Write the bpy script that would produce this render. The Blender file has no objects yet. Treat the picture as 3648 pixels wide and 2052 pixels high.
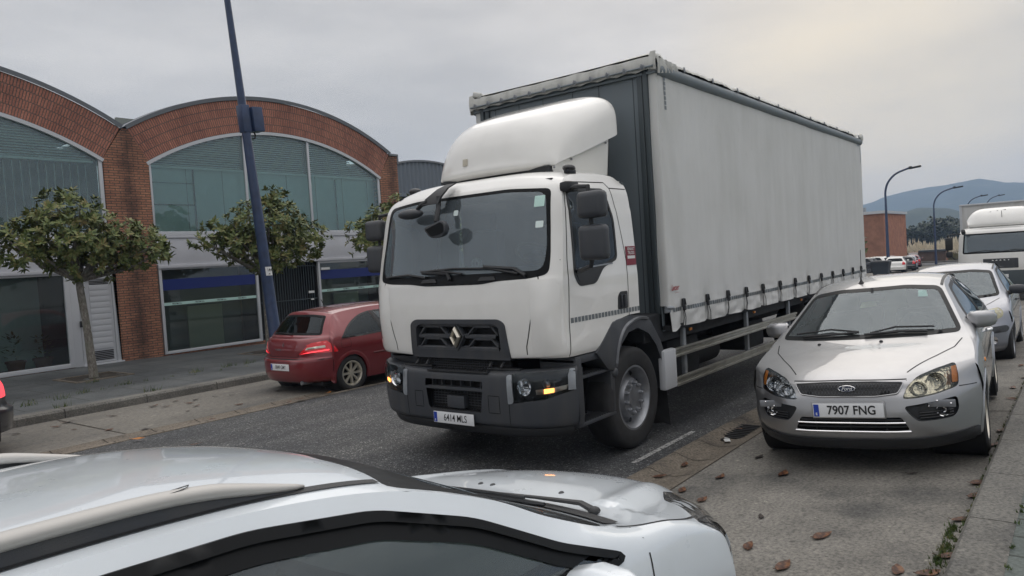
import bpy, bmesh, math, random
from math import sin, cos, pi, radians, atan2, sqrt, exp
from mathutils import Vector, Matrix, noise
from mathutils.bvhtree import BVHTree
from mathutils.geometry import delaunay_2d_cdt
random.seed(7)
SC = bpy.context.scene
COL = SC.collection

# ---------------------------------------------------------------- camera
YAW, PIT, ROL, FPX, CAMH = .6666, -.037, -.0634, 2619.9, 1.9683
f_ = Vector((cos(YAW)*cos(PIT), sin(YAW)*cos(PIT), sin(PIT)))
r_ = f_.cross(Vector((0, 0, 1))).normalized(); u_ = r_.cross(f_)
c_, s_ = cos(ROL), sin(ROL)
r2, u2 = c_*r_+s_*u_, -s_*r_+c_*u_
cam = bpy.data.cameras.new('camera'); cam_o = bpy.data.objects.new('camera', cam); COL.objects.link(cam_o)
cam.sensor_width = 36; cam.lens = FPX/3648*36; cam.clip_start = .05; cam.clip_end = 9000
mw = Matrix((r2, u2, -f_)).transposed().to_4x4(); mw.translation = Vector((0, 0, CAMH))
cam_o.matrix_world = mw; SC.camera = cam_o

# ---------------------------------------------------------------- world, sun, exposure
W = bpy.data.worlds.new('World'); SC.world = W; W.use_nodes = True
nt = W.node_tree; N = nt.nodes; L = nt.links; N.clear()
SUN_AZ, SUN_EL = radians(20), radians(38)
out = N.new('ShaderNodeOutputWorld'); bg = N.new('ShaderNodeBackground'); bg.inputs[1].default_value = .1
sky = N.new('ShaderNodeTexSky'); sky.sky_type = 'NISHITA'; sky.sun_disc = False
sky.sun_elevation = SUN_EL; sky.sun_rotation = radians(90)-SUN_AZ; sky.dust_density = 3; sky.air_density = 1.5
tc = N.new('ShaderNodeTexCoord'); mp = N.new('ShaderNodeMapping'); mp.inputs['Scale'].default_value = (1.6, 1.6, 6.5)
L.new(tc.outputs['Generated'], mp.inputs[0])
nz = N.new('ShaderNodeTexNoise'); nz.inputs['Scale'].default_value = 1.5; nz.inputs['Detail'].default_value = 6; nz.inputs['Roughness'].default_value = .55
L.new(mp.outputs[0], nz.inputs['Vector'])
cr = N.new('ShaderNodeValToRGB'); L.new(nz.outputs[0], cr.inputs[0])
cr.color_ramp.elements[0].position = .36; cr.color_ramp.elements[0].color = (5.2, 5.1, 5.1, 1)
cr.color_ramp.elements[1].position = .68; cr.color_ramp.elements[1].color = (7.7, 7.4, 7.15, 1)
# thinner warm cloud low in the sky in one direction
dv = Vector((cos(radians(12))*cos(radians(9)), sin(radians(12))*cos(radians(9)), sin(radians(9))))
dp = N.new('ShaderNodeVectorMath'); dp.operation = 'DOT_PRODUCT'; dp.inputs[1].default_value = dv; L.new(tc.outputs['Generated'], dp.inputs[0])
mr = N.new('ShaderNodeMapRange'); mr.inputs[1].default_value = .962; mr.inputs[2].default_value = 1.0; mr.inputs[3].default_value = 0; mr.inputs[4].default_value = .75
mr.interpolation_type = 'SMOOTHSTEP'; L.new(dp.outputs['Value'], mr.inputs[0])
mul = N.new('ShaderNodeMath'); mul.operation = 'MULTIPLY'; L.new(mr.outputs[0], mul.inputs[0]); L.new(nz.outputs[0], mul.inputs[1])
mul2 = N.new('ShaderNodeMath'); mul2.operation = 'MULTIPLY'; L.new(mul.outputs[0], mul2.inputs[0]); mul2.inputs[1].default_value = 1.7
mw1 = N.new('ShaderNodeMix'); mw1.data_type = 'RGBA'; L.new(mul2.outputs[0], mw1.inputs[0]); L.new(cr.outputs[0], mw1.inputs[6]); mw1.inputs[7].default_value = (9.6, 8.3, 6.3, 1)
# an overcast sky is brightest overhead
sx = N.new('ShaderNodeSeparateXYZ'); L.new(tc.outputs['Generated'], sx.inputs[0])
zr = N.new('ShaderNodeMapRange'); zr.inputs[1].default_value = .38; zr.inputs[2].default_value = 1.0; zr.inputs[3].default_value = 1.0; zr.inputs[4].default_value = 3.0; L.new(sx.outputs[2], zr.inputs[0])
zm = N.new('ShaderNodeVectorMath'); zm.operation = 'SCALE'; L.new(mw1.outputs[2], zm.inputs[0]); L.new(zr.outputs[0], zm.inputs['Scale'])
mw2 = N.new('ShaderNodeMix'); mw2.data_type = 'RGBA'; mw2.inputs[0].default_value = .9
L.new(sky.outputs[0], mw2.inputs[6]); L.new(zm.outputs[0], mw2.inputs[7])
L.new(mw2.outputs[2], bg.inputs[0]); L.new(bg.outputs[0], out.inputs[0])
sl = bpy.data.lights.new('sun', 'SUN'); sl.energy = .5; sl.angle = radians(55); sl.color = (1, .96, .9)
so = bpy.data.objects.new('sun', sl); COL.objects.link(so)
so.rotation_euler = Vector((-cos(SUN_AZ)*cos(SUN_EL), -sin(SUN_AZ)*cos(SUN_EL), -sin(SUN_EL))).to_track_quat('-Z', 'Y').to_euler()
SC.view_settings.view_transform = 'Standard'; SC.view_settings.look = 'None'
SC.view_settings.exposure = 0; SC.view_settings.gamma = 1
try:
    SC.cycles.transparent_max_bounces = 16; SC.cycles.volume_bounces = 1; SC.cycles.max_bounces = 8
    SC.cycles.use_denoising = True
except Exception: pass

# ---------------------------------------------------------------- materials
def nodes(m): return m.node_tree.nodes, m.node_tree.links
def mat(name, col, rough=.6, metal=0, coat=0, spec=.5, noise_amt=0, nscale=8, bump=0, bscale=60, emit=None, estr=0, dirt=None):
    m = bpy.data.materials.new(name); m.use_nodes = True; N, L = nodes(m); b = N['Principled BSDF']
    b.inputs['Base Color'].default_value = (*col, 1); b.inputs['Roughness'].default_value = rough
    b.inputs['Metallic'].default_value = metal; b.inputs['Coat Weight'].default_value = coat; b.inputs['Coat Roughness'].default_value = .06
    b.inputs['Specular IOR Level'].default_value = spec
    if emit: b.inputs['Emission Color'].default_value = (*emit, 1); b.inputs['Emission Strength'].default_value = estr
    if noise_amt or bump or dirt:
        tc = N.new('ShaderNodeTexCoord')
    if noise_amt:
        n = N.new('ShaderNodeTexNoise'); n.inputs['Scale'].default_value = nscale; n.inputs['Detail'].default_value = 5; L.new(tc.outputs['Object'], n.inputs['Vector'])
        r = N.new('ShaderNodeValToRGB'); L.new(n.outputs[0], r.inputs[0])
        a = noise_amt
        r.color_ramp.elements[0].position = .3; r.color_ramp.elements[0].color = (*[c*(1-a) for c in col], 1)
        r.color_ramp.elements[1].position = .7; r.color_ramp.elements[1].color = (*[min(1, c*(1+a)) for c in col], 1)
        L.new(r.outputs[0], b.inputs['Base Color'])
    if dirt:   # streaks of grime with their own shape: (colour, strength)
        mp = N.new('ShaderNodeMapping'); mp.inputs['Scale'].default_value = (3, 3, .35); L.new(tc.outputs['Object'], mp.inputs[0])
        n = N.new('ShaderNodeTexNoise'); n.inputs['Scale'].default_value = 2.2; n.inputs['Detail'].default_value = 7; L.new(mp.outputs[0], n.inputs['Vector'])
        r = N.new('ShaderNodeValToRGB'); L.new(n.outputs[0], r.inputs[0]); r.color_ramp.elements[0].position = .45; r.color_ramp.elements[1].position = .8
        r.color_ramp.elements[1].color = (dirt[1],)*3+(1,)
        mx = N.new('ShaderNodeMix'); mx.data_type = 'RGBA'; L.new(r.outputs[0], mx.inputs[0]); mx.inputs[6].default_value = (*col, 1); mx.inputs[7].default_value = (*dirt[0], 1)
        L.new(mx.outputs[2], b.inputs['Base Color'])
    if bump:
        n = N.new('ShaderNodeTexNoise'); n.inputs['Scale'].default_value = bscale; n.inputs['Detail'].default_value = 3; L.new(tc.outputs['Object'], n.inputs['Vector'])
        bp = N.new('ShaderNodeBump'); bp.inputs['Strength'].default_value = bump; bp.inputs['Distance'].default_value = .01
        L.new(n.outputs[0], bp.inputs['Height']); L.new(bp.outputs[0], b.inputs['Normal'])
    return m
def glass(name, tint, refl=1.0, ior=1.5, rough=.01, dust_veil=0, veilc=(.5, .55, .58)):
    m = bpy.data.materials.new(name); m.use_nodes = True; N, L = nodes(m); N.clear()
    o = N.new('ShaderNodeOutputMaterial'); mx = N.new('ShaderNodeMixShader'); t = N.new('ShaderNodeBsdfTransparent'); g = N.new('ShaderNodeBsdfGlossy')
    t.inputs[0].default_value = (*tint, 1); g.inputs[1].default_value = rough; g.inputs[0].default_value = (refl*.86, refl*.95, refl, 1)
    f = N.new('ShaderNodeFresnel'); f.inputs[0].default_value = ior
    # window panes are open sheets: use the facing side's fresnel on both sides
    L.new(f.outputs[0], mx.inputs[0]); L.new(t.outputs[0], mx.inputs[1]); L.new(g.outputs[0], mx.inputs[2]); L.new(mx.outputs[0], o.inputs[0])
    if dust_veil:   # dusty film, also lifting dark panes in place of sky reflections
        m2 = N.new('ShaderNodeMixShader'); d = N.new('ShaderNodeBsdfDiffuse'); d.inputs[0].default_value = (*veilc, 1)
        tc = N.new('ShaderNodeTexCoord'); n = N.new('ShaderNodeTexNoise'); n.inputs['Scale'].default_value = 3; n.inputs['Detail'].default_value = 6; L.new(tc.outputs['Object'], n.inputs['Vector'])
        r = N.new('ShaderNodeMapRange'); r.inputs[3].default_value = dust_veil*.55; r.inputs[4].default_value = dust_veil*1.45; L.new(n.outputs[0], r.inputs[0]); L.new(r.outputs[0], m2.inputs[0])
        L.new(mx.outputs[0], m2.inputs[1]); L.new(d.outputs[0], m2.inputs[2]); L.new(m2.outputs[0], o.inputs[0])
    return m
def texmat(name, build):
    m = bpy.data.materials.new(name); m.use_nodes = True; N, L = nodes(m); build(N, L, N['Principled BSDF']); return m
def ramp(N, L, src, stops):
    r = N.new('ShaderNodeValToRGB'); L.new(src, r.inputs[0]); e = r.color_ramp.elements
    e[0].position, e[0].color = stops[0][0], (*stops[0][1], 1); e[1].position, e[1].color = stops[-1][0], (*stops[-1][1], 1)
    for p, c in stops[1:-1]:
        x = e.new(p); x.color = (*c, 1)
    return r.outputs[0]
def tex(N, L, vec, kind, scale, detail=4, rough=.55, **k):
    n = N.new('ShaderNodeTex'+kind); n.inputs['Scale'].default_value = scale
    if kind == 'Noise': n.inputs['Detail'].default_value = detail; n.inputs['Roughness'].default_value = rough
    L.new(vec, n.inputs['Vector']); return n
def mixc(N, L, fac, a, b, mode='MIX'):
    m = N.new('ShaderNodeMix'); m.data_type = 'RGBA'; m.blend_type = mode
    for s, v in ((0, fac), (6, a), (7, b)):
        if isinstance(v, (int, float)): m.inputs[s].default_value = v
        elif isinstance(v, tuple): m.inputs[s].default_value = (*v, 1)
        else: L.new(v, m.inputs[s])
    return m.outputs[2]
def bumpn(N, L, b, h, strength, dist=.01):
    n = N.new('ShaderNodeBump'); n.inputs['Strength'].default_value = strength; n.inputs['Distance'].default_value = dist; L.new(h, n.inputs['Height']); L.new(n.outputs[0], b.inputs['Normal'])
def coords(N, L, kind='Object', scale=(1, 1, 1), rot=(0, 0, 0), loc=(0, 0, 0)):
    t = N.new('ShaderNodeTexCoord'); m = N.new('ShaderNodeMapping'); m.inputs['Scale'].default_value = scale; m.inputs['Rotation'].default_value = rot; m.inputs['Location'].default_value = loc
    L.new(t.outputs[kind], m.inputs[0]); return m.outputs[0]

def _asphalt(N, L, b):
    v = coords(N, L)
    vo = tex(N, L, v, 'Voronoi', 75); n1 = tex(N, L, v, 'Noise', 260, 3); n2 = tex(N, L, v, 'Noise', .9, 5); n3 = tex(N, L, v, 'Noise', 14, 4)
    sp = ramp(N, L, vo.outputs['Color'], [(.25, (.034, .037, .040)), (.62, (.070, .073, .076)), (.80, (.12, .122, .124)), (.93, (.34, .34, .335))])
    patch = ramp(N, L, n2.outputs[0], [(.35, (.72, .73, .76)), (.65, (1.12, 1.1, 1.06))])
    vt = coords(N, L, scale=(.12, 1.3, 1)); n4 = tex(N, L, vt, 'Noise', 1.6, 3, .5); tr = ramp(N, L, n4.outputs[0], [(.38, (.78, .78, .79)), (.6, (1.12, 1.12, 1.1))]); sp = mixc(N, L, 1, sp, tr, 'MULTIPLY')
    cv = tex(N, L, v, 'Voronoi', .55); cv.feature = 'DISTANCE_TO_EDGE'; nw = tex(N, L, v, 'Noise', 2.5, 6, .7); wv = N.new('ShaderNodeVectorMath'); wv.operation = 'MULTIPLY_ADD'; L.new(nw.outputs[1], wv.inputs[0]); wv.inputs[1].default_value = (1.1, 1.1, 0); L.new(v, wv.inputs[2]); L.new(wv.outputs[0], cv.inputs['Vector']); ck = ramp(N, L, cv.outputs[0], [(.0, (.45, .45, .46)), (.009, (1, 1, 1))]); sp = mixc(N, L, 1, sp, ck, 'MULTIPLY')
    c = mixc(N, L, 1, sp, patch, 'MULTIPLY'); c2 = ramp(N, L, n3.outputs[0], [(.3, (.82, .82, .82)), (.7, (1.15, 1.15, 1.15))])
    L.new(mixc(N, L, 1, c, c2, 'MULTIPLY'), b.inputs['Base Color']); b.inputs['Roughness'].default_value = .72
    bumpn(N, L, b, vo.outputs['Distance'], .7, .012)
def _concrete(N, L, b, base=(.20, .19, .17), wet=(.085, .083, .078), stretch=(1, 1, 1)):
    v = coords(N, L, scale=stretch)
    n1 = tex(N, L, v, 'Noise', 1.3, 6, .6); n2 = tex(N, L, v, 'Noise', 45, 5, .7); vo = tex(N, L, v, 'Voronoi', 38)
    c = ramp(N, L, n1.outputs[0], [(.32, wet), (.47, tuple(.8*x for x in base)), (.62, base)])
    g = ramp(N, L, n2.outputs[0], [(.34, (.5, .5, .5)), (.5, (1, 1, 1)), (.68, (1.45, 1.43, 1.4))])
    c = mixc(N, L, 1, c, g, 'MULTIPLY')
    s = ramp(N, L, vo.outputs['Color'], [(.0, (.55, .55, .56)), (.14, (1, 1, 1)), (.9, (1, 1, 1)), (.97, (1.6, 1.6, 1.55))])
    L.new(mixc(N, L, 1, c, s, 'MULTIPLY'), b.inputs['Base Color']); b.inputs['Roughness'].default_value = .85
    bumpn(N, L, b, n2.outputs[0], .55, .012)
def _brick(N, L, b, kind='Object', rot=(pi/2, 0, 0), bw=.24, bh=.062, stain=True, c1=(.41, .19, .115), c2=(.30, .13, .082), mortar=(.12, .085, .065), sc=1):
    v = coords(N, L, kind, rot=rot)
    br = N.new('ShaderNodeTexBrick'); L.new(v, br.inputs['Vector']); br.inputs['Scale'].default_value = sc
    br.inputs['Color1'].default_value = (*c1, 1); br.inputs['Color2'].default_value = (*c2, 1); br.inputs['Mortar'].default_value = (*mortar, 1)
    br.inputs['Mortar Size'].default_value = .011; br.inputs['Brick Width'].default_value = bw; br.inputs['Row Height'].default_value = bh; br.inputs['Bias'].default_value = -.1
    vo = coords(N, L)
    n = tex(N, L, vo, 'Noise', 30, 3); c = mixc(N, L, 1, br.outputs[0], ramp(N, L, n.outputs[0], [(.3, (.7, .7, .7)), (.7, (1.25, 1.25, 1.25))]), 'MULTIPLY')
    nb = tex(N, L, vo, 'Noise', 1.1, 5, .6); c = mixc(N, L, 1, c, ramp(N, L, nb.outputs[0], [(.3, (.74, .73, .74)), (.7, (1.2, 1.2, 1.17))]), 'MULTIPLY')
    if stain:
        # soot and moss runs down the middle of each pier (world x near 8.5 + 8.76 k)
        sp = N.new('ShaderNodeSeparateXYZ'); L.new(vo, sp.inputs[0])
        a = N.new('ShaderNodeMath'); a.operation = 'ADD'; L.new(sp.outputs[0], a.inputs[0]); a.inputs[1].default_value = 12.9-8.56+8.76*3+4.38
        md = N.new('ShaderNodeMath'); md.operation = 'MODULO'; L.new(a.outputs[0], md.inputs[0]); md.inputs[1].default_value = 8.76
        d = N.new('ShaderNodeMath'); d.operation = 'SUBTRACT'; L.new(md.outputs[0], d.inputs[0]); d.inputs[1].default_value = 4.38
        ab = N.new('ShaderNodeMath'); ab.operation = 'ABSOLUTE'; L.new(d.outputs[0], ab.inputs[0])
        n2 = tex(N, L, vo, 'Noise', 3.2, 6, .7); s = N.new('ShaderNodeMath'); s.operation = 'MULTIPLY_ADD'; L.new(ab.outputs[0], s.inputs[0]); s.inputs[1].default_value = -1.15; L.new(n2.outputs[0], s.inputs[2])
        f = ramp(N, L, s.outputs[0], [(.18, (0, 0, 0)), (.62, (.8, .8, .8))])
        c = mixc(N, L, f, c, (.028, .024, .024))
    L.new(c, b.inputs['Base Color']); b.inputs['Roughness'].default_value = .85
    inv = N.new('ShaderNodeMath'); inv.operation = 'SUBTRACT'; inv.inputs[0].default_value = 1; L.new(br.outputs[1], inv.inputs[1]); bumpn(N, L, b, inv.outputs[0], .6, .01)
def _slabs(N, L, b, size=(.62, .62), base=(.105, .112, .112), dark=(.05, .054, .057), kind='Object', off=.5):
    v = coords(N, L, kind)
    br = N.new('ShaderNodeTexBrick'); L.new(v, br.inputs['Vector']); br.inputs['Scale'].default_value = 1; br.offset = off
    br.inputs['Color1'].default_value = (1, 1, 1, 1); br.inputs['Color2'].default_value = (.8, .82, .84, 1); br.inputs['Mortar'].default_value = (.35, .36, .33, 1)
    br.inputs['Mortar Size'].default_value = .012; br.inputs['Brick Width'].default_value = size[0]; br.inputs['Row Height'].default_value = size[1]
    n1 = tex(N, L, v, 'Noise', .8, 6, .6); n2 = tex(N, L, v, 'Noise', 40, 5, .7)
    c = ramp(N, L, n1.outputs[0], [(.35, dark), (.65, base)]); c = mixc(N, L, 1, c, ramp(N, L, n2.outputs[0], [(.3, (.6, .6, .6)), (.7, (1.35, 1.35, 1.35))]), 'MULTIPLY')
    L.new(mixc(N, L, 1, c, br.outputs[0], 'MULTIPLY'), b.inputs['Base Color']); b.inputs['Roughness'].default_value = .8
    bumpn(N, L, b, n2.outputs[0], .3)
def _curtain(N, L, b):
    v = coords(N, L, scale=(1, 1, .16)); v2 = coords(N, L); v3 = coords(N, L, scale=(1, 1, .5))
    n1 = tex(N, L, v, 'Noise', 3.2, 7, .65); n2 = tex(N, L, v2, 'Noise', 1.1, 5); n4 = tex(N, L, v3, 'Noise', 9, 6, .8)
    c = ramp(N, L, n1.outputs[0], [(.3, (.57, .575, .56)), (.55, (.62, .625, .615)), (.75, (.65, .655, .645))])
    c = mixc(N, L, 1, c, ramp(N, L, n2.outputs[0], [(.3, (.94, .94, .93)), (.65, (1.02, 1.02, 1.02))]), 'MULTIPLY')
    c = mixc(N, L, ramp(N, L, n4.outputs[0], [(.60, (0, 0, 0)), (.82, (.5, .5, .5))]), c, (.2, .185, .16))
    L.new(c, b.inputs['Base Color']); b.inputs['Roughness'].default_value = .6
    h = tex(N, L, v3, 'Noise', 1.6, 3, .45); bumpn(N, L, b, h.outputs[0], .35, .05)
def _leaf(N, L, b, cols):
    oi = N.new('ShaderNodeTexCoord'); n = tex(N, L, oi.outputs['Object'], 'Noise', 5, 2); n2 = tex(N, L, oi.outputs['Object'], 'Noise', 37, 1)
    a = N.new('ShaderNodeMath'); a.operation = 'ADD'; L.new(n.outputs[0], a.inputs[0]); L.new(n2.outputs[0], a.inputs[1])
    h = N.new('ShaderNodeMath'); h.operation = 'MULTIPLY'; h.inputs[1].default_value = .5; L.new(a.outputs[0], h.inputs[0])
    L.new(ramp(N, L, h.outputs[0], cols), b.inputs['Base Color']); b.inputs['Roughness'].default_value = .5; b.inputs['Specular IOR Level'].default_value = .3
def _bark(N, L, b):
    v = coords(N, L, scale=(1, 1, .5)); n = tex(N, L, v, 'Noise', 26, 6, .7); n2 = tex(N, L, v, 'Noise', 6, 4)
    c = ramp(N, L, n.outputs[0], [(.3, (.07, .062, .05)), (.55, (.2, .185, .16)), (.72, (.36, .35, .32))])
    c = mixc(N, L, ramp(N, L, n2.outputs[0], [(.5, (0, 0, 0)), (.65, (.6, .6, .6))]), c, (.16, .17, .13))
    L.new(c, b.inputs['Base Color']); b.inputs['Roughness'].default_value = .9; bumpn(N, L, b, n.outputs[0], .7, .02)
def paint(name, col, metal=0, rough=.42, flake=0):
    def f(N, L, b):
        v = coords(N, L); n = tex(N, L, v, 'Noise', 2.2, 6, .6)
        c = mixc(N, L, 1, col, ramp(N, L, n.outputs[0], [(.3, (.93, .93, .925)), (.7, (1.02, 1.02, 1.02))]), 'MULTIPLY')
        L.new(c, b.inputs['Base Color']); b.inputs['Metallic'].default_value = metal
        n3 = tex(N, L, v, 'Noise', 5, 6, .7)
        L.new(ramp(N, L, n3.outputs[0], [(.3, (rough*.85,)*3), (.7, (rough*1.2,)*3)]), b.inputs['Roughness'])
        b.inputs['Coat Weight'].default_value = 1; b.inputs['Coat Roughness'].default_value = .035
        if flake:
            n2 = tex(N, L, v, 'Noise', 900, 1); bumpn(N, L, b, n2.outputs[0], flake, .001)
    return texmat(name, f)
MT = {}
MT['asphalt'] = texmat('asphalt', _asphalt)
MT['concrete'] = texmat('concrete', _concrete)
MT['concrete_left'] = texmat('concrete_left', lambda N, L, b: _concrete(N, L, b, (.175, .165, .145), (.10, .097, .09), (.35, 1, 1)))
MT['gutter'] = texmat('gutter', lambda N, L, b: _concrete(N, L, b, (.17, .145, .115), (.05, .045, .04)))
MT['kerb'] = texmat('kerb', lambda N, L, b: _concrete(N, L, b, (.165, .16, .145), (.085, .083, .078)))
MT['slabs'] = texmat('slabs', lambda N, L, b: _slabs(N, L, b, (.92, .92)))
MT['slabs_right'] = texmat('slabs_right', lambda N, L, b: _slabs(N, L, b, (.3, .2), (.12, .14, .13), (.07, .085, .078)))
MT['brick'] = texmat('brick', _brick)
MT['brick_plain'] = texmat('brick_plain', lambda N, L, b: _brick(N, L, b, stain=False, rot=(pi/2, 0, pi/2)))
MT['brick_arch'] = texmat('brick_arch', lambda N, L, b: _brick(N, L, b, kind='UV', rot=(0, 0, 0), bw=.062, bh=.222, stain=False, c1=(.43, .18, .125), c2=(.31, .125, .09), mortar=(.13, .09, .075)))
MT['curtain'] = texmat('curtain', _curtain)
MT['leaf'] = texmat('leaf', lambda N, L, b: _leaf(N, L, b, [(.36, (.035, .055, .02)), (.45, (.085, .12, .038)), (.54, (.15, .18, .055)), (.62, (.23, .17, .075))]))
MT['bark'] = texmat('bark', _bark)
MT['white_paint'] = paint('white_paint', (.80, .79, .76))
MT['fg_paint'] = paint('fg_paint', (.70, .75, .79), 0, .3)
MT['silver'] = paint('silver', (.42, .42, .43), .88, .36)
MT['silver_blue'] = paint('silver_blue', (.33, .34, .38), .8, .4)
MT['red_paint'] = paint('red_paint', (.20, .020, .026), .3, .32)
MT['black_paint'] = paint('black_paint', (.012, .013, .018), 0, .3)
MT['blue_paint'] = mat('pole_blue', (.022, .042, .10), .45, coat=.3, noise_amt=.25, nscale=6)
MT['black_plastic'] = mat('black_plastic', (.018, .019, .021), .5, bump=.15, bscale=300)
MT['grey_plastic'] = mat('grey_plastic', (.043, .047, .055), .46, bump=.2, bscale=400, dirt=((.075, .074, .07), .7))
MT['rubber'] = mat('rubber', (.022, .022, .023), .82, noise_amt=.3, nscale=10)
MT['dark'] = mat('dark', (.008, .008, .009), .8)
MT['chassis'] = mat('chassis', (.018, .02, .023), .7, noise_amt=.4)
MT['rim_grey'] = mat('rim_grey', (.27, .28, .30), .35, metal=.6, noise_amt=.2, nscale=9)
MT['alloy'] = mat('alloy', (.62, .58, .5), .3, metal=.7)
MT['alu'] = mat('alu', (.62, .61, .56), .34, metal=.85, dirt=((.3, .28, .24), .5))
MT['chrome'] = mat('chrome', (.85, .85, .86), .08, metal=1)
MT['satin'] = mat('satin_rail', (.50, .485, .46), .5, metal=.25)
MT['galv'] = mat('galvanised', (.28, .30, .32), .5, metal=.4, noise_amt=.2)
MT['grey_panel'] = mat('grey_panel', (.16, .19, .21), .45, noise_amt=.06, nscale=1.5, dirt=((.16, .17, .17), .4))
MT['grey_dark'] = mat('grey_dark', (.055, .07, .078), .5)
MT['tarp'] = mat('tarp', (.55, .55, .52), .6, bump=.5, bscale=14, dirt=((.2, .2, .19), .7))
MT['plate'] = mat('plate_white', (.72, .73, .74), .4, noise_amt=.05)
MT['plate_blue'] = mat('plate_blue', (.015, .05, .35), .4)
MT['ink'] = mat('ink', (.012, .012, .013), .5)
MT['red_ink'] = mat('red_ink', (.32, .03, .035), .5)
MT['sign_red'] = mat('sign_red', (.2, .012, .03), .45)
MT['white'] = mat('white', (.72, .73, .72), .5)
MT['reflector'] = mat('reflector_grey', (.16, .18, .19), .35, metal=.2)
MT['lens_clear'] = glass('lens_clear', (.86, .88, .9), ior=1.5)
MT['lens_aged'] = glass('lens_aged', (.88, .85, .74), ior=1.45, rough=.05)
MT['lens_red'] = mat('lens_red', (.5, .012, .018), .15, coat=1, emit=(.9, .03, .04), estr=.12)
MT['amber'] = mat('amber', (.7, .25, .05), .25, emit=(1, .32, .06), estr=.0)
MT['amber_lit'] = mat('amber_lit', (.8, .3, .08), .3, emit=(1, .34, .07), estr=5)
MT['lamp_inside'] = mat('lamp_inside', (.7, .7, .7), .18, metal=.9, bump=1, bscale=25)
MT['lamp_dark'] = mat('lamp_dark', (.010, .011, .014), .3, spec=.4)
MT['car_glass'] = glass('car_glass', (.64, .76, .74), ior=1.8, dust_veil=.05)
MT['dark_glass'] = glass('dark_glass', (.11, .12, .125), ior=1.5)
MT['truck_glass'] = glass('truck_glass', (.55, .68, .68), ior=2.1, dust_veil=.17, veilc=(.46, .54, .60))
MT['shop_glass'] = glass('shop_glass', (.66, .78, .75), ior=1.75, rough=0, dust_veil=.03)
MT['shop_glass_upper'] = glass('shop_glass_upper', (.78, .97, .94), ior=2.0, rough=0, dust_veil=.13, veilc=(.42, .60, .58))
MT['frit'] = mat('frit', (.010, .011, .012), .35, spec=.12)
MT['mirror'] = mat('mirror', (.7, .72, .75), .03, metal=1)
MT['seat'] = mat('seat', (.035, .037, .04), .85, bump=.3, bscale=80)
MT['dash'] = mat('dash', (.055, .058, .06), .7)
MT['dash_light'] = mat('dash_light', (.22, .24, .235), .6)
MT['paper'] = mat('paper', (.7, .8, .78), .6)
MT['sticker'] = mat('sticker', (.5, .72, .66), .5)
MT['alu_white'] = mat('alu_white', (.54, .555, .58), .45, metal=.1)
MT['panel_white'] = mat('panel_white', (.56, .57, .61), .5, noise_amt=.05, nscale=2)
MT['roof_sheet'] = mat('roof_sheet', (.16, .185, .215), .5, metal=.2)
MT['coping'] = mat('coping', (.17, .185, .205), .5)
MT['blind'] = mat('blind', (.85, .92, .9), .5)
MT['curtain_panel'] = mat('curtain_panel', (.72, .82, .80), .7, noise_amt=.06, nscale=1)
MT['room'] = mat('room', (.22, .24, .22), .8)
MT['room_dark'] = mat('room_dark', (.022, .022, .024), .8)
MT['room_cream'] = mat('room_cream', (.55, .58, .42), .8)
MT['blue_band'] = mat('blue_band', (.012, .028, .17), .5)
MT['white_line'] = mat('white_line', (.42, .42, .41), .7, noise_amt=.3, nscale=30)
MT['soil'] = mat('soil', (.035, .028, .02), .9, bump=1, bscale=30)
MT['dry_leaf'] = texmat('dry_leaf', lambda N, L, b: _leaf(N, L, b, [(.36, (.03, .014, .010)), (.5, (.085, .038, .022)), (.64, (.20, .095, .045))]))
MT['dry_leaf_dark'] = mat('dry_leaf_dark', (.03, .022, .018), .6, noise_amt=.3)
MT['orange_leaf'] = mat('orange_leaf', (.38, .14, .02), .5, noise_amt=.3, nscale=20)
MT['grass'] = texmat('grass', lambda N, L, b: _leaf(N, L, b, [(.36, (.03, .05, .015)), (.5, (.07, .11, .03)), (.62, (.2, .18, .08))]))
MT['moss'] = mat('moss', (.05, .075, .018), .95, bump=1, bscale=90, noise_amt=.5, nscale=30)
MT['terracotta'] = mat('terracotta', (.2, .07, .04), .8)
MT['stone'] = mat('stone', (.22, .23, .23), .85, bump=.5, bscale=60, noise_amt=.25)

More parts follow.
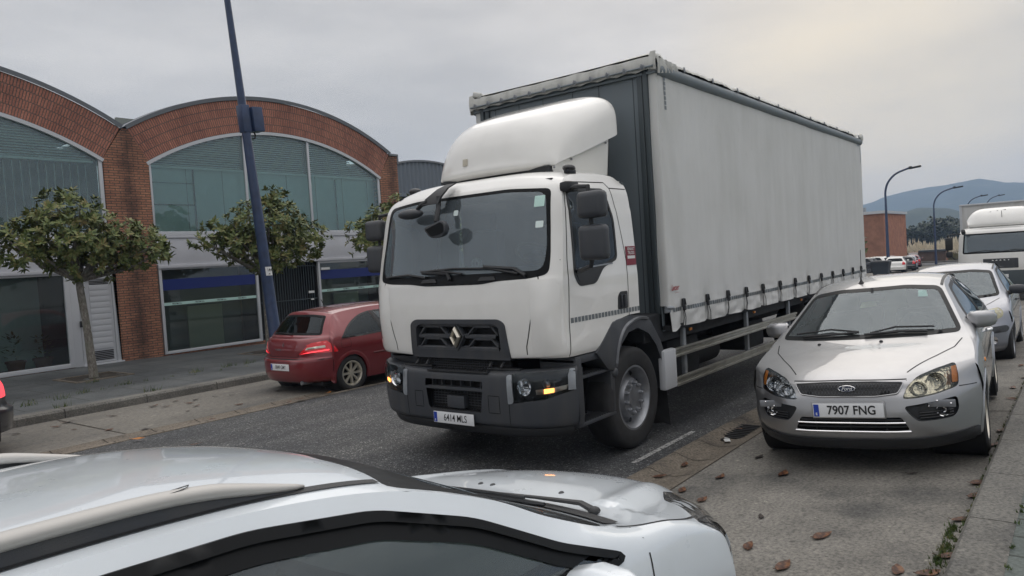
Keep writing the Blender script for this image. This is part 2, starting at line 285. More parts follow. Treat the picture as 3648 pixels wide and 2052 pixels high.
# ---------------------------------------------------------------- helpers
def to3(ax, a, b, c): return Vector((c, a, b)) if ax == 'x' else Vector((a, c, b)) if ax == 'y' else Vector((a, b, c))
def to2(ax, p): return (p[1], p[2]) if ax == 'x' else (p[0], p[2]) if ax == 'y' else (p[0], p[1])
def inside(pt, poly):
    x, y = pt; c = False; n = len(poly)
    for i in range(n):
        x1, y1 = poly[i]; x2, y2 = poly[i-1]
        if (y1 > y) != (y2 > y) and x < (x2-x1)*(y-y1)/(y2-y1)+x1: c = not c
    return c
def catmull(pts, sub, closed=False):
    pts = [Vector(p) for p in pts]; n = len(pts); o = []
    rng = n if closed else n-1
    for i in range(rng):
        if closed: a, b, c, d = pts[i-1], pts[i], pts[(i+1) % n], pts[(i+2) % n]
        else: a = pts[i-1] if i else 2*pts[0]-pts[1]; b = pts[i]; c = pts[i+1]; d = pts[i+2] if i+2 < n else 2*c-b
        # centripetal parametrisation keeps the curve from overshooting
        t0 = 0; t1 = t0+max((b-a).length, 1e-6)**.5; t2 = t1+max((c-b).length, 1e-6)**.5; t3 = t2+max((d-c).length, 1e-6)**.5
        for k in range(sub):
            t = t1+(t2-t1)*k/sub
            A1 = (t1-t)/(t1-t0)*a+(t-t0)/(t1-t0)*b; A2 = (t2-t)/(t2-t1)*b+(t-t1)/(t2-t1)*c; A3 = (t3-t)/(t3-t2)*c+(t-t2)/(t3-t2)*d
            B1 = (t2-t)/(t2-t0)*A1+(t-t0)/(t2-t0)*A2; B2 = (t3-t)/(t3-t1)*A2+(t-t1)/(t3-t1)*A3
            o.append((t2-t)/(t2-t1)*B1+(t-t1)/(t2-t1)*B2)
    if not closed: o.append(pts[-1].copy())
    return o
def curve2(pts, sub=6, closed=True): return [(p[0], p[1]) for p in catmull([(a, b, 0) for a, b in pts], sub, closed)]
def rrect(x0, y0, x1, y1, r, n=5):
    o = []
    for cx, cy, a0 in ((x1-r, y1-r, 0), (x0+r, y1-r, 90), (x0+r, y0+r, 180), (x1-r, y0+r, 270)):
        for k in range(n+1):
            a = radians(a0+90*k/n); o.append((cx+r*cos(a), cy+r*sin(a)))
    return o
def roundpoly(pts, r, n=4):
    o = []; m = len(pts)
    for i in range(m):
        p = Vector(pts[i]); a = Vector(pts[i-1]); b = Vector(pts[(i+1) % m])
        da = (a-p); db = (b-p); rr = min(r, da.length*.45, db.length*.45); s = p+da.normalized()*rr; e = p+db.normalized()*rr
        for k in range(n+1):
            t = k/n; q = (1-t)**2*s+2*t*(1-t)*p+t*t*e; o.append((q[0], q[1]))
    return o
def inset(poly, d):
    area = sum(poly[i-1][0]*poly[i][1]-poly[i][0]*poly[i-1][1] for i in range(len(poly))); sg = 1 if area > 0 else -1
    o = []; n = len(poly)
    for i in range(n):
        p = Vector(poly[i]); a = Vector(poly[i-1]); b = Vector(poly[(i+1) % n])
        d1 = (p-a); d2 = (b-p)
        if d1.length < 1e-9: d1 = d2
        if d2.length < 1e-9: d2 = d1
        n1 = Vector((-d1.y, d1.x)).normalized(); n2 = Vector((-d2.y, d2.x)).normalized(); m = (n1+n2)
        if m.length < 1e-6: m = n1
        m.normalize(); k = max(m.dot(n1), .35); q = p+m*(sg*d/k); o.append((q.x, q.y))
    return o

class M:
    def __init__(s): s.bm = bmesh.new(); s.mi = 0; s.nrm = {}
    def _f(s, vs):
        try:
            f = s.bm.faces.new(vs); f.material_index = s.mi; return f
        except ValueError: return None
    def poly(s, pts): return s._f([s.bm.verts.new(p) for p in pts])
    def grid(s, G, flip=False, closed=False):
        V = [[s.bm.verts.new(p) for p in row] for row in G]
        for i in range(len(V)-1):
            m = len(V[i])
            for j in range(m if closed else m-1):
                k = (j+1) % m; q = [V[i][j], V[i][k], V[i+1][k], V[i+1][j]]
                s._f(q[::-1] if flip else q)
        return V
    def box(s, c, sz, bev=0, rot=None, seg=2):
        t = bmesh.new(); bmesh.ops.create_cube(t, size=1); bmesh.ops.scale(t, vec=sz, verts=t.verts)
        if bev: bmesh.ops.bevel(t, geom=t.edges[:], offset=min(bev, min(sz)*.45), segments=seg, profile=.6, affect='EDGES')
        mm = Matrix.Translation(c)
        if rot: mm = mm @ (rot if isinstance(rot, Matrix) else Matrix.Rotation(rot[1], 4, rot[0]))
        bmesh.ops.transform(t, matrix=mm, verts=t.verts); s.add(t)
    def bb(s, x0, x1, y0, y1, z0, z1, bev=0): s.box(((x0+x1)/2, (y0+y1)/2, (z0+z1)/2), (abs(x1-x0), abs(y1-y0), abs(z1-z0)), bev)
    def add(s, t):
        mp = {v: s.bm.verts.new(v.co) for v in t.verts}
        for f in t.faces:
            s._f([mp[v] for v in f.verts])
        t.free()
    def prism(s, poly, ax, a, b, bev=0):
        t = bmesh.new(); area = sum(poly[i-1][0]*poly[i][1]-poly[i][0]*poly[i-1][1] for i in range(len(poly)))
        if (area > 0) == (ax == 'y'): poly = poly[::-1]
        if a > b: a, b = b, a
        v0 = [t.verts.new(to3(ax, p[0], p[1], a)) for p in poly]; v1 = [t.verts.new(to3(ax, p[0], p[1], b)) for p in poly]
        t.faces.new(v0[::-1]); t.faces.new(v1); n = len(poly)
        for i in range(n): t.faces.new((v0[i], v0[(i+1) % n], v1[(i+1) % n], v1[i]))
        if bev:
            es = [e for e in t.edges if all(len(f.verts) == n or True for f in e.link_faces) and any(len(f.verts) == n for f in e.link_faces)]
            bmesh.ops.bevel(t, geom=es, offset=bev, segments=2, profile=.6, affect='EDGES')
        big = [f for f in t.faces if len(f.verts) > 4]
        if big: bmesh.ops.triangulate(t, faces=big)
        s.add(t)
    def tube(s, pts, r, n=8, closed=False, cap=True, flat=None):
        pts = [Vector(p) for p in pts]; m = len(pts); R = r if isinstance(r, (list, tuple)) else [r]*m; rows = []; up = None
        for i, p in enumerate(pts):
            if closed: d = pts[(i+1) % m]-pts[i-1]
            else: d = pts[min(i+1, m-1)]-pts[max(i-1, 0)]
            d.normalize()
            if up is None: up = Vector((0, 0, 1)) if abs(d.z) < .9 else Vector((1, 0, 0))
            a = d.cross(up)
            if a.length < 1e-5: a = d.orthogonal()
            a.normalize(); up = a.cross(d).normalized(); fl = flat or 1
            rows.append([p+R[i]*(cos(2*pi*k/n)*a+sin(2*pi*k/n)*up*fl) for k in range(n)])
        if closed: rows.append(rows[0])
        V = s.grid(rows, closed=True)
        if cap and not closed: s._f(V[0][::-1]); s._f(V[-1])
    def lathe(s, prof, ax, c, n=32, flip=False, arc=None):
        rows = []; a0, a1 = arc or (0, 2*pi)
        for k in range(n+1 if arc else n):
            a = a0+(a1-a0)*k/n; rows.append([Vector(c)+to3(ax, r*cos(a), r*sin(a), h) for r, h in prof])
        if not arc: rows.append(rows[0])
        s.grid(rows, flip=flip)
    def disc(s, ax, c, r, n=24, flip=False):
        p = [Vector(c)+to3(ax, r*cos(2*pi*k/n), r*sin(2*pi*k/n), 0) for k in range(n)]; s.poly(p[::-1] if flip else p)
    def ball(s, c, r, seg=16):
        t = bmesh.new(); bmesh.ops.create_uvsphere(t, u_segments=seg, v_segments=max(6, seg//2), radius=1)
        r = r if isinstance(r, (tuple, list)) else (r, r, r); bmesh.ops.scale(t, vec=r, verts=t.verts); bmesh.ops.translate(t, vec=c, verts=t.verts); s.add(t)
    def hole(s, poly, ax, cond, margin=.35):
        """cut an exact opening: poly in the plane perpendicular to ax, cond(centroid) picks the side of the body"""
        xs = [p[0] for p in poly]; ys = [p[1] for p in poly]; x0, x1, y0, y1 = min(xs)-margin, max(xs)+margin, min(ys)-margin, max(ys)+margin
        n = len(poly)
        for i in range(n):
            a = Vector(poly[i-1]); b = Vector(poly[i]); d = b-a
            if d.length < 1e-5: continue
            dm = .06+.0*d.length; bx0, bx1, by0, by1 = min(a.x, b.x)-dm, max(a.x, b.x)+dm, min(a.y, b.y)-dm, max(a.y, b.y)+dm
            fs = []
            for f in s.bm.faces:
                c = f.calc_center_median(); q = to2(ax, c)
                if bx0 < q[0] < bx1 and by0 < q[1] < by1 and cond(c): fs.append(f)
            if not fs: continue
            g = list({v for f in fs for v in f.verts})+list({e for f in fs for e in f.edges})+fs
            bmesh.ops.bisect_plane(s.bm, geom=g, dist=1e-5, plane_co=to3(ax, a.x, a.y, 0), plane_no=to3(ax, -d.y, d.x, 0))
        kill = [f for f in s.bm.faces if cond(f.calc_center_median()) and inside(to2(ax, f.calc_center_median()), poly)]
        bmesh.ops.delete(s.bm, geom=kill, context='FACES')
    def surf(s): return BVHTree.FromBMesh(s.bm)
    def weld(s, d=.0005): bmesh.ops.remove_doubles(s.bm, verts=s.bm.verts, dist=d)
    def build(s, name, mats, parent=None, smooth=40, recalc=False):
        if recalc: bmesh.ops.recalc_face_normals(s.bm, faces=s.bm.faces)
        nl = None
        if s.nrm and smooth and not recalc:
            s.bm.verts.index_update(); nl = [(0, 0, 0)]*len(s.bm.verts)
            for v, n in s.nrm.items():
                if v.is_valid: nl[v.index] = tuple(n)
        me = bpy.data.meshes.new(name); s.bm.to_mesh(me); s.bm.free()
        for m in (mats if isinstance(mats, (list, tuple)) else [mats]): me.materials.append(MT[m] if isinstance(m, str) else m)
        if smooth:
            me.shade_smooth()
            if smooth < 180: me.set_sharp_from_angle(angle=radians(smooth))
            if nl: me.normals_split_custom_set_from_vertices(nl)
        o = bpy.data.objects.new(name, me); COL.objects.link(o)
        if parent: o.parent = parent
        return o
def cast(bv, ax, sg, a, b, far=30.):
    d = to3(ax, 0, 0, sg); h = bv.ray_cast(to3(ax, a, b, -sg*far), d)
    if h[0] is not None: return h[0]
    for k in range(1, 9):   # just off the silhouette: step back onto the body
        q = 1-.012*k; p = to3(ax, a*q, b, -sg*far) if ax == 'x' else to3(ax, a, b*q, -sg*far) if ax == 'z' else to3(ax, a, b-.006*k, -sg*far)
        h = bv.ray_cast(p, d)
        if h[0] is not None: return h[0]
    return None
def patch(m, bv, ax, sg, outline, off=.004, inner=None, res=.04, skirt=.012):
    """sheet that follows the body: outline in the plane perpendicular to ax"""
    def dens(lp):
        o = []
        for a, b in zip(lp, lp[1:]+lp[:1]):
            a = Vector(a); b = Vector(b); k = max(1, int((b-a).length/res)); o += [tuple(a.lerp(b, i/k)) for i in range(k)]
        return o
    outline = dens(outline); inner = dens(inner) if inner else None
    loops = [outline]+([inner] if inner else []); vs = []; es = []
    for lp in loops:
        b0 = len(vs); vs += [Vector(p) for p in lp]; es += [(b0+i, b0+(i+1) % len(lp)) for i in range(len(lp))]
    xs = [p[0] for p in outline]; ys = [p[1] for p in outline]
    nx = int((max(xs)-min(xs))/res)+1; ny = int((max(ys)-min(ys))/res)+1
    ins = inset(outline, res*.35)
    for i in range(nx):
        for j in range(ny):
            p = (min(xs)+(i+.5)*(max(xs)-min(xs))/nx, min(ys)+(j+.5)*(max(ys)-min(ys))/ny)
            if inside(p, ins) and not (inner and inside(p, inner)): vs.append(Vector(p))
    V, E, F, _, _, _ = delaunay_2d_cdt(vs, es, [], 0, 1e-6)
    hits = []; last = None
    for v in V:
        h = cast(bv, ax, sg, v.x, v.y); hits.append(h)
    good = [(V[i], h) for i, h in enumerate(hits) if h is not None]
    if not good: return
    bmv = []
    for i, h in enumerate(hits):
        if h is None:
            g = min(good, key=lambda t: (t[0]-V[i]).length_squared)[1]; k = 'xyz'.index(ax); h = to3(ax, V[i].x, V[i].y, g[k])
        h = h.copy(); h['xyz'.index(ax)] -= sg*off; bmv.append(m.bm.verts.new(h))
        dd = to3(ax, 0, 0, sg); n0 = bv.ray_cast(to3(ax, V[i].x, V[i].y, -sg*30), dd)[1]
        if n0 is not None:
            acc = Vector((0, 0, 0)); n0 = n0 if n0.dot(dd) < 0 else -n0
            for ox in (-.045, -.02, 0, .02, .045):
                for oy in (-.045, -.02, 0, .02, .045):
                    q = bv.ray_cast(to3(ax, V[i].x+ox, V[i].y+oy, -sg*30), dd)[1]
                    if q is not None:
                        if q.dot(dd) > 0: q = -q
                        if q.dot(n0) > .93: acc += q
            m.nrm[bmv[-1]] = acc.normalized() if acc.length > .1 else n0
    cnt = {}
    for f in F:
        c = sum((V[i] for i in f), Vector((0, 0)))/len(f)
        if not inside(c, outline) or (inner and inside(c, inner)): continue
        idx = list(f)
        if any((bmv[a].co-bmv[b].co).length > 5*(V[a]-V[b]).length+.04 for a, b in zip(idx, idx[1:]+idx[:1])): continue
        A = V[idx[1]]-V[idx[0]]; B = V[idx[2]]-V[idx[0]]; ccw = A.x*B.y-A.y*B.x > 0
        want = (sg < 0) if ax in 'xz' else (sg > 0)
        if ccw != want: idx = idx[::-1]
        m._f([bmv[i] for i in idx])
        for a, b in zip(idx, idx[1:]+idx[:1]): cnt[(a, b)] = 1
    if skirt:
        dv = to3(ax, 0, 0, sg*skirt)
        for a, b in list(cnt):
            if (b, a) not in cnt:
                p, q = bmv[a].co, bmv[b].co; m.poly([q, p, p+dv, q+dv])
    for v in bmv:
        if not v.link_faces: m.bm.verts.remove(v)
def seam(m, bv, ax, sg, pts, w=.007, off=.0015, res=.03, closed=False):
    P = []
    n = len(pts); rng = n if closed else n-1
    for i in range(rng):
        a = Vector(pts[i]); b = Vector(pts[(i+1) % n]); k = max(1, int((b-a).length/res))
        for j in range(k): P.append(a.lerp(b, j/k))
    if not closed: P.append(Vector(pts[-1]))
    rows = []
    for i, p in enumerate(P):
        d = (P[(i+1) % len(P)] if (closed or i+1 < len(P)) else p)-(P[i-1] if (closed or i) else p)
        if d.length < 1e-9: continue
        nn = Vector((-d.y, d.x)).normalized()*w/2; row = []
        for q in (p-nn, p+nn):
            h = cast(bv, ax, sg, q.x, q.y)
            if h is None: row = None; break
            h = h.copy(); h['xyz'.index(ax)] -= sg*off; row.append(h)
        if row: rows.append(row)
    if closed and rows: rows.append(rows[0])
    for a, b in zip(rows, rows[1:]):
        if (a[0]-b[0]).length < .25: m.poly([a[0], a[1], b[1], b[0]])
def tag(o, label, cat, group=None):
    o['label'] = label; o['category'] = cat
    if group: o['group'] = group
    return o
def root(name, loc, label, cat, group=None, rot=(0, 0, 0)):
    o = bpy.data.objects.new(name, None); COL.objects.link(o); o.location = loc; o.rotation_euler = rot; o.empty_display_size = .3
    return tag(o, label, cat, group)
def struct(o, kind='structure'): o['kind'] = kind; return o
def textm(m, s, size, origin, right, up, sx=1., depth=.002, bold=0., align='CENTER', shear=0):
    cu = bpy.data.curves.new('t', 'FONT'); cu.body = s; cu.size = size; cu.align_x = align; cu.align_y = 'CENTER'; cu.offset = bold; cu.shear = shear
    o = bpy.data.objects.new('t', cu); COL.objects.link(o); dg = bpy.context.evaluated_depsgraph_get(); dg.update()
    me = bpy.data.meshes.new_from_object(o.evaluated_get(dg)); right = Vector(right).normalized(); up = Vector(up).normalized(); nrm = right.cross(up); og = Vector(origin)
    vs = [m.bm.verts.new(og+right*v.co.x*sx+up*v.co.y+nrm*depth) for v in me.vertices]
    for p in me.polygons: m._f([vs[i] for i in p.vertices])
    bpy.data.objects.remove(o); bpy.data.curves.remove(cu); bpy.data.meshes.remove(me)
def copy_tree(o, parent=None):
    c = o.copy(); COL.objects.link(c)
    if parent: c.parent = parent
    for ch in [x for x in o.children]: copy_tree(ch, c)
    return c
def plate(parent, text, c, right, up, w=.52, h=.11, size=.092, sx=.80, lead=.026, bold=.0010):
    """number plate: c centre, right/up vectors as seen by the reader"""
    c = Vector(c); right = Vector(right).normalized(); up = Vector(up).normalized(); n = right.cross(up)
    Rm = Matrix((right, up, n)).transposed().to_4x4()
    m = M(); m.box(c, (w, h, .008), .003, rot=Rm); p = m.build('number_plate', 'plate', parent)
    m = M(); m.box(c-right*(w/2-.026)+n*.005, (.04, h*.88, .003), 0, rot=Rm); m.build('country_band', 'plate_blue', p, smooth=0)
    m = M(); textm(m, 'E', .028, c-right*(w/2-.026)-up*h*.26+n*.0066, right, up, bold=.0008); m.build('country_letter', 'white', p, smooth=0)
    m = M(); textm(m, text, size, c+right*lead+n*.0045, right, up, sx=sx, bold=bold); m.build('characters', 'ink', p, smooth=0)
    return p

# ---------------------------------------------------------------- ground levels
def zs(x): return 0 if x < 8 else -.0185*(min(x, 130)-8)
SLOPE = .065
def zpark(y): return SLOPE*(2.8-y)
# ================================================================ SETTING
XS = [-30, -20, -12, -6, -3, 0, 2, 4, 6, 8, 10, 14, 20, 28, 36, 44, 52, 60, 75, 90, 110, 130]
def strip_sheet(name, prof, mt, x0=-30, x1=130, step=1.0, lab=None):
    m = M(); G = []; x = x0; xs_ = []
    while x < x1: xs_.append(x); x += step if x < 24 else 4
    xs_.append(x1)
    for x in xs_: G.append([Vector((x, y, z+zs(x))) for y, z in prof])
    m.grid(G); return struct(m.build(name, mt))
m = M()
gx = [-500, -200, -60, -30]+[v for v in range(-28, 131, 6)]+[130, 200, 400, 800, 1500, 2600]
gy = [-1400, -800, -200, -60, -20, -8, 0, 3, 6, 10, 14, 20, 30, 60, 150, 500, 1500, 2500]
m.grid([[Vector((x, y, (zs(x) if x > -30 else 0)-.30-(0 if x < 130 else .002*(min(x, 800)-130)))) for y in gy] for x in gx])
def _field(N, L, b):
    v = coords(N, L); n = tex(N, L, v, 'Noise', .03, 8, .7); n2 = tex(N, L, v, 'Noise', 3, 6, .7)
    c = ramp(N, L, n.outputs[0], [(.35, (.05, .065, .028)), (.5, (.09, .1, .05)), (.65, (.13, .12, .07))])
    L.new(mixc(N, L, 1, c, ramp(N, L, n2.outputs[0], [(.3, (.6, .6, .6)), (.7, (1.3, 1.3, 1.3))]), 'MULTIPLY'), b.inputs['Base Color']); b.inputs['Roughness'].default_value = .95
MT['field'] = texmat('field', _field); struct(m.build('ground', 'field'))
strip_sheet('road', [(3.2, -.004), (4.5, .02), (6.4, .035), (8.2, .02), (9.7, -.004)], 'asphalt')
strip_sheet('gutter_right', [(2.76, .0), (2.80, .002), (2.86, -.015), (2.95, -.036), (3.03, -.036), (3.12, -.012), (3.18, .012), (3.24, .006), (3.25, -.05)], 'gutter', step=.5)
strip_sheet('parking_lane_right', [(.55, zpark(.55)), (1.2, zpark(1.2)), (2.0, zpark(2.0)), (2.77, zpark(2.77))], 'concrete')
strip_sheet('gutter_left', [(9.66, -.05), (9.67, .006), (9.74, .010), (9.8, -.012), (9.9, -.025), (10.0, -.012), (10.06, .004), (10.1, .002)], 'gutter', step=.5)
strip_sheet('parking_lane_left', [(10.08, .004), (11, 0), (12.5, -.003)], 'concrete_left')
def kerb(name, y0, y1, zt, foot, face, x0, x1, ln=1.0):
    m = M(); x = x0; g = .006
    while x < x1:
        xe = min(x+ln, x1); za = zs(x); zb = zs(xe); r = .018*random.random()
        P = []
        s = 1 if face == 'right' else -1   # which side shows its upright face
        pr = [(y0, -.2), (y0, zt-.03 if s < 0 else zt-.004), (y0+.025, zt), (y1-.025, zt), (y1, zt-.03 if s > 0 else zt-.004), (y1, -.2)]
        rows = [[Vector((xx, y, z+zz-.002*random.random())) for y, z in pr] for xx, zz in ((x+g, za), (xe-g, zb))]
        V = m.grid(rows); m._f(V[0][::-1]); m._f(V[1]); x = xe
    return struct(m.build(name, 'kerb', smooth=30))
kerb('kerb_right', .37, .62, .285, 0, 'right', -8, 60)
kerb('kerb_left', 12.38, 12.66, .135, 0, 'left', -8, 44, 1.25)
strip_sheet('pavement_right', [(-6, .27), (-2, .272), (.37, .278)], 'slabs_right')
strip_sheet('pavement_left', [(12.66, .128), (15, .135), (19.6, .14)], 'slabs', x1=44)
# joints in the parking slabs, and the drain recess
m = M()
for x in (4.37, 8.3, 12.2, 16.1, .4, -3.5): m.grid([[Vector((x+d, y, .0055+zs(x+d)*1.0-.003*(y-10.1)/2.3)) for y in (10.1, 11, 12.37)] for d in (-.012, .012)])
struct(m.build('slab_joints_left', 'soil', smooth=0))
m = M()
for x in (-1.2, 2.6, 8.9, 13.4, 18, 23):
    t = bmesh.new()
    m.poly([Vector((x+dx, y, zpark(y)+zs(x)+.003)) for dx, y in ((-.007, .62), (.007, .62), (.007, 2.76), (-.007, 2.76))])
x = -4
while x < 30:
    pr = [(2.80, .0035), (2.86, -.0125), (2.95, -.0335), (3.03, -.0335), (3.12, -.0095), (3.18, .0145), (3.235, .009)]
    m.grid([[Vector((x+d, y, z+zs(x))) for y, z in pr] for d in (0, .012)]); x += .55
    pass
x = -4
while x < 30:
    pr = [(9.68, .0095), (9.74, .0125), (9.8, -.0095), (9.9, -.0225), (10.0, -.0095), (10.06, .0065)]
    m.grid([[Vector((x+d, y, z+zs(x))) for y, z in pr] for d in (0, .016)]); x += .62
a_ = -4
m.grid([[Vector((x, y, zpark(2.77)+.0035+zs(x))) for y in (2.752, 2.766)] for x in range(-4, 40, 2)])
struct(m.build('slab_joints_right', 'soil', smooth=0))
# worn white road marking along the gutter
def _wornline(N, L, b):
    v = coords(N, L); n = tex(N, L, v, 'Noise', 28, 5, .8)
    L.new(ramp(N, L, n.outputs[0], [(.44, (.05, .052, .055)), (.52, (.36, .36, .35))]), b.inputs['Base Color']); b.inputs['Roughness'].default_value = .75
MT['worn_line'] = texmat('worn_line', _wornline)
m = M()
for x0, x1 in ((6.0, 7.35), (9.5, 11), (13, 14.5), (16.5, 18)): m.grid([[Vector((x, y, zs(x)+.0015+.003*(y-3.35)/.1+.0025)) for y in (3.385, 3.44)] for x in (x0, (x0+x1)/2, x1)])
struct(m.build('road_marking', 'worn_line', smooth=0))
# damp patch and grate of the drain in the right gutter
m = M(); m.bb(7.35, 7.98, 2.84, 3.16, -.06, -.024)
for k in range(8): m.bb(7.4+k*.072, 7.43+k*.072, 2.87, 3.13, -.03, -.016)
tag(m.build('drain_grate', 'dark', smooth=0), 'dark iron drain grate sunk in the gutter beside the silver hatchback', 'drain')
# car park and side road beyond
m = M(); m.grid([[Vector((x, y, zs(x)-.06)) for y in (9.5, 14, 20, 30, 48)] for x in range(44, 101, 4)]); struct(m.build('car_park', 'concrete_left'))
m = M(); m.grid([[Vector((x, y, zs(x)+.09)) for y in (9.9, 11.2)] for x in range(44, 58, 2)]); struct(m.build('traffic_island', 'kerb'))
m = M(); m.grid([[Vector((x, y, zs(x)-.03)) for y in range(-30, 61, 6)] for x in (101, 106, 112, 118)]); struct(m.build('cross_road', 'asphalt'))
m = M(); m.bb(118, 119.2, -30, 60, -2.5, zs(118)+.16); struct(m.build('kerb_far', 'kerb', smooth=0))

# ---------------------------------------------------------------- arched brick building
FY = 18.45; CZ = -1.35; RO = 8.43; RB = 8.33; RW = 7.45; PITCH = 8.76
bld = root('arched_brick_building', (12.9, FY, .1), 'red brick industrial building with two barrel arched glazed bays and grey coping', 'building')
bld_inv = Matrix.Translation((-12.9, -FY, -.1))
def B(m, name, mt, parent=bld, smooth=30):
    if parent is bld: bmesh.ops.transform(m.bm, matrix=bld_inv, verts=m.bm.verts)
    else: bmesh.ops.transform(m.bm, matrix=bld_inv, verts=m.bm.verts)
    return m.build(name, mt, parent, smooth)
A0 = radians(31.0)
def arcx(cx, R, a): return cx+R*sin(a), CZ+R*cos(a)
bays = [(12.91, 1), (12.91-PITCH, 0)]
piers = [8.53, 8.53-PITCH]
# brick arches with UVs measured along the arc
for cx, _ in bays:
    m = M(); n = 64; uvd = {}
    uvl = m.bm.loops.layers.uv.new('UVMap')
    def uvface(pts, uvs):
        f = m.poly(pts)
        for l, uv in zip(f.loops, uvs): l[uvl].uv = uv
    for k in range(n):
        a, b = -A0+2*A0*k/n, -A0+2*A0*(k+1)/n
        (xa, za), (xb, zb), (xc, zc), (xd, zd) = arcx(cx, RW, a), arcx(cx, RW, b), arcx(cx, RB, b), arcx(cx, RB, a)
        ua, ub = a*7.9, b*7.9
        uvface([(xa, FY, za), (xb, FY, zb), (xc, FY, zc), (xd, FY, zd)], [(ua, 0), (ub, 0), (ub, .888), (ua, .888)])
        uvface([(xa, FY+.3, za), (xb, FY+.3, zb), (xb, FY, zb), (xa, FY, za)], [(ua, 0), (ub, 0), (ub, .3), (ua, .3)])
    B(m, 'brick_arch', 'brick_arch', smooth=0)
    m = M()
    rows = []
    for k in range(n+1):
        a = -A0*1.005+2*A0*1.005*k/n; rows.append([Vector((*arcx(cx, R, a)[:1], y, arcx(cx, R, a)[1])) for R, y in ((RB, FY-.03), (RO, FY-.05), (RO+.01, FY+.25), (RO+.02, FY+.25))])
    m.grid(rows); B(m, 'coping', 'coping')
    m = M(); rows = []
    for k in range(33):
        a = -A0*.995+2*A0*.995*k/32; x, z = arcx(cx, RO-.03, a); rows.append([Vector((x, y, z)) for y in (FY+.2, FY+6, FY+14)])
    m.grid(rows); B(m, 'vault_roof', 'roof_sheet')
# piers
for px in piers+[8.53+PITCH]:
    m = M(); last = px > 10
    zi, zo = CZ+RW*cos(A0), CZ+RB*cos(A0)
    if last: pts = [(16.74, -.4), (17.56, -.4), (17.56, 5.76), (17.22, 5.76), (16.745, zi)]
    else: pts = [(px-.46, -.4), (px+.55, -.4), (px+.55, 2.3), (px+.55, zi+.0), (px+.09, zo), (px-.0, zo-.0), (px-.05, zo), (px-.53, zi), (px-.545, 2.35), (px-.46, 2.33)]
    m.prism(pts, 'y', FY+.001, FY+.35); B(m, 'brick_pier', 'brick', smooth=0)
m = M(); m.bb(9.04, 16.75, FY+.05, FY+.32, -.4, .14); m.bb(-.2, 7.2, FY+.05, FY+.32, -.4, .15); B(m, 'plinth', 'brick', smooth=0)
m = M(); m.bb(17.2, 17.6, FY-.03, FY+.4, 5.765, 5.83); m.bb(17.56, 17.62, FY-.02, FY+14, 5.5, 5.8); B(m, 'end_coping', 'coping', smooth=0)
m = M(); m.bb(17.3, 17.558, FY+.36, FY+14, -.5, 5.7); B(m, 'side_wall', 'brick_plain', smooth=0)
m = M(); m.bb(-4.5, 17.3, FY+12, FY+12.3, -.5, 5.5); B(m, 'rear_wall', 'room', smooth=0)
m = M(); m.bb(-4.5, 17.3, FY+.4, FY+12, 2.6, 2.9); B(m, 'upper_floor', 'room', smooth=0)
m = M(); m.bb(-4.5, 17.3, FY+.4, FY+12, -.3, .12); B(m, 'ground_floor', 'room_dark', smooth=0)
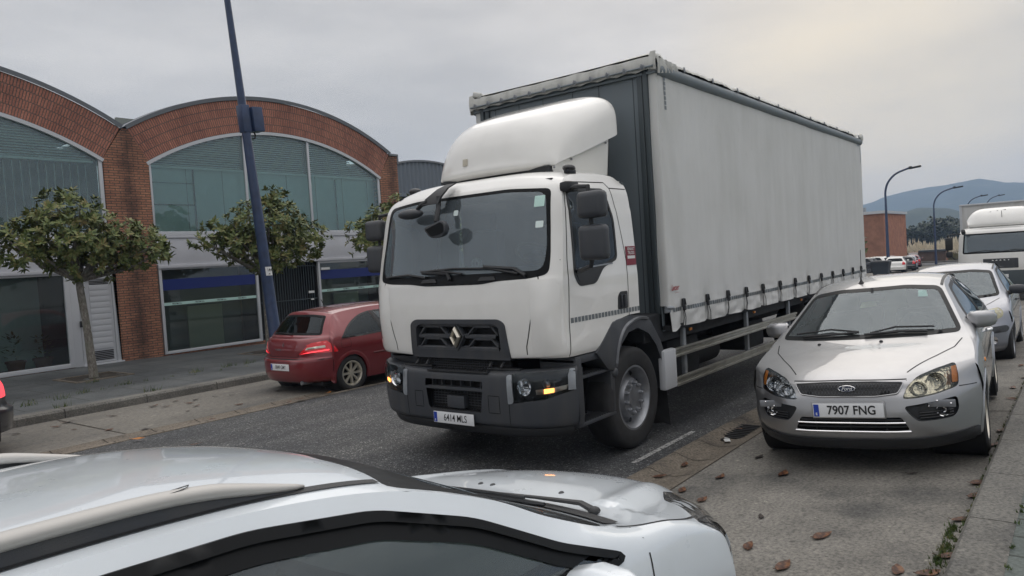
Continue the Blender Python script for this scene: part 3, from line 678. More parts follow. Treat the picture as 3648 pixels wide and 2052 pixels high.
# windows
def bar(m, x0, x1, z0, z1, d=.07, y=FY+.06): m.bb(x0, x1, y-d/2, y+d/2, z0, z1, .006)
def arcband(m, cx, x0, x1, R0, R1, y0, y1, n=40):
    a0, a1 = math.asin((x0-cx)/R0), math.asin((x1-cx)/R0); rows = []
    for k in range(n+1):
        a = a0+(a1-a0)*k/n; rows.append([Vector((cx+R*sin(a), y, CZ+R*cos(a))) for R, y in ((R1, y0), (R0, y0), (R0, y1), (R1, y1), (R1, y0))])
    m.grid(rows)
for cx, full in bays:
    xl, xr = cx-3.85, cx+3.83
    m = M(); arcband(m, cx, xl, xr, RW-.085, RW, FY-.01, FY+.1)
    zs0 = CZ+sqrt((RW-.05)**2-3.8**2)
    bar(m, xl, xl+.085, 3.2, zs0+.03); bar(m, xr-.085, xr, 3.2, zs0+.03); bar(m, xl, xr, 3.17, 3.27)
    for mx in ([11.8, 13.95] if full else [cx-1.1, cx+1.05]): bar(m, mx-.035, mx+.035, 3.2, CZ+sqrt(RW**2-(mx-cx)**2)-.05)
    w = B(m, 'upper_window_frame', 'alu_white')
    m = M(); n = 40; top = [(cx+(RW-.04)*sin(a), CZ+(RW-.04)*cos(a)) for a in [-.53+1.06*k/n for k in range(n+1)]]
    m.poly([(x, FY+.07, z) for x, z in [(xl+.03, 3.2)]+top+[(xr-.03, 3.2)]][::-1]); B(m, 'upper_glass', 'shop_glass_upper', w, 0)
    # slatted blinds over the arch and hanging cloth panels below them
    m = M(); z = 5.02
    while z < 6.05:
        hw = sqrt(max(.01, (RW-.1)**2-(z-CZ)**2)) ; hw = min(hw, 3.7)
        for x0, x1 in ((-3.7, -1.15), (-1.05, .98), (1.08, 3.7)):
            a, b = max(x0, -hw), min(x1, hw)
            if b > a: m.box((cx+(a+b)/2, FY+.24, z), (b-a, .055, .005), rot=('X', radians(38)))
        z += .062
    m.bb(cx-3.7, cx+3.7, FY+.2, FY+.26, 4.93, 4.985); B(m, 'slatted_blind', 'blind', w, 0)
    if full:
        m = M(); x = cx-3.72; k = 0; random.seed(3)
        while x < cx+3.7:
            m.bb(x, x+.515, FY+.36+.02*(k % 2), FY+.365+.02*(k % 2), 3.2, 4.95); x += .52; k += 1
        B(m, 'hanging_panels', 'curtain_panel', w, 0)
        m = M(); m.bb(cx-2.52, cx-2.5, FY+.3, FY+.34, 3.2, 4.95); m.bb(cx-3.7, cx-2.5, FY+.3, FY+.33, 3.98, 4.0); m.bb(cx+2.2, cx+2.215, FY+.3, FY+.34, 3.2, 4.9); m.bb(cx-3.7, cx-2.5, FY+.3, FY+.33, 4.55, 4.56); B(m, 'panel_rail', 'dark', w, 0)
    else:
        m = M(); x = cx-3.72
        while x < cx+3.7: m.bb(x, x+.012, FY+.4, FY+.41, 3.2, 4.92); x += .17
        B(m, 'hanging_cord', 'blind', w, 0)
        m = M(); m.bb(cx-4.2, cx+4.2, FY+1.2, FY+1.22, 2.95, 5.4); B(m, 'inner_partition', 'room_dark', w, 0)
    if full:
        m = M(); m.bb(cx-3.8, cx+3.8, FY+1.6, FY+1.7, 2.95, 6.4); B(m, 'inner_wall', 'room', smooth=0)
    # metal fascia between the storeys
    m = M(); m.bb(xl-.02 if full else xl, xr+.02, FY+.01, FY+.14, 2.42, 3.165, .01); m.bb(xl, xr, FY-.02, FY+.1, 3.1, 3.165, .006); m.bb(xl+.05, xr, FY-.03, FY+.12, 2.33, 2.42, .008); B(m, 'fascia_panel', 'panel_white')
# shopfront of the right bay
def window(x0, x1, z0, z1, gl='shop_glass', fw=.07, y=FY+.05, name='shop_window'):
    m = M(); bar(m, x0, x0+fw, z0, z1, .09, y); bar(m, x1-fw, x1, z0, z1, .09, y); bar(m, x0+fw, x1-fw, z0, z0+fw, .088, y); bar(m, x0+fw, x1-fw, z1-fw, z1, .088, y)
    w = B(m, name, 'alu_white'); m = M(); m.poly([(x0+.02, y+.01, z0+.02), (x1-.02, y+.01, z0+.02), (x1-.02, y+.01, z1-.02), (x0+.02, y+.01, z1-.02)]); B(m, 'pane', gl, w, 0); return w
w1 = window(9.12, 11.93, .15, 2.36); w2 = window(14.0, 16.74, .15, 2.33)
for w, x0, x1 in ((w1, 9.2, 11.85), (w2, 14.08, 16.66)):
    m = M(); m.bb(x0, x1, FY+.050, FY+.055, 1.77, 2.05); B(m, 'blue_band', 'blue_band', w, 0)
    m = M(); m.bb(x0, x1, FY+.050, FY+.055, 1.38, 1.455); sg = B(m, 'name_strip', 'sticker', w, 0)
    m = M(); k = 0
    xx = x0+.35
    while xx < x1-.1: textm(m, 'FESTMI S.L.', .055, (xx-12.9, .0475, 1.417-.1), (1, 0, 0), (0, 0, 1), bold=.001); xx += .62
    o = m.build('lettering', 'grey_dark', sg, smooth=0)
    m = M(); m.bb(x0, x1, FY+.9, FY+.92, .12, 2.3); B(m, 'inner_screen', 'room', w, 0)
    m = M(); m.bb(x0+.9, x0+1.9, FY+.6, FY+.65, .12, 1.3); B(m, 'cream_display_board', 'room_cream', w, 0)
# recessed entrance with folding lattice gate
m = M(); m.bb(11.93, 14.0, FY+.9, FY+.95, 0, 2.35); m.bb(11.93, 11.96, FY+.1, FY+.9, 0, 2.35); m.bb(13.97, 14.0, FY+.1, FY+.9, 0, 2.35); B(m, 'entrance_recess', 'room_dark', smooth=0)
m = M(); x = 12.0
while x < 13.95: m.bb(x, x+.02, FY+.12, FY+.14, .12, 2.3); x += .085
for z in (.3, 1.2, 2.2): m.bb(11.96, 13.97, FY+.1, FY+.12, z, z+.03)
B(m, 'entrance_gate', 'grey_dark', smooth=0)
m = M(); m.bb(13.63, 13.83, FY+.05, FY+.07, 1.38, 1.45); m.bb(13.7, 13.8, FY+.05, FY+.07, 1.17, 1.21); m.bb(14.1, 14.42, FY-.01, FY+.02, 2.06, 2.13); B(m, 'small_nameplate', 'white', smooth=0)
# left bay: glazing, door
w3 = window(2.6, 7.02, .15, 2.38, fw=.1)
m = M(); bar(m, 4.6, 4.68, .2, 2.3, .09, FY+.05); B(m, 'post', 'alu_white', w3)
m = M(); bar(m, 7.02, 7.2, .14, 2.38, .1); B(m, 'post', 'alu_white', w3)
m = M(); m.bb(2.7, 7.0, FY+1.8, FY+1.85, .12, 2.3); B(m, 'inner_screen', 'curtain_panel', w3, 0)
m = M(); bar(m, 7.21, 7.36, .15, 2.3, .12, FY+.08); bar(m, 7.97, 8.08, .15, 2.3, .12, FY+.08); bar(m, 7.36, 7.97, 2.16, 2.3, .118, FY+.08); bar(m, 7.2, 8.1, .1, .17, .2, FY+.05)
d = B(m, 'door_frame', 'alu_white')
m = M(); m.bb(7.37, 7.965, FY+.07, FY+.11, .18, 2.15)
for k in range(11): m.bb(7.46, 7.9, FY+.056, FY+.072, .5+k*.14, .5+k*.14+.128, .004)
dl = B(m, 'door', 'alu_white', d)
m = M()
for k in range(6): m.bb(7.47, 7.9, FY+.05, FY+.066, .235+k*.04, .235+k*.04+.02)
B(m, 'door_vent', 'dark', dl, 0); m = M()
for k in range(3): m.bb(7.47, 7.9, FY+.05, FY+.066, 2.03+k*.035, 2.045+k*.035)
B(m, 'door_vent', 'dark', dl, 0)
m = M(); m.bb(7.18, 7.24, FY-.06, FY+.04, 1.06, 1.2, .01); B(m, 'door_handle', 'black_plastic', dl)
# potted plants behind the shop glass
random.seed(11)
for i, (px, h) in enumerate(((5.35, .55), (6.0, .75), (6.55, .62))):
    r0 = root('potted_plant', (px, FY+.55, .12), ['leafy plant in a small pot, leftmost behind the ground floor glass', 'taller potted plant, middle of three behind the ground floor glass', 'potted plant in a terracotta pot behind the glass nearest the white door'][i], 'plant', 'potted plants behind the shop glass')
    m = M(); m.lathe([(.0, 0), (.13, 0), (.19, .26), (.21, .26), (.21, .31), (.17, .31), (.16, .27), (0, .27)], 'z', (0, 0, 0), 20); m.build('pot', 'terracotta', r0)
    m = M()
    for k in range(60):
        a = random.random()*6.28; rr = random.random()*.25; c = Vector((rr*cos(a), rr*sin(a), .3+random.random()*h*.8)); d = Vector((cos(a), sin(a), random.uniform(-.3, .8))).normalized(); s = d.cross(Vector((0, 0, 1))).normalized()*.03
        m.poly([c, c+d*.07+s, c+d*.15, c+d*.07-s])
    m.build('foliage', 'leaf', r0, smooth=0)
# corrugated vault building behind
r0 = root('corrugated_vault_building', (22, 24, 0), 'grey building with corrugated metal vaulted front, half hidden behind the brick building', 'building')
m = M(); n = 150; rows = []
for k in range(n+1):
    x = -4.2+9.5*k/n; top = 6.6-.055*(x-1.8)**2*1.0; d = .05*(1 if (k//1) % 4 < 2 else 0)
    rows.append([Vector((x, -.9-d, 5.15)), Vector((x, -.9-d, top))])
m.grid(rows); m.build('corrugated_gable', 'roof_sheet', r0, smooth=0)
m = M(); m.bb(-4.2, 5.3, -.8, 6, 0, 5.0); m.build('wall', 'grey_dark', r0, smooth=0)
m = M(); m.bb(-4.25, 5.35, -1.05, -.8, 5.0, 5.14); m.build('gutter_beam', 'roof_sheet', r0, smooth=0)
m = M(); rows = []
for k in range(31):
    x = -4.2+9.5*k/30; top = 6.63-.055*(x-1.8)**2; rows.append([Vector((x, -1.0, top-.05)), Vector((x, -1.0, top+.03)), Vector((x, 6, top+.03))])
m.grid(rows); m.build('vault_roof', 'coping', r0)

# ---------------------------------------------------------------- leaning blue lamp post
r0 = root('street_lamp', (10.05, 14.99, .12), 'blue tapered steel street lamp leaning to the left, cabinet on its shaft, number 144', 'street lamp', 'street lamps')
lean = Vector((-.076, .0, 1)).normalized()
def ax_(h): return lean*h
m = M(); m.tube([ax_(h) for h in (-.1, 0, .02, 2, 4, 6, 8, 9.6)], [.15, .15, .142, .128, .108, .088, .07, .055], 20)
m.tube([ax_(9.5), ax_(10.2)+Vector((0, -.15, 0)), ax_(10.6)+Vector((0, -.8, 0)), ax_(10.7)+Vector((0, -1.6, 0))], .045, 12); m.build('pole', 'blue_paint', r0)
m = M(); m.box(ax_(10.7)+Vector((0, -1.9, .0)), (.3, .7, .12), .04); m.build('lamp_head', 'galv', r0)
Rl = lean.to_track_quat('Z', 'Y').to_matrix().to_4x4(); Rl = Matrix.Rotation(atan2(lean.x, lean.z), 4, 'Y')
m = M(); m.box(ax_(5.46)+Vector((.26, -.02, 0)), (.26, .3, .55), .012, rot=Rl)
m.box(ax_(5.46)+Vector((.0, 0, 0)), (.22, .22, .62), .03, rot=Rl); m.build('cabinet', 'blue_paint', r0)
m = M(); m.tube([ax_(5.2)+Vector((.2, 0, 0)), ax_(5.1)+Vector((.23, 0, 0)), ax_(5.04)+Vector((.2, 0, 0)), ax_(5.02)+Vector((.14, 0, 0))], .018, 8); m.build('cable', 'black_plastic', r0)
m = M(); c0 = ax_(1.97); rows = []
for k in range(9):
    a = radians(-128+76*k/8); rows.append([c0+Vector((.136*cos(a), .136*sin(a), z))+lean*0+Vector((-.076*z, 0, 0)) for z in (-.1, .1)])
m.grid(rows); st = m.build('number_sticker', 'white', r0)
m = M(); textm(m, '144', .105, c0+Vector((.0, -.139, .025)), (1, 0, 0), (-.07, 0, 1), sx=.78, bold=.0008); m.poly([c0+Vector((x, -.138, z)) for x, z in ((-.035, -.075), (.025, -.075), (-.005, -.045))]); m.build('characters', 'ink', st, smooth=0)

# ---------------------------------------------------------------- far street lamps
def far_lamp(x, y, h, arm, label, dia=.1):
    z = zs(x)-.05; r0 = root('street_lamp', (x, y, z), label, 'street lamp', 'street lamps')
    m = M(); m.tube([(0, 0, 0), (0, 0, h*.3), (0, 0, h*.72)], [dia*1.15, dia, dia*.7], 10)
    a = arm; m.tube(catmull([(0, 0, h*.70), (0, -.01*a, h*.80), (0, -.12*a, h*.88), (0, -.42*a, h*.955), (0, -a*.95, h)], 5), dia*.68, 8); m.build('pole', 'blue_paint', r0)
    m = M(); m.box((0, -a*1.17, h+.0), (.34, a*.46, .17), .05, rot=('X', radians(-6))); m.box((0, -a*1.0, h+.09), (.15, .25, .1), .02); m.build('lamp_head', 'chassis', r0)
far_lamp(77, 15, 9.55, 2.2, 'nearest of the four far blue street lamps, standing behind the parked cars', .14)
far_lamp(104.6, 15, 9.3, 2.3, 'second of the far street lamps, in front of the dark trees', .13)
far_lamp(141, 15.6, 9.95, 2.2, 'third far street lamp, its curved arm showing above the white lorry', .12)
far_lamp(170, 15.6, 10.9, 2.3, 'smallest and farthest street lamp arm above the white lorry roof', .12)

# ---------------------------------------------------------------- magnolia trees
def leaf_poly(m, c, d, nrm, ln, w):
    s = d.cross(nrm).normalized()*w; b = c; up = d.cross(s).normalized()
    p1 = c+d*ln*.45+s-up*0; p2 = c+d*ln; p3 = c+d*ln*.45-s
    mid = c+d*ln*.5-up*w*.35
    v = [m.bm.verts.new(p) for p in (b, p1, p2, p3, mid)]
    m._f([v[0], v[1], v[4]]); m._f([v[1], v[2], v[4]]); m._f([v[2], v[3], v[4]]); m._f([v[3], v[0], v[4]])
def magnolia(loc, label, lobes, trunk_h, lean, seed, nros=430):
    random.seed(seed)
    r0 = root('magnolia_tree', loc, label, 'tree', 'magnolia trees along the pavement')
    top = Vector((lean, 0, trunk_h)); m = M()
    m.tube([(0, 0, -.1), (0, 0, .05), (lean*.4, 0, trunk_h*.5), (lean*.9, .02, trunk_h*.9), top], [.105, .085, .072, .07, .07], 12)
    tips = []
    for (cx, cy, cz, rx, ry, rz) in lobes:
        c = Vector((cx, cy, cz))
        for k in range(3):
            e = c+Vector((random.uniform(-.5, .5)*rx, random.uniform(-.5, .5)*ry, random.uniform(-.3, .5)*rz)); mid = top.lerp(e, .5)+Vector((random.uniform(-.1, .1), random.uniform(-.1, .1), -.08))
            m.tube([top-Vector((0, 0, .06)), mid, e], [.045, .03, .012], 6); tips.append(e)
    crown = M(); tot = sum(l[3]*l[4]*l[5] for l in lobes)
    for (cx, cy, cz, rx, ry, rz) in lobes:
        c = Vector((cx, cy, cz)); n = int(nros*rx*ry*rz/tot)+6
        for k in range(n):
            while True:
                p = Vector((random.uniform(-1, 1), random.uniform(-1, 1), random.uniform(-1, 1)))
                if p.length <= 1: break
            if p.length < .55 and random.random() < .6: p = p.normalized()*random.uniform(.6, 1.08)
            q = c+Vector((p.x*rx, p.y*ry, p.z*rz)); outd = Vector((p.x/rx, p.y/ry, p.z/rz+.55)).normalized()
            if random.random() < .12: crown.tube([q-outd*.25, q], .006, 4)
            nl = random.randint(6, 10); a0 = random.random()*6; t1 = outd.orthogonal().normalized(); t2 = outd.cross(t1)
            for i in range(nl):
                a = a0+i*2.4; d = (cos(a)*t1+sin(a)*t2+outd*random.uniform(.05, .95)).normalized(); ln = random.uniform(.10, .18)
                leaf_poly(crown, q+outd*random.uniform(-.05, .03), d, (outd+Vector((random.uniform(-.4, .4), random.uniform(-.4, .4), .3))).normalized(), ln, ln*random.uniform(.19, .27))
    m.build('trunk', 'bark', r0); crown.build('crown', 'leaf', r0, smooth=60)
magnolia((6.4, 16, .12), 'magnolia tree with a wide flat crown in front of the white door', [(-.1, 0, 2.85, 1.25, .9, .62), (-.25, 0, 3.35, .75, .6, .48), (.95, -.1, 2.65, .85, .7, .5), (-1.1, .1, 2.75, .5, .6, .5), (.1, 0, 2.35, .8, .6, .4), (1.5, 0, 2.55, .35, .3, .22)], 2.05, -.12, 5, 640)
magnolia((10.5, 16, .12), 'magnolia tree behind the leaning blue lamp post', [(.15, 0, 3.05, 1.05, .8, .75), (.45, 0, 3.65, .5, .4, .45), (1.2, 0, 2.75, .75, .6, .6), (-.6, 0, 2.65, .7, .6, .45), (-1.05, 0, 3.05, .45, .35, .3), (-1.6, 0, 2.72, .4, .25, .18), (.2, 0, 2.25, .8, .6, .35)], 1.95, .03, 9, 640)
magnolia((14.8, 16, .1), 'magnolia tree partly hidden behind the white lorry cab', [(.0, 0, 3.0, 1.1, .8, .75), (.4, 0, 3.6, .6, .5, .45), (-1.0, 0, 2.6, .55, .5, .4), (-1.25, 0, 2.95, .4, .3, .3), (1.0, 0, 2.8, .8, .6, .6)], 1.95, 0, 15, 430)
magnolia((19.0, 16, .0), 'magnolia tree seen through the cab windows of the white lorry', [(.0, 0, 3.0, 1.2, .8, .8), (.9, 0, 2.8, .8, .6, .6), (-.9, 0, 2.8, .7, .6, .6)], 1.95, 0, 25, 300)
# planting pits: pale edging and leaf litter
for i, (x, y) in enumerate(((6.4, 16), (10.5, 16), (14.8, 16))):
    m = M(); h = .5
    for a, b, c, d in ((-.56, .56, -.56, -.5), (-.56, .56, .5, .56), (-.56, -.5, -.5, .5), (.5, .56, -.5, .5)): m.bb(x+a, x+b, y+c, y+d, .05, .158+zs(x))
    struct(m.build('tree_pit_edging', 'gutter', smooth=0)); m = M(); m.grid([[Vector((x-.5+.1*i_, y-.5+.1*j_, .143+zs(x)+.03*noise.noise(Vector((i_*.7, j_*.7, x))))) for j_ in range(11)] for i_ in range(11)]); struct(m.build('soil', 'soil'))
# weeds along joints
def tufts(spots, name='weeds'):
    m = M()
    for x, y, z, r, n, h in spots:
        for k in range(n):
            a = random.random()*6.28; rr = r*random.random(); p = Vector((x+rr*cos(a), y+rr*sin(a)*.6, z)); hh = h*random.uniform(.4, 1.2); d = Vector((random.uniform(-.5, .5), random.uniform(-.5, .5), 1))*hh; s = Vector((random.uniform(-1, 1), random.uniform(-1, 1), 0)).normalized()*.006
            m.poly([p-s, p+s, p+d*.6+s*.6]); m.poly([p-s+d*.0, p+d, p+d*.55])
    return struct(m.build(name, 'grass', smooth=0), 'stuff')
random.seed(21); sp = []
for x, y in ((5.4, 13.9), (6.15, 14.1), (4.9, 13.6), (7.6, 14.2), (8.4, 14.3), (8.9, 14.35), (9.4, 14.3), (9.7, 13.4), (4.4, 13.5), (6.1, 15.2), (6.0, 12.66), (4.6, 12.66), (9.9, 12.9)): sp.append((x, y, .13+zs(x), .16, 26, .13))
for k in range(26): x = 4+k*.28; sp.append((x, 14.0+.3*math.sin(k*3.1), .13+zs(x), .1, 6, .07))
for k in range(10): sp.append((9.6+random.random()*.5, 13.3+random.random()*.5, .13, .12, 12, .32))
for k in range(70): x = 3.5+k*.11+random.random()*.1; sp.append((x, .655, zpark(.65)+zs(x), .035, random.randint(0, 14), .035))
for k in range(40): x = 3.6+random.random()*1.6; sp.append((x, .68+.05*random.random(), zpark(.66), .06, 14, .04))
sp += [(x, .36, .285, .03, 12, .03) for x in (4.3, 4.6, 5.2, 5.3, 6.1, 5.0)]
tufts(sp)
m = M()
for k in range(60):
    x = 3.4+k*.12; w = .02+.05*abs(noise.noise(Vector((x*1.7, 0, 0))))*(2.2 if x < 6 else 1)
    G = [[Vector((x+i*.06, .622+w*j/3, zpark(.63)+zs(x)+.004+.012*(1-abs(j-1)/2))) for j in range(4)] for i in range(3)]; m.grid(G)
struct(m.build('moss_strip', 'moss'), 'stuff')
# stone block seen past the dark car's tail
r0 = tag(None, '', '') if False else None
m = M(); m.bb(3.3, 4.36, 14.6, 15.1, .38, .80, .03); m.bb(3.5, 4.15, 14.7, 15.0, .1, .38, .01)
tag(m.build('stone_bench', 'stone'), 'grey stone bench on the pavement at the left edge, behind the black car', 'bench')

# ---------------------------------------------------------------- far setting
MT['brick_orange'] = texmat('brick_orange', lambda N, L, b: _brick(N, L, b, stain=False, rot=(pi/2, 0, pi/2), c1=(.50, .21, .12), c2=(.42, .17, .095), mortar=(.3, .15, .10)))
r0 = root('orange_brick_building', (100, 27, zs(100)), 'plain orange brick building behind the car park, at the lorry tail', 'building')
m = M(); m.bb(0, 14, -7.2, 14, -.5, 6.6); m.build('wall', 'brick_orange', r0, smooth=0)
m = M(); m.bb(-.2, 14.2, -7.4, 14.2, 6.6, 6.95); m.build('parapet', 'alu_white', r0, smooth=0)
m = M(); m.bb(3, 3.6, -4.5, -4.2, 6.9, 7.6); m.bb(4, 5, -4, -3.2, 6.9, 7.3); m.build('roof_vent', 'galv', r0, smooth=0)
def blobtree(loc, label, rx, rz, h, seed, mt='leaf', n=520, leaf=.35, name='round_tree', group=None):
    random.seed(seed); r0 = root(name, loc, label, 'tree', group)
    m = M(); m.tube([(0, 0, 0), (0, 0, h*.55)], [rx*.1, rx*.05], 6); m.build('trunk', 'bark', r0)
    m = M(); lob = [(random.uniform(-.5, .5)*rx, random.uniform(-.5, .5)*rx, h*.6+random.uniform(-.4, .5)*rz, random.uniform(.4, .65)) for _ in range(7)]
    for k in range(n):
        cx, cy, cz, s = random.choice(lob)
        p = Vector((random.gauss(0, 1), random.gauss(0, 1), random.gauss(0, 1))).normalized()*random.uniform(.6, 1.05)
        q = Vector((cx+p.x*rx*s, cy+p.y*rx*s, cz+p.z*rz*s)); d = (p+Vector((random.uniform(-1, 1), random.uniform(-1, 1), random.uniform(-1, 1)))*.8).normalized()
        leaf_poly(m, q, d, Vector((random.uniform(-1, 1), random.uniform(-1, 1), 1)).normalized(), leaf*random.uniform(.6, 1.3), leaf*.4)
    m.build('crown', mt, r0, smooth=60)
blobtree((86, 20.2, zs(86)), 'dark round tree in front of the orange brick building', 1.5, 2.4, 4.0, 2, n=500, leaf=.4)
# hills
def hill(name, x0, x1, prof, mt, seed):
    ys = sorted(prof); m = M(); rows = []
    def h(y):
        for a, b in zip(ys, ys[1:]):
            if a[0] <= y <= b[0]: t = (y-a[0])/(b[0]-a[0]); return a[1]+(b[1]-a[1])*t
        return ys[0][1] if y < ys[0][0] else ys[-1][1]
    ny = 420; nx = 10; y0, y1 = ys[0][0], ys[-1][0]
    for i in range(nx+1):
        t = i/nx; x = x0+(x1-x0)*t; row = []
        for j in range(ny+1):
            y = y0+(y1-y0)*j/ny; s = sin(min(1, t*1.12)*pi/2)**1.2; n = noise.noise(Vector((x*.006, y*.006, seed)))*.10*h(y)+noise.noise(Vector((x*.05, y*.05, seed)))*2.0*(x0/2500)
            row.append(Vector((x, y, -6+(h(y)+6)*s+n*s)))
        rows.append(row)
    m.grid(rows); return struct(m.build(name, mt))
def _forest(N, L, b):
    v = coords(N, L); n = tex(N, L, v, 'Noise', .02, 9, .75); L.new(ramp(N, L, n.outputs[0], [(.35, (.018, .03, .018)), (.55, (.035, .05, .028)), (.68, (.08, .09, .05))]), b.inputs['Base Color']); b.inputs['Roughness'].default_value = 1
MT['forest'] = texmat('forest', _forest)
hill('hill_far', 1700, 2500, [(-1350, 60), (-600, 90), (-100, 110), (137, 122), (170, 125), (228, 140), (262, 134), (294, 131), (353, 128), (402, 124), (446, 117), (470, 108), (498, 101), (560, 99), (700, 110), (900, 150), (1300, 120), (1900, 130), (2450, 60)], 'forest', 1.3)
hill('hill_near', 700, 1000, [(-700, 5), (-200, 12), (60, 18), (95, 23), (110, 24), (125, 30), (150, 32), (165, 27), (190, 29), (230, 22), (300, 26), (450, 34), (700, 30), (1200, 8)], 'forest', 5.1)
MT['wood_leaf'] = texmat('wood_leaf', lambda N, L, b: _leaf(N, L, b, [(.36, (.012, .022, .014)), (.5, (.03, .045, .026)), (.62, (.055, .065, .035))]))
# dark wood, and pampas grass in front of it
random.seed(4)
wd = M()
for k in range(210):
    y = random.uniform(22, 52) if k > 40 else random.uniform(-30, 22); x = random.uniform(225, 262); hmax = 5.4+3.6*exp(-((y-32)/8.0)**2)-(1.8 if y > 40 else 0)+(1 if y < 22 else 0)
    H = hmax*random.uniform(.75, 1.05); r = random.uniform(1.2, 2.2)
    for j in range(110):
        p = Vector((random.gauss(0, 1), random.gauss(0, 1), random.gauss(0, 1))).normalized()*random.uniform(.5, 1.05); q = Vector((x+p.x*r, y+p.y*r, -2.6+H*.66+p.z*H*.36))
        leaf_poly(wd, q, Vector((random.uniform(-1, 1), random.uniform(-1, 1), random.uniform(-1, 1))).normalized(), Vector((0, 0, 1)), random.uniform(.6, 1.1), .36)
struct(wd.build('distant_wood', 'wood_leaf', smooth=60), 'stuff')
MT['plume'] = mat('plume', (.62, .55, .42), .9, noise_amt=.2, nscale=4); MT['reed'] = texmat('reed', lambda N, L, b: _leaf(N, L, b, [(.36, (.06, .07, .03)), (.5, (.15, .14, .07)), (.62, (.27, .23, .13))]))
def pampas(spots, seed):
    random.seed(seed); a = M(); b = M()
    for x, y, r, h, n in spots:
        z = zs(x)-.2
        for k in range(n):
            p = Vector((x+random.uniform(-1, 1)*r, y+random.uniform(-1, 1)*r, z)); hh = h*random.uniform(.55, 1.0); d = Vector((random.uniform(-.18, .18), random.uniform(-.25, .25), 1)).normalized(); w = Vector((0, random.uniform(.06, .12), 0))
            q = p+d*hh
            if random.random() < .55: b.poly([q-w*.3, q+d*hh*.16+w, q+d*hh*.36, q+d*hh*.16-w]); a.poly([p-w*.2, p+w*.2, q+w*.15])
            for j in range(5):
                dd = Vector((random.uniform(-.7, .7), random.uniform(-.7, .7), 1)).normalized()*hh*.75; a.poly([p-w*.4, p+w*.4, p+dd])
    struct(b.build('pampas_plumes', 'plume', smooth=0), 'stuff'); struct(a.build('reeds', 'reed', smooth=0), 'stuff')
random.seed(8); sp = []
for k in range(70):
    y = random.uniform(11, 31); x = random.uniform(124, 150)
    if noise.noise(Vector((y*.45, 3.3, 1))) < -.12: continue
    sp.append((x, y, 1.3, random.uniform(1.7, 3.1) if (y > 22 or y < 20) else 1.6, 80))
for k in range(16): sp.append((random.uniform(124, 145), random.uniform(-20, 11), 1.5, 1.8, 30))
pampas(sp, 12)
# low brick wall and hut in the field
r0 = root('brick_hut', (121, 19.2, zs(121)+.05), 'low dark roofed brick hut at the roadside before the pampas grass', 'hut')
m = M(); m.bb(-.8, 1.5, -3.2, 1.6, 0, 1.5); m.build('wall', 'brick_plain', r0, smooth=0)
m = M(); m.bb(-1, 1.7, -3.4, 0.2, 1.5, 1.75); m.build('roof', 'grey_dark', r0, smooth=0)
m = M(); m.bb(-.86, -.8, .3, 1.5, 1.2, 1.5); m.build('sign_board', 'white', r0, smooth=0)
# wheeled refuse container
r0 = root('refuse_container', (62, 12.6, zs(62)-.055), 'dark four-wheeled refuse container on the kerb beside the white hatchback', 'bin')
m = M(); rows = [[Vector((sx*x, sy*y, z)) for sx, sy in ((-1, -1), (1, -1), (1, 1), (-1, 1))] for x, y, z in ((.38, .52, .2), (.42, .60, .8), (.47, .66, 1.1))]
m.grid(rows, closed=True); m.poly(rows[0]); m.build('container', mat('bin_grey', (.03, .038, .048), .5), r0, smooth=0)
m = M(); m.box((0, 0, 1.14), (1.0, 1.36, .09), .03); m.box((0, 0, 1.2), (.8, 1.2, .07), .03); m.build('lid', 'grey_plastic', r0)
for sx in (-.3, .3):
    for sy in (-.45, .45): m = M(); m.lathe([(0, -.03), (.09, -.03), (.09, .03), (0, .03)], 'y', (sx, sy, .09), 12); m.bb(sx-.03, sx+.03, sy-.04, sy+.04, .09, .22); m.build('wheel', 'rubber', r0)

# hazy air between here and the hills
hz = bpy.data.materials.new('haze'); hz.use_nodes = True; N, L = nodes(hz); N.clear(); o = N.new('ShaderNodeOutputMaterial'); v = N.new('ShaderNodeVolumePrincipled')
v.inputs['Color'].default_value = (.52, .70, 1, 1); v.inputs['Density'].default_value = .00040; v.inputs['Anisotropy'].default_value = .0; L.new(v.outputs[0], o.inputs['Volume']); MT['haze'] = hz
m = M(); m.bb(-520, 2620, -1420, 2520, -12, 200); struct(m.build('haze', 'haze', smooth=0), 'stuff')
# ================================================================ VEHICLES: shared builders
def strip(m, st, nv=48, sub=8):
    """lateral curves swept from the front bumper over the roof: (xc,zc, xe,ye,ze, px,pz)"""
    A = catmull([(s[0], s[1], s[5]) for s in st], sub); Bq = catmull([(s[2], s[3], s[4]) for s in st], sub); Pz = catmull([(s[6], 0, 0) for s in st], sub)
    G = []
    for a, b, p in zip(A, Bq, Pz):
        row = []
        if p.x < 0:   # squared-off superellipse section, exponent -pz
            n = -p.x
            for j in range(-nv, nv+1):
                th = abs(j)/nv*pi/2; v = sin(th)**(2/n); c = max(0, cos(th))**(2/n) if abs(j) < nv else 0
                row.append(Vector((a.x+(b.x-a.x)*v**a.z, b.y*v*(1 if j > 0 else -1), b.z+(a.y-b.z)*c)))
            G.append(row); continue
        for j in range(-nv, nv+1):
            v = sin(j/nv*pi/2)*.35+j/nv*.65; v = max(-1, min(1, v)); w = abs(v)
            row.append(Vector((a.x+(b.x-a.x)*w**a.z, b.y*v, a.y+(b.z-a.y)*w**p.x)))
        G.append(row)
    m.grid(G); return G, A, Bq
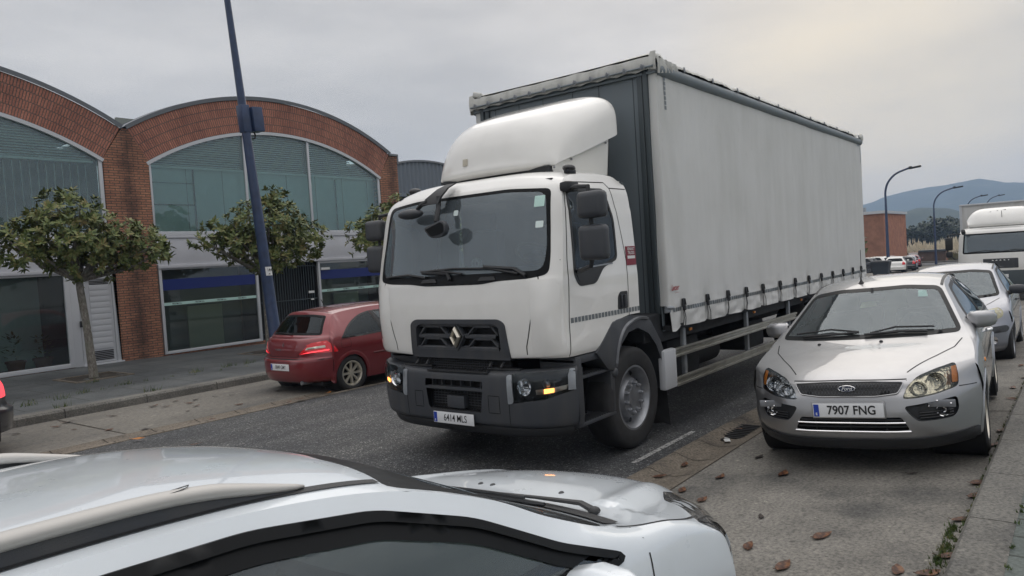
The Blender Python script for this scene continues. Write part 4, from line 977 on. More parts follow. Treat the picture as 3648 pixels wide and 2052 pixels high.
def body_side(m, st, i0, i1, sub, belt, ymax, sill=.2, rows=26):
    """side sheet below the edge curve of the strip, both sides"""
    E = catmull([(s[2], s[3], s[4]) for s in st], sub)[i0*sub:i1*sub+1]
    for sg in (1, -1):
        G = []
        for e in E:
            x = e.x; ym = ymax(x); zb = min(belt(x), e.z-.05)
            def yp(z):
                t = (z-.6)/.42; k = 1-.045*t*t if z > .6 else 1-.05*((.6-z)/.4)**2
                return ym*k
            yb = max(yp(zb), e.y+.008); ctrl = [(e.y, e.z)]
            hgt = e.z-zb
            if hgt > .15: ctrl += [((e.y+yb)/2+.02+.0*hgt, (e.z+zb)/2), (yb, zb)]
            else: ctrl += [(e.y+(yb-e.y)*.6, e.z-hgt*.35), (yb, zb)]
            for k in range(1, 6):
                z = zb+(sill-zb)*k/5; ctrl.append((yp(z)+(.012 if k == 1 else 0), z))
            cc = catmull([(a, b, 0) for a, b in ctrl], 4)
            G.append([Vector((x, sg*p.x, p.y)) for p in cc])
        m.grid(G, flip=(sg > 0))
def arch_hole(m, cx, cz, r, w=.5):
    c = [(cx+r*cos(2*pi*k/28), cz+r*sin(2*pi*k/28)) for k in range(28)]
    for s in (1, -1): m.hole(c, 'y', lambda p, s=s: p.y*s > w)
def arch_parts(parent, bv, cx, cz, r, hw, mt_lip, mt_in='dark', lip=.035):
    for s in (1, -1):
        m = M(); m.lathe([(r, hw*.97), (r, hw*.55), (.02, hw*.55)], 'y', (cx, 0, cz), 32) if s > 0 else m.lathe([(r, -hw*.97), (r, -hw*.55), (.02, -hw*.55)], 'y', (cx, 0, cz), 32)
        m.build('wheel_arch', mt_in, parent)
        if mt_lip:
            m = M(); rows = []; ly = hw
            for k in range(41):
                a = radians(-12+204*k/40); pts = []
                for rr, off in ((r-.004, -.05), (r-.004, .006), (r+lip*.5, .012), (r+lip, .002)):
                    h = cast(bv, 'y', -s, cx+rr*cos(a), max(.05, cz+rr*sin(a)))
                    if h is not None and abs(h.y) > hw*.8: ly = abs(h.y)
                    pts.append(Vector((cx+rr*cos(a), s*(ly+off), cz+rr*sin(a))))
                rows.append(pts)
            m.grid(rows, flip=(s < 0)); m.build('arch_lip', mt_lip, parent)
def wheel(parent, c, r, w, side, kind='five', rimmat='alloy', name='wheel', rr=None):
    """side=+1: outer face towards +y"""
    wr = bpy.data.objects.new(name, None); COL.objects.link(wr); wr.parent = parent; wr.location = c
    rr = rr or r*.66; h = w/2; s = side
    m = M(); m.lathe([(rr*.97, s*-h*.9), (rr+.01, s*-h), (r-.03, s*-h), (r-.008, s*-h*.8), (r, s*-h*.5), (r, s*h*.5), (r-.008, s*h*.82), (r-.03, s*h*.99), (r-.06, s*h*1.03), (rr+.03, s*h*1.02), (rr+.008, s*h*.95), (rr, s*h*.85)], 'y', (0, 0, 0), 48, flip=(s < 0))
    for k in range(3): m.lathe([(r+.001, s*(-h*.4+k*h*.4-.006)), (r+.001, s*(-h*.4+k*h*.4+.006))], 'y', (0, 0, 0), 32)
    m.build('tyre', 'rubber', wr)
    m = M()
    if kind == 'truck':
        m.lathe([(rr, s*h*.92), (rr+.012, s*h*.96), (rr-.008, s*h*.97), (rr-.035, s*h*.75), (rr-.05, s*h*.2), (rr*.72, s*h*.25), (rr*.60, s*h*.72), (rr*.58, s*h*.80), (rr*.30, s*h*.80), (rr*.30, s*h*.86), (0, s*h*.88)], 'y', (0, 0, 0), 48, flip=(s < 0))
        for k in range(10):
            a = 2*pi*(k+.3)/10; m.lathe([(0, s*(h*.80+.045)), (.012, s*(h*.80+.045)), (.018, s*(h*.80+.03)), (.02, s*h*.8)], 'y', (rr*.47*cos(a), 0, rr*.47*sin(a)), 8)
        rim = m.build('rim', rimmat, wr)
        m = M()
        for k in range(10):
            a = 2*pi*(k+.8)/10; m.disc('y', (rr*.80*cos(a), s*(h*.245+.016), rr*.80*sin(a)), rr*.085, 12, flip=(s > 0))
        # vent holes sit on the dished plate
        m.build('hand_hole', 'dark', rim, smooth=0)
    else:
        n = {'five': 5, 'eight': 8, 'seven': 7}[kind]
        m.lathe([(rr, s*h*.86), (rr+.006, s*h*.95), (rr-.012, s*h*.97), (rr-.022, s*h*.8), (rr-.03, s*h*.1)], 'y', (0, 0, 0), 48, flip=(s < 0))
        m.lathe([(rr*.24, s*h*.55), (rr*.22, s*h*.74), (rr*.12, s*h*.78), (0, s*h*.78)], 'y', (0, 0, 0), 24, flip=(s < 0))
        for k in range(n):
            a = 2*pi*k/n
            for d in ((-.13, .13) if n == 5 else (0,)):
                u = Vector((cos(a+d*.4), 0, sin(a+d*.4))); v = Vector((-sin(a), 0, cos(a))); w0, w1 = (rr*.09, rr*.10) if n == 5 else (rr*.10, rr*.14)
                p0, p1 = u*rr*.18, Vector((cos(a+d), 0, sin(a+d)))*rr*.965; yo = Vector((0, s*h*.72, 0)); yi = Vector((0, s*h*.84, 0)); dn = Vector((0, -s*.03, 0))
                rows = [[p0-v*w0+yo+dn, p0-v*w0*.6+yo, p0+v*w0*.6+yo, p0+v*w0+yo+dn], [(p0+p1)/2-v*w0+yi+dn, (p0+p1)/2-v*w0*.6+yi, (p0+p1)/2+v*w0*.6+yi, (p0+p1)/2+v*w0+yi+dn], [p1-v*w1+yi+dn, p1-v*w1*.6+yi, p1+v*w1*.6+yi, p1+v*w1+yi+dn]]
                m.grid(rows, flip=(s > 0))
        m.build('rim', rimmat, wr)
        m = M(); m.lathe([(rr-.03, s*h*.15), (0, s*h*.15)], 'y', (0, 0, 0), 24, flip=(s < 0)); m.build('brake', 'dark', wr)
    return wr
def seats(parent, xs, yo=.36, z=.95, mt='seat', head=.0):
    for x in xs:
        for s in (1, -1):
            m = M(); m.box((x, s*yo, z-.12), (.16, .48, .62), .07, rot=('Y', radians(14))); m.box((x-.25, s*yo, z-.42), (.5, .48, .16), .06)
            m.box((x+.12, s*yo, z+.27), (.11, .28, .19), .05); m.build('seat', mt, parent)
def steering(parent, c, r=.185, tilt=25):
    m = M(); R = Matrix.Rotation(radians(-tilt), 4, 'Y'); c = Vector(c)
    m.tube([c+R @ Vector((0, r*cos(a), r*sin(a))) for a in [2*pi*k/24 for k in range(24)]], .016, 8, closed=True); m.box(c, (.06, .16, .12), .03, rot=R); m.box(c, (.03, .34, .04), .01, rot=R)
    m.build('steering_wheel', 'dash', parent)
def dashboard(parent, x0, x1, z, hw, mt='dash'):
    m = M(); rows = []
    for x, zz in ((x0, z-.03), (x0+.15, z), (x1-.12, z+.01), (x1, z-.04), (x1+.02, z-.3)): rows.append([Vector((x, -hw, zz-.02)), Vector((x, -hw*.5, zz)), Vector((x, 0, zz-.01)), Vector((x, hw*.5, zz)), Vector((x, hw, zz-.02))])
    m.grid(rows); m.build('dashboard', mt, parent)
def floorpan(parent, x0, x1, hw, z=.28):
    m = M(); m.bb(x0, x1, -hw, hw, z-.05, z); m.bb(x0-.35, x0+.05, -hw*.9, hw*.9, z, z+.45); m.build('floor_pan', 'dark', parent, smooth=0)
def wiper(parent, bv, pts, r=.009, name='wiper'):
    """pts in (y,z) seen from the front, laid on the glass"""
    P = []
    for a, b in zip(pts, pts[1:]):
        for k in range(8): P.append(Vector(a).lerp(Vector(b), k/8))
    P.append(Vector(pts[-1])); Q = []
    for i, p in enumerate(P):
        h = cast(bv, 'x', 1, p.x, p.y)
        if h is not None: Q.append(h+Vector((-.022, 0, .012)))
    if len(Q) > 2:
        m = M(); m.tube(Q, r, 6); m.build(name, 'black_plastic', parent)

# ---------------------------------------------------------------- silver hatchback (near right)
def silver_hatch():
    x0, y0 = 6.17, 1.505
    R0 = root('silver_hatchback', (x0, y0, zpark(y0)), 'silver hatchback with open fog lamp recesses, nearest of the two silver cars at the right', 'car', None, (-.060, 0, .062))
    st = [(.14, .19, .56, .80, .20, 3.4, 2), (.05, .235, .55, .85, .25, 3.8, 2), (.0, .36, .55, .875, .37, 3.9, 2), (-.01, .48, .55, .885, .50, 3.9, 2), (.005, .60, .56, .888, .62, 3.8, 2), (.03, .67, .57, .882, .69, 3.5, 2),
          (.075, .745, .565, .86, .80, 2.7, 1.5), (.24, .815, .74, .855, .865, 2.5, 1.6), (.62, .905, 1.0, .83, .925, 2.3, 2), (1.0, .975, 1.14, .80, .965, 2.4, 2), (1.42, 1.19, 1.55, .70, 1.16, 2.3, 2),
          (1.84, 1.405, 2.0, .60, 1.355, 2.3, 2.5), (2.4, 1.475, 2.45, .60, 1.41, 2, 2.8), (3.1, 1.46, 3.1, .585, 1.40, 2, 2.8), (3.65, 1.40, 3.6, .57, 1.35, 2, 2.5), (4.05, 1.05, 3.93, .70, 1.02, 2.5, 2), (4.25, .90, 4.0, .80, .88, 3, 2), (4.3, .5, 4.02, .87, .5, 3, 2), (4.27, .25, 4.02, .85, .25, 3, 2)]
    sub = 8; m = M(); strip(m, st, 40, sub)
    ym = lambda x: .895-.05*max(0, (.9-x)/.9)**2-.06*max(0, (x-3.4)/.9)**2
    body_side(m, st, 6, 17, sub, lambda x: .93+.02*(x-1.5), ym)
    bv = m.surf(); full = m.surf()
    for cx in (.90, 3.52): arch_hole(m, cx, .33, .345)
    front = lambda c: c.x < 2.2
    ws = roundpoly([(-.765, .985), (-.572, 1.355), (-.3, 1.392), (.3, 1.392), (.572, 1.355), (.765, .985), (.4, .975), (-.4, .975)], .06)
    wi = inset(ws, .032)
    m.hole(inset(ws, .007), 'x', lambda c: .8 < c.x < 2.2)
    # side glass
    sw1 = roundpoly([(1.42, .99), (1.75, 1.17), (2.12, 1.33), (2.5, 1.375), (2.52, .99)], .05); sw2 = roundpoly([(2.6, .99), (2.6, 1.37), (3.0, 1.37), (3.45, 1.29), (3.72, 1.1), (3.45, 1.0)], .05)
    for sw in (sw1, sw2):
        for s in (1, -1): m.hole(inset(sw, .02), 'y', lambda c, s=s: c.y*s > .4)
    # openings in the nose
    gr = roundpoly([(-.405, .735), (-.36, .655), (-.2, .637), (.2, .637), (.36, .655), (.405, .735), (.2, .747), (-.2, .747)], .02)
    lg = roundpoly([(-.42, .375), (-.37, .475), (.37, .475), (.42, .375), (.2, .358), (-.2, .358)], .02)
    nose = lambda c: c.x < .8
    m.hole(lg, 'x', nose); m.hole(inset(gr, .004), 'x', nose)
    hl = {}
    for s in (1, -1):
        o = [(s*a, b) for a, b in ((.385, .612), (.425, .705), (.49, .765), (.60, .80), (.735, .828), (.752, .74), (.748, .662), (.6, .628), (.48, .612))]
        hl[s] = roundpoly(o, .03); m.hole(hl[s], 'x', nose)
        fg = roundpoly([(s*a, b) for a, b in ((.39, .555), (.735, .595), (.742, .50), (.71, .442), (.48, .435), (.43, .49))], .03); m.hole(fg, 'x', nose)
    m.weld(); body = m.build('body', 'silver', R0, smooth=50)
    arch_parts(R0, bv, .90, .33, .345, .90, 'silver'); arch_parts(R0, bv, 3.52, .33, .345, .90, 'silver')
    # glass
    m = M(); patch(m, bv, 'x', 1, ws, .003, wi, .025); m.build('windscreen_surround', 'frit', R0)
    m = M(); patch(m, bv, 'x', 1, wi, .001, None, .05, 0); g = m.build('windscreen', 'car_glass', R0)
    m = M(); m.poly([cast(bv, 'x', 1, a, b)+Vector((.006, 0, 0)) for a, b in ((-.48, 1.275), (-.40, 1.28), (-.395, 1.335), (-.46, 1.33))]); m.build('sticker', 'sticker', g, smooth=0)
    m = M(); m.poly([cast(bv, 'x', 1, a, b)+Vector((.3, 0, 0)) for a, b in ((-.02, 1.21), (.13, 1.20), (.12, 1.25), (-.01, 1.26))]); m.build('paper_tag', mat('yellow_paper', (.45, .5, .25), .6), g, smooth=0)
    for sw in (sw1, sw2):
        for s in (1, -1):
            m = M(); patch(m, bv, 'y', -s, inset(sw, -.012), .004, inset(sw, .02), .05); fr = m.build('window_seal', 'black_plastic', R0)
            m = M(); patch(m, bv, 'y', -s, inset(sw, .02), .0, None, .06, 0); m.build('side_window', 'dark_glass', fr)
    # rear window
    m = M(); patch(m, bv, 'x', -1, roundpoly([(-.6, 1.07), (-.5, 1.33), (.5, 1.33), (.6, 1.07)], .06), .004); m.build('rear_window', 'dark_glass', R0)
    # grille, mesh and badge
    m = M(); patch(m, bv, 'x', 1, gr, .006, None, .04, .03); gg = m.build('grille', 'black_plastic', R0)
    m = M()
    for k in range(-16, 17):
        for sl in (1, -1):
            pts = []
            for t in range(9):
                z = .65+.085*t/8; y = k*.025+sl*(z-.69)*.55
                if inside((y, z), inset(gr, .008)):
                    h = cast(bv, 'x', 1, y, z)
                    if h is not None: pts.append(h+Vector((-.0085, 0, 0)))
            if len(pts) > 1: m.tube(pts, .0022, 4)
    m.build('mesh', 'grey_plastic', gg)
    m = M(); P = [cast(bv, 'x', 1, a, b)+Vector((-.012, 0, 0)) for a, b in gr]; m.tube(P, .005, 6, closed=True); m.build('surround', 'silver', gg)
    bc = cast(bv, 'x', 1, 0, .70)+Vector((-.018, 0, 0)); m = M(); rows = []
    for r_o, dx in ((1, .006), (1, 0), (.92, -.003), (.86, 0)): rows.append([bc+Vector((dx, .066*r_o*cos(a), .026*r_o*sin(a))) for a in [2*pi*k/32 for k in range(32)]])
    m.grid(rows, closed=True); bd = m.build('badge', 'chrome', gg); m = M(); m.poly([bc+Vector((-.0, .058*cos(a), .0225*sin(a))) for a in [-2*pi*k/32 for k in range(32)]]); m.build('badge_field', mat('badge_blue', (.02, .03, .07), .3, coat=1), bd, smooth=0)
    m = M(); textm(m, 'Ford', .042, bc+Vector((-.002, 0, .0)), (0, -1, 0), (0, 0, 1), sx=.95, shear=.35, bold=.0006); m.build('badge_letters', 'white', bd, smooth=0)
    # lower intake with chrome bars
    m = M(); m.bb(.12, .2, -.46, .46, .3, .52); lw = m.build('lower_grille', 'dark', R0, smooth=0)
    for zc, hw in ((.432, .395), (.362, .425)):
        m = M(); P = [cast(bv, 'x', 1, a, zc) for a in [-hw+2*hw*k/14 for k in range(15)]]; m.tube([p+Vector((-.004, 0, 0)) for p in P if p], .0075, 6); m.build('chrome_bar', 'chrome', lw)
    m = M()
    for zc, hw in ((.40, .40), (.455, .37)): P = [cast(bv, 'x', 1, a, zc) for a in [-hw+2*hw*k/14 for k in range(15)]]; m.tube([p+Vector((.012, 0, 0)) for p in P if p], .008, 5)
    for y in (-.26, 0, .26): m.tube([(.03, y, .36), (.02, y, .475)], .006, 5)
    m.build('slat', 'black_plastic', lw)
    # headlamps
    for s in (1, -1):
        m = M(); G = []
        m2 = M(); patch(m2, bv, 'x', 1, hl[s], -.07, None, .05, 0); hb = m2.build('headlight', 'lamp_inside', R0)
        m2 = M(); P = [cast(bv, 'x', 1, a, b) for a, b in hl[s]]; P = [p for p in P if p]
        m2.grid([P, [p+Vector((.075, 0, 0)) for p in P]], closed=True); m2.build('headlight_housing', 'grey_plastic', hb)
        for (y, z, r) in ((.50, .675, .055), (.61, .715, .066)):
            h = cast(bv, 'x', 1, s*y, z); m2 = M(); m2.lathe([(r, 0), (r*1.04, -.006), (r*.92, .01), (r*.75, .045), (r*.4, .065), (0, .07)], 'x', h+Vector((.018, 0, 0)), 24); m2.ball(h+Vector((.055, 0, 0)), .018, 10); m2.build('reflector', 'chrome', hb)
        o = [(s*a, b) for a, b in ((.705, .80), (.74, .805), (.750, .74), (.746, .69), (.71, .69))]; m2 = M(); patch(m2, bv, 'x', 1, o, -.02, None, .05, 0); m2.build('indicator', 'amber', hb)
        m2 = M(); patch(m2, bv, 'x', 1, hl[s], .001, None, .05, .0); m2.build('lens', 'lens_aged' if s < 0 else 'lens_clear', hb)
        # fog lamp recess: missing trims show brackets
        fg = roundpoly([(s*a, b) for a, b in ((.39, .555), (.735, .595), (.742, .50), (.71, .442), (.48, .435), (.43, .49))], .03)
        m2 = M(); patch(m2, bv, 'x', 1, fg, -.045, None, .05, 0); fr = m2.build('fog_lamp_recess', 'black_plastic', R0)
        m2 = M(); P = [cast(bv, 'x', 1, a, b) for a, b in fg]; P = [p for p in P if p]; m2.grid([P, [p+Vector((.05, 0, 0)) for p in P]], closed=True); m2.build('recess_wall', 'grey_plastic', fr)
        m2 = M(); h = cast(bv, 'x', 1, s*.58, .56)
        m2.box(h+Vector((.03, 0, 0)), (.012, .3, .055), .004); m2.build('bracket', 'rim_grey', fr)
        m2 = M()
        for dy, dz in ((-.12, 0), (.1, .015), (.03, -.02), (-.03, .02)): m2.ball(h+Vector((.02, dy, dz)), .009, 8)
        m2.build('bracket_bolt', 'chrome', fr)
        m2 = M(); h = cast(bv, 'x', 1, s*(.64), .50); m2.lathe([(.042, 0), (.045, -.01), (.036, 0), (.02, .025), (0, .03)], 'x', h+Vector((.02, 0, 0)), 20); m2.build('fog_lamp', 'chrome', fr)
        m2 = M()
        for z in (.455, .475, .495): m2.tube([cast(bv, 'x', 1, s*a, z)+Vector((.03, 0, 0)) for a in (.49, .55, .6, .7)], .006, 4)
        m2.build('recess_slat', 'black_plastic', fr)
    # dark lower lip
    m = M(); patch(m, bv, 'x', 1, [(-.87, .212), (-.87, .325), (-.5, .30), (0, .29), (.5, .30), (.87, .325), (.87, .212)], .022); m.build('lower_lip', 'black_plastic', R0)
    # panel gaps
    m = M()
    for s in (1, -1):
        seam(m, bv, 'z', -1, [(1.04, s*.76), (.8, s*.715), (.55, s*.60), (.36, s*.50), (.2, s*.42)], .009)
        seam(m, bv, 'x', 1, [(s*.42, .745), (s*.385, .70)], .006)
        seam(m, bv, 'x', 1, [(s*.75, .66), (s*.86, .65)], .007)
        seam(m, bv, 'y', -s, [(1.32, .95), (1.29, .8), (1.28, .3)], .008); seam(m, bv, 'y', -s, [(2.55, 1.38), (2.55, .9), (2.5, .3)], .008)
    seam(m, bv, 'x', 1, [(-.42, .752), (0, .756), (.42, .752)], .007)
    m.build('panel_gap', 'dark', R0, smooth=0)
    m = M()
    for s in (1, -1):
        rows = []
        for k in range(22):
            x = 1.98+1.7*k/21; h = cast(bv, 'z', -1, x, s*.575)
            if h is None: continue
            rows.append([h+Vector((0, -.018, .002)), h+Vector((0, 0, .006)), h+Vector((0, .018, .002))])
        m.grid(rows); m.build('roof_strip', 'black_plastic', R0); m = M()
    m.bm.free()
    # plate, washers, antenna, wipers, mirrors, handles
    xb = cast(bv, 'x', 1, 0, .535).x
    m = M(); m.box((xb-.004, 0, .535), (.03, .545, .135), .012); m.build('plate_holder', 'silver', R0)
    plate(R0, '7907 FNG', (xb-.024, 0.0, .535), (0, -1, 0), (0, 0, 1), size=.098, sx=.86, bold=.0018)
    for y in (.37, -.15):
        h = cast(bv, 'z', -1, .93, y); m = M(); m.ball(h+Vector((0, 0, .002)), (.022, .016, .012), 12); m.build('washer_jet', 'black_plastic', R0)
    h = cast(bv, 'z', -1, 1.98, .13); m = M(); m.lathe([(.028, 0), (.02, .012), (.009, .03), (.007, .06)], 'z', h, 14); m.tube([h+Vector((0, 0, .03)), h+Vector((.06, 0, .12)), h+Vector((.12, -.005, .34))], [.007, .0035, .0028], 6); m.build('antenna', 'black_plastic', R0)
    wiper(R0, bv, [(.62, 1.02), (.3, 1.05), (.05, 1.022)]); wiper(R0, bv, [(-.05, 1.01), (-.25, 1.045), (-.55, 1.03)])
    wiper(R0, bv, [(.55, 1.0), (.2, 1.012), (.05, 1.02)], .012, 'wiper_arm'); wiper(R0, bv, [(0, 1.0), (-.3, 1.01), (-.5, 1.0)], .012, 'wiper_arm')
    for s in (1, -1):
        m = M(); c = Vector((1.52, s*.90, 1.05)); t = [Vector((.0+.11*cos(a)*1.0, 0, .085*sin(a))) for a in [2*pi*k/20 for k in range(20)]]
        rows = []
        for k, (dy, sc, dx) in enumerate(((-.115, .55, .02), (-.10, .85, .01), (-.04, 1.0, 0), (.04, .98, .015), (.09, .75, .03), (.11, .35, .04))):
            rows.append([c+Vector((dx+.075*sc*max(-1, min(1, 1.2*cos(a))), s*dy, .078*sc*max(-1, min(.9, 1.15*sin(a))))) for a in [2*pi*j/20 for j in range(20)]])
        V = m.grid(rows, closed=True, flip=(s < 0)); m._f(V[-1]); mm = m.build('door_mirror', 'silver', R0, smooth=60, recalc=True)
        m = M(); m.tube([(1.50, s*.76, 1.0), (1.51, s*.80, 1.0), (1.53, s*.84, 1.02)], [.06, .045, .05], 10, flat=.7); m.build('mirror_arm', 'black_plastic', mm)
        m = M(); m.box((1.605, s*.90, 1.05), (.01, .19, .13), .02); m.build('mirror_glass', 'mirror', mm)
        for x in (2.35, 3.35):
            h = cast(bv, 'y', -s, x, .86); m = M(); m.tube([h+Vector((-.09, s*.005, 0)), h+Vector((-.05, s*.04, .005)), h+Vector((.05, s*.04, .005)), h+Vector((.09, s*.005, 0))], .014, 8); m.build('door_handle', 'chrome', R0)
        h = cast(bv, 'y', -s, 1.15, .74); m = M(); m.ball(h, (.035, .01, .018), 12); m.build('side_repeater', 'amber', R0)
        m = M(); patch(m, bv, 'x', -1, roundpoly([(s*a, b) for a, b in ((.62, .8), (.74, .8), (.68, 1.2), (.6, 1.25))], .03), .005); m.build('tail_light', 'lens_red', R0)
    floorpan(R0, 1.0, 4.0, .78); dashboard(R0, 1.12, 1.75, .945, .70); seats(R0, (2.2, 3.1)); steering(R0, (1.80, -.36, .95))
    m = M(); m.box((1.70, 0, 1.30), (.03, .22, .07), .02); m.tube([(1.70, 0, 1.33), (1.74, 0, 1.39)], .012, 6); m.build('rear_view_mirror', 'black_plastic', R0)
    for cx in (.90, 3.52):
        for s in (1, -1): wheel(R0, (cx, s*.785, .315), .315, .2, s, 'five')
    return R0
silver_hatch()
# ================================================================ WHITE BOX LORRY
def lorry():
    R0 = root('box_lorry', (5.2, 4.83, 0), 'large white curtain sided lorry with roof air deflector, in the middle of the road', 'lorry')
    def T(x, y=None): return x-5.2 if y is None else (x-5.2, y-4.83)
    st = [(.06, 1.075, .17, 1.185, 1.085, 8, 2), (.02, 1.13, .155, 1.20, 1.13, 7, 2), (.0, 1.42, .14, 1.20, 1.42, 7, 2), (.01, 1.74, .14, 1.20, 1.75, 7, 2), (.03, 1.83, .155, 1.195, 1.83, 6.5, 2),
          (.11, 2.2, .225, 1.175, 2.2, 5.5, 2), (.20, 2.58, .30, 1.14, 2.56, 5, 2), (.27, 2.70, .37, 1.105, 2.66, 4.2, 3), (.40, 2.785, .50, 1.07, 2.72, 3.5, 4), (.62, 2.815, .72, 1.065, 2.745, 3, 5), (1.30, 2.82, 1.30, 1.065, 2.75, 2, 5), (1.44, 2.79, 1.43, 1.06, 2.71, 2, 5), (1.48, 2.6, 1.47, 1.10, 2.6, 3, 3), (1.49, 1.9, 1.48, 1.15, 1.9, 3, 3), (1.49, 1.1, 1.48, 1.15, 1.1, 3, 3)]
    sub = 8; m = M(); G, A, E = strip(m, st, 44, sub)
    Es = E[:7*sub+1]; Et = E[7*sub:11*sub+1]
    for s in (1, -1):
        rows = []
        for e in Es:
            rows.append([Vector((e.x+(1.475-e.x)*(k/40), s*(e.y+.012*sin(min(1, k/4)*pi/2)*(1 if e.z < 2.4 else .5)), e.z)) for k in range(41)])
        n = 40; top = []
        x0, x1 = Et[0].x, 1.475
        for k in range(41):
            x = x0+(x1-x0)*k/40
            for a, b in zip(Et, Et[1:]):
                if a.x <= x <= b.x+1e-6: t = (x-a.x)/max(1e-6, b.x-a.x); top.append(Vector((x, s*(a.y+(b.y-a.y)*t), a.z+(b.z-a.z)*t))); break
            else: top.append(Vector((x, s*Et[-1].y, Et[-1].z)))
        rows.append(top); m.grid(rows, flip=(s < 0))
    bv = m.surf()
    front = lambda c: c.x < .45
    ws = roundpoly([(-1.085, 1.83), (-1.09, 2.0), (-1.045, 2.6), (-.6, 2.635), (.6, 2.635), (1.045, 2.6), (1.09, 2.0), (1.085, 1.83), (.9, 1.80), (.57, 1.79), (.36, 1.765), (-.36, 1.765), (-.57, 1.79), (-.9, 1.80)], .06)
    wi = roundpoly([(-1.03, 1.87), (-1.055, 2.05), (-1.005, 2.57), (-.6, 2.605), (.6, 2.605), (1.005, 2.57), (1.055, 2.05), (1.03, 1.87), (.6, 1.865), (-.6, 1.865)], .09)
    m.hole(inset(ws, .012), 'x', front)
    # radiator grille opening
    go = roundpoly([(-.66, 1.06), (-.625, 1.40), (-.555, 1.44), (.52, 1.44), (.59, 1.40), (.615, 1.06)], .035)
    m.hole(go, 'x', lambda c: c.x < .3)
    # door windows and the diagonal lower edge over the wheel
    sw = roundpoly([T(5.56, 0)[:1]+(2.585,), (T(6.21), 2.60), (T(6.30), 2.3), (T(6.29), 1.93), (T(6.02), 1.86), (T(5.86), 1.72), (T(5.58), 1.71), (T(5.52), 1.80)], .05)
    lowcut = [(T(5.84), .9), (T(5.84), 1.07), (T(6.12), 1.32), (T(6.45), 1.36), (T(6.9), 1.36), (T(6.9), .9)]
    for s in (1, -1):
        c_ = lambda c, s=s: c.y*s > .95
        m.hole(inset(sw, .004), 'y', c_); m.hole(lowcut, 'y', c_)
    m.hole([(-1.3, .9), (-1.3, 1.36), (1.3, 1.36), (1.3, .9)], 'x', lambda c: c.x > 1.3)
    m.weld(.0008); m.build('cab', 'white_paint', R0, smooth=45)
    # windscreen
    m = M(); patch(m, bv, 'x', 1, ws, .003, wi, .03); m.build('windscreen_surround', 'frit', R0)
    m = M(); patch(m, bv, 'x', 1, wi, .001, None, .06, 0); g = m.build('windscreen', 'truck_glass', R0)
    for nm, pts, mt in (('sticker', rrect(-1.0, 2.44, -.90, 2.54, .006), 'sticker'), ('sticker', rrect(-1.005, 2.25, -.93, 2.31, .01), 'paper'), ('sticker', rrect(-.0, 2.44, .06, 2.495, .015), 'paper')):
        m = M(); patch(m, bv, 'x', 1, pts, .004, None, .05, 0); m.build(nm, mt, g, smooth=0)
    m = M(); patch(m, bv, 'x', 1, [(.06, 2.60), (.20, 2.60), (.19, 2.36), (.15, 2.32), (.11, 2.32), (.075, 2.36)], -.03, None, .05, 0); m.build('camera_housing', 'black_plastic', g)
    # side windows
    for s in (1, -1):
        m = M(); patch(m, bv, 'y', -s, inset(sw, -.012), .004, inset(sw, .018), .06); fr = m.build('window_seal', 'black_plastic', R0)
        m = M(); patch(m, bv, 'y', -s, inset(sw, .018), .0, None, .08, 0); m.build('side_window', 'dark_glass' if s < 0 else 'truck_glass', fr)
        m = M(); patch(m, bv, 'y', -s, roundpoly([(T(5.54), 1.84), (T(6.05), 1.87), (T(5.87), 1.73), (T(5.6), 1.72)], .03), .003, None, .06, 0); m.build('window_sill_trim', 'black_plastic', fr)
        m = M(); P = [(T(5.54), 1.855), (T(6.2), 1.885)]; seam(m, bv, 'y', -s, P, .014, .006); m.build('window_rail', 'galv', fr, smooth=0)
        # door handle recess
        m = M(); hd = roundpoly([(T(6.24), 1.43), (T(6.255), 1.56), (T(6.30), 1.60), (T(6.44), 1.60), (T(6.44), 1.43)], .02); patch(m, bv, 'y', -s, hd, .004, None, .05); h_ = m.build('door_handle', 'black_plastic', R0)
        m = M(); h = cast(bv, 'y', -s, T(6.36), 1.51); m.box(h+Vector((0, s*.02, 0)), (.03, .03, .12), .01); m.box(h+Vector((-.05, s*.012, 0)), (.02, .02, .12), .008); m.build('pull', 'grey_plastic', h_)
        # reflective tape
        m = M(); x = T(5.41)
        while x < T(6.64):
            z = 1.405-.0*x; patch(m, bv, 'y', -s, [(x, z-.022), (x+.045, z-.022), (x+.045, z+.024), (x, z+.024)], .002, None, .1, 0); x += .058
        m.build('reflective_tape', 'reflector', R0, smooth=0)
        m = M(); seam(m, bv, 'y', -s, [(T(5.385), 1.09), (T(5.39), 1.4), (T(5.43), 1.96), (T(5.53), 2.60), (T(5.60), 2.655), (T(6.28), 2.675), (T(6.34), 2.62), (T(6.47), 1.9), (T(6.455), 1.345)], .010)
        seam(m, bv, 'y', -s, [(T(6.34), 2.62), (T(6.66), 2.62)], .010); seam(m, bv, 'x', 1, [(s*.99, 1.815), (s*1.0, 1.78), (s*.87, 1.27), (s*.845, 1.19), (s*.84, 1.08)], .010)
        seam(m, bv, 'x', 1, [(s*1.165, 1.95), (s*1.19, 1.95)], .006)
        m.build('panel_gap', 'dark', R0, smooth=0)
        # pressed air deflector at the cab corner
        m = M()
        c1 = [(1.02, 1.80), (1.05, 1.45), (1.01, 1.2)]
        rows = []
        for z in [1.13+.66*k/10 for k in range(11)]:
            row = []
            for y in (.90+.0*z, .95, 1.0, 1.06, 1.12, 1.165):
                h = cast(bv, 'x', 1, s*min(1.185, y+.02*(z-1.1)), z) or Vector((.2, s*1.19, z)); k_ = sin(pi*(y-.90)/.265)**1*sin(pi*min(1, max(0, (z-1.12)/.68)))
                row.append(h+Vector((-.035*k_-.001, s*.006*k_, 0)))
            rows.append(row)
        m.grid(rows, flip=(s < 0)); m.build('corner_deflector', 'white_paint', R0, smooth=60)
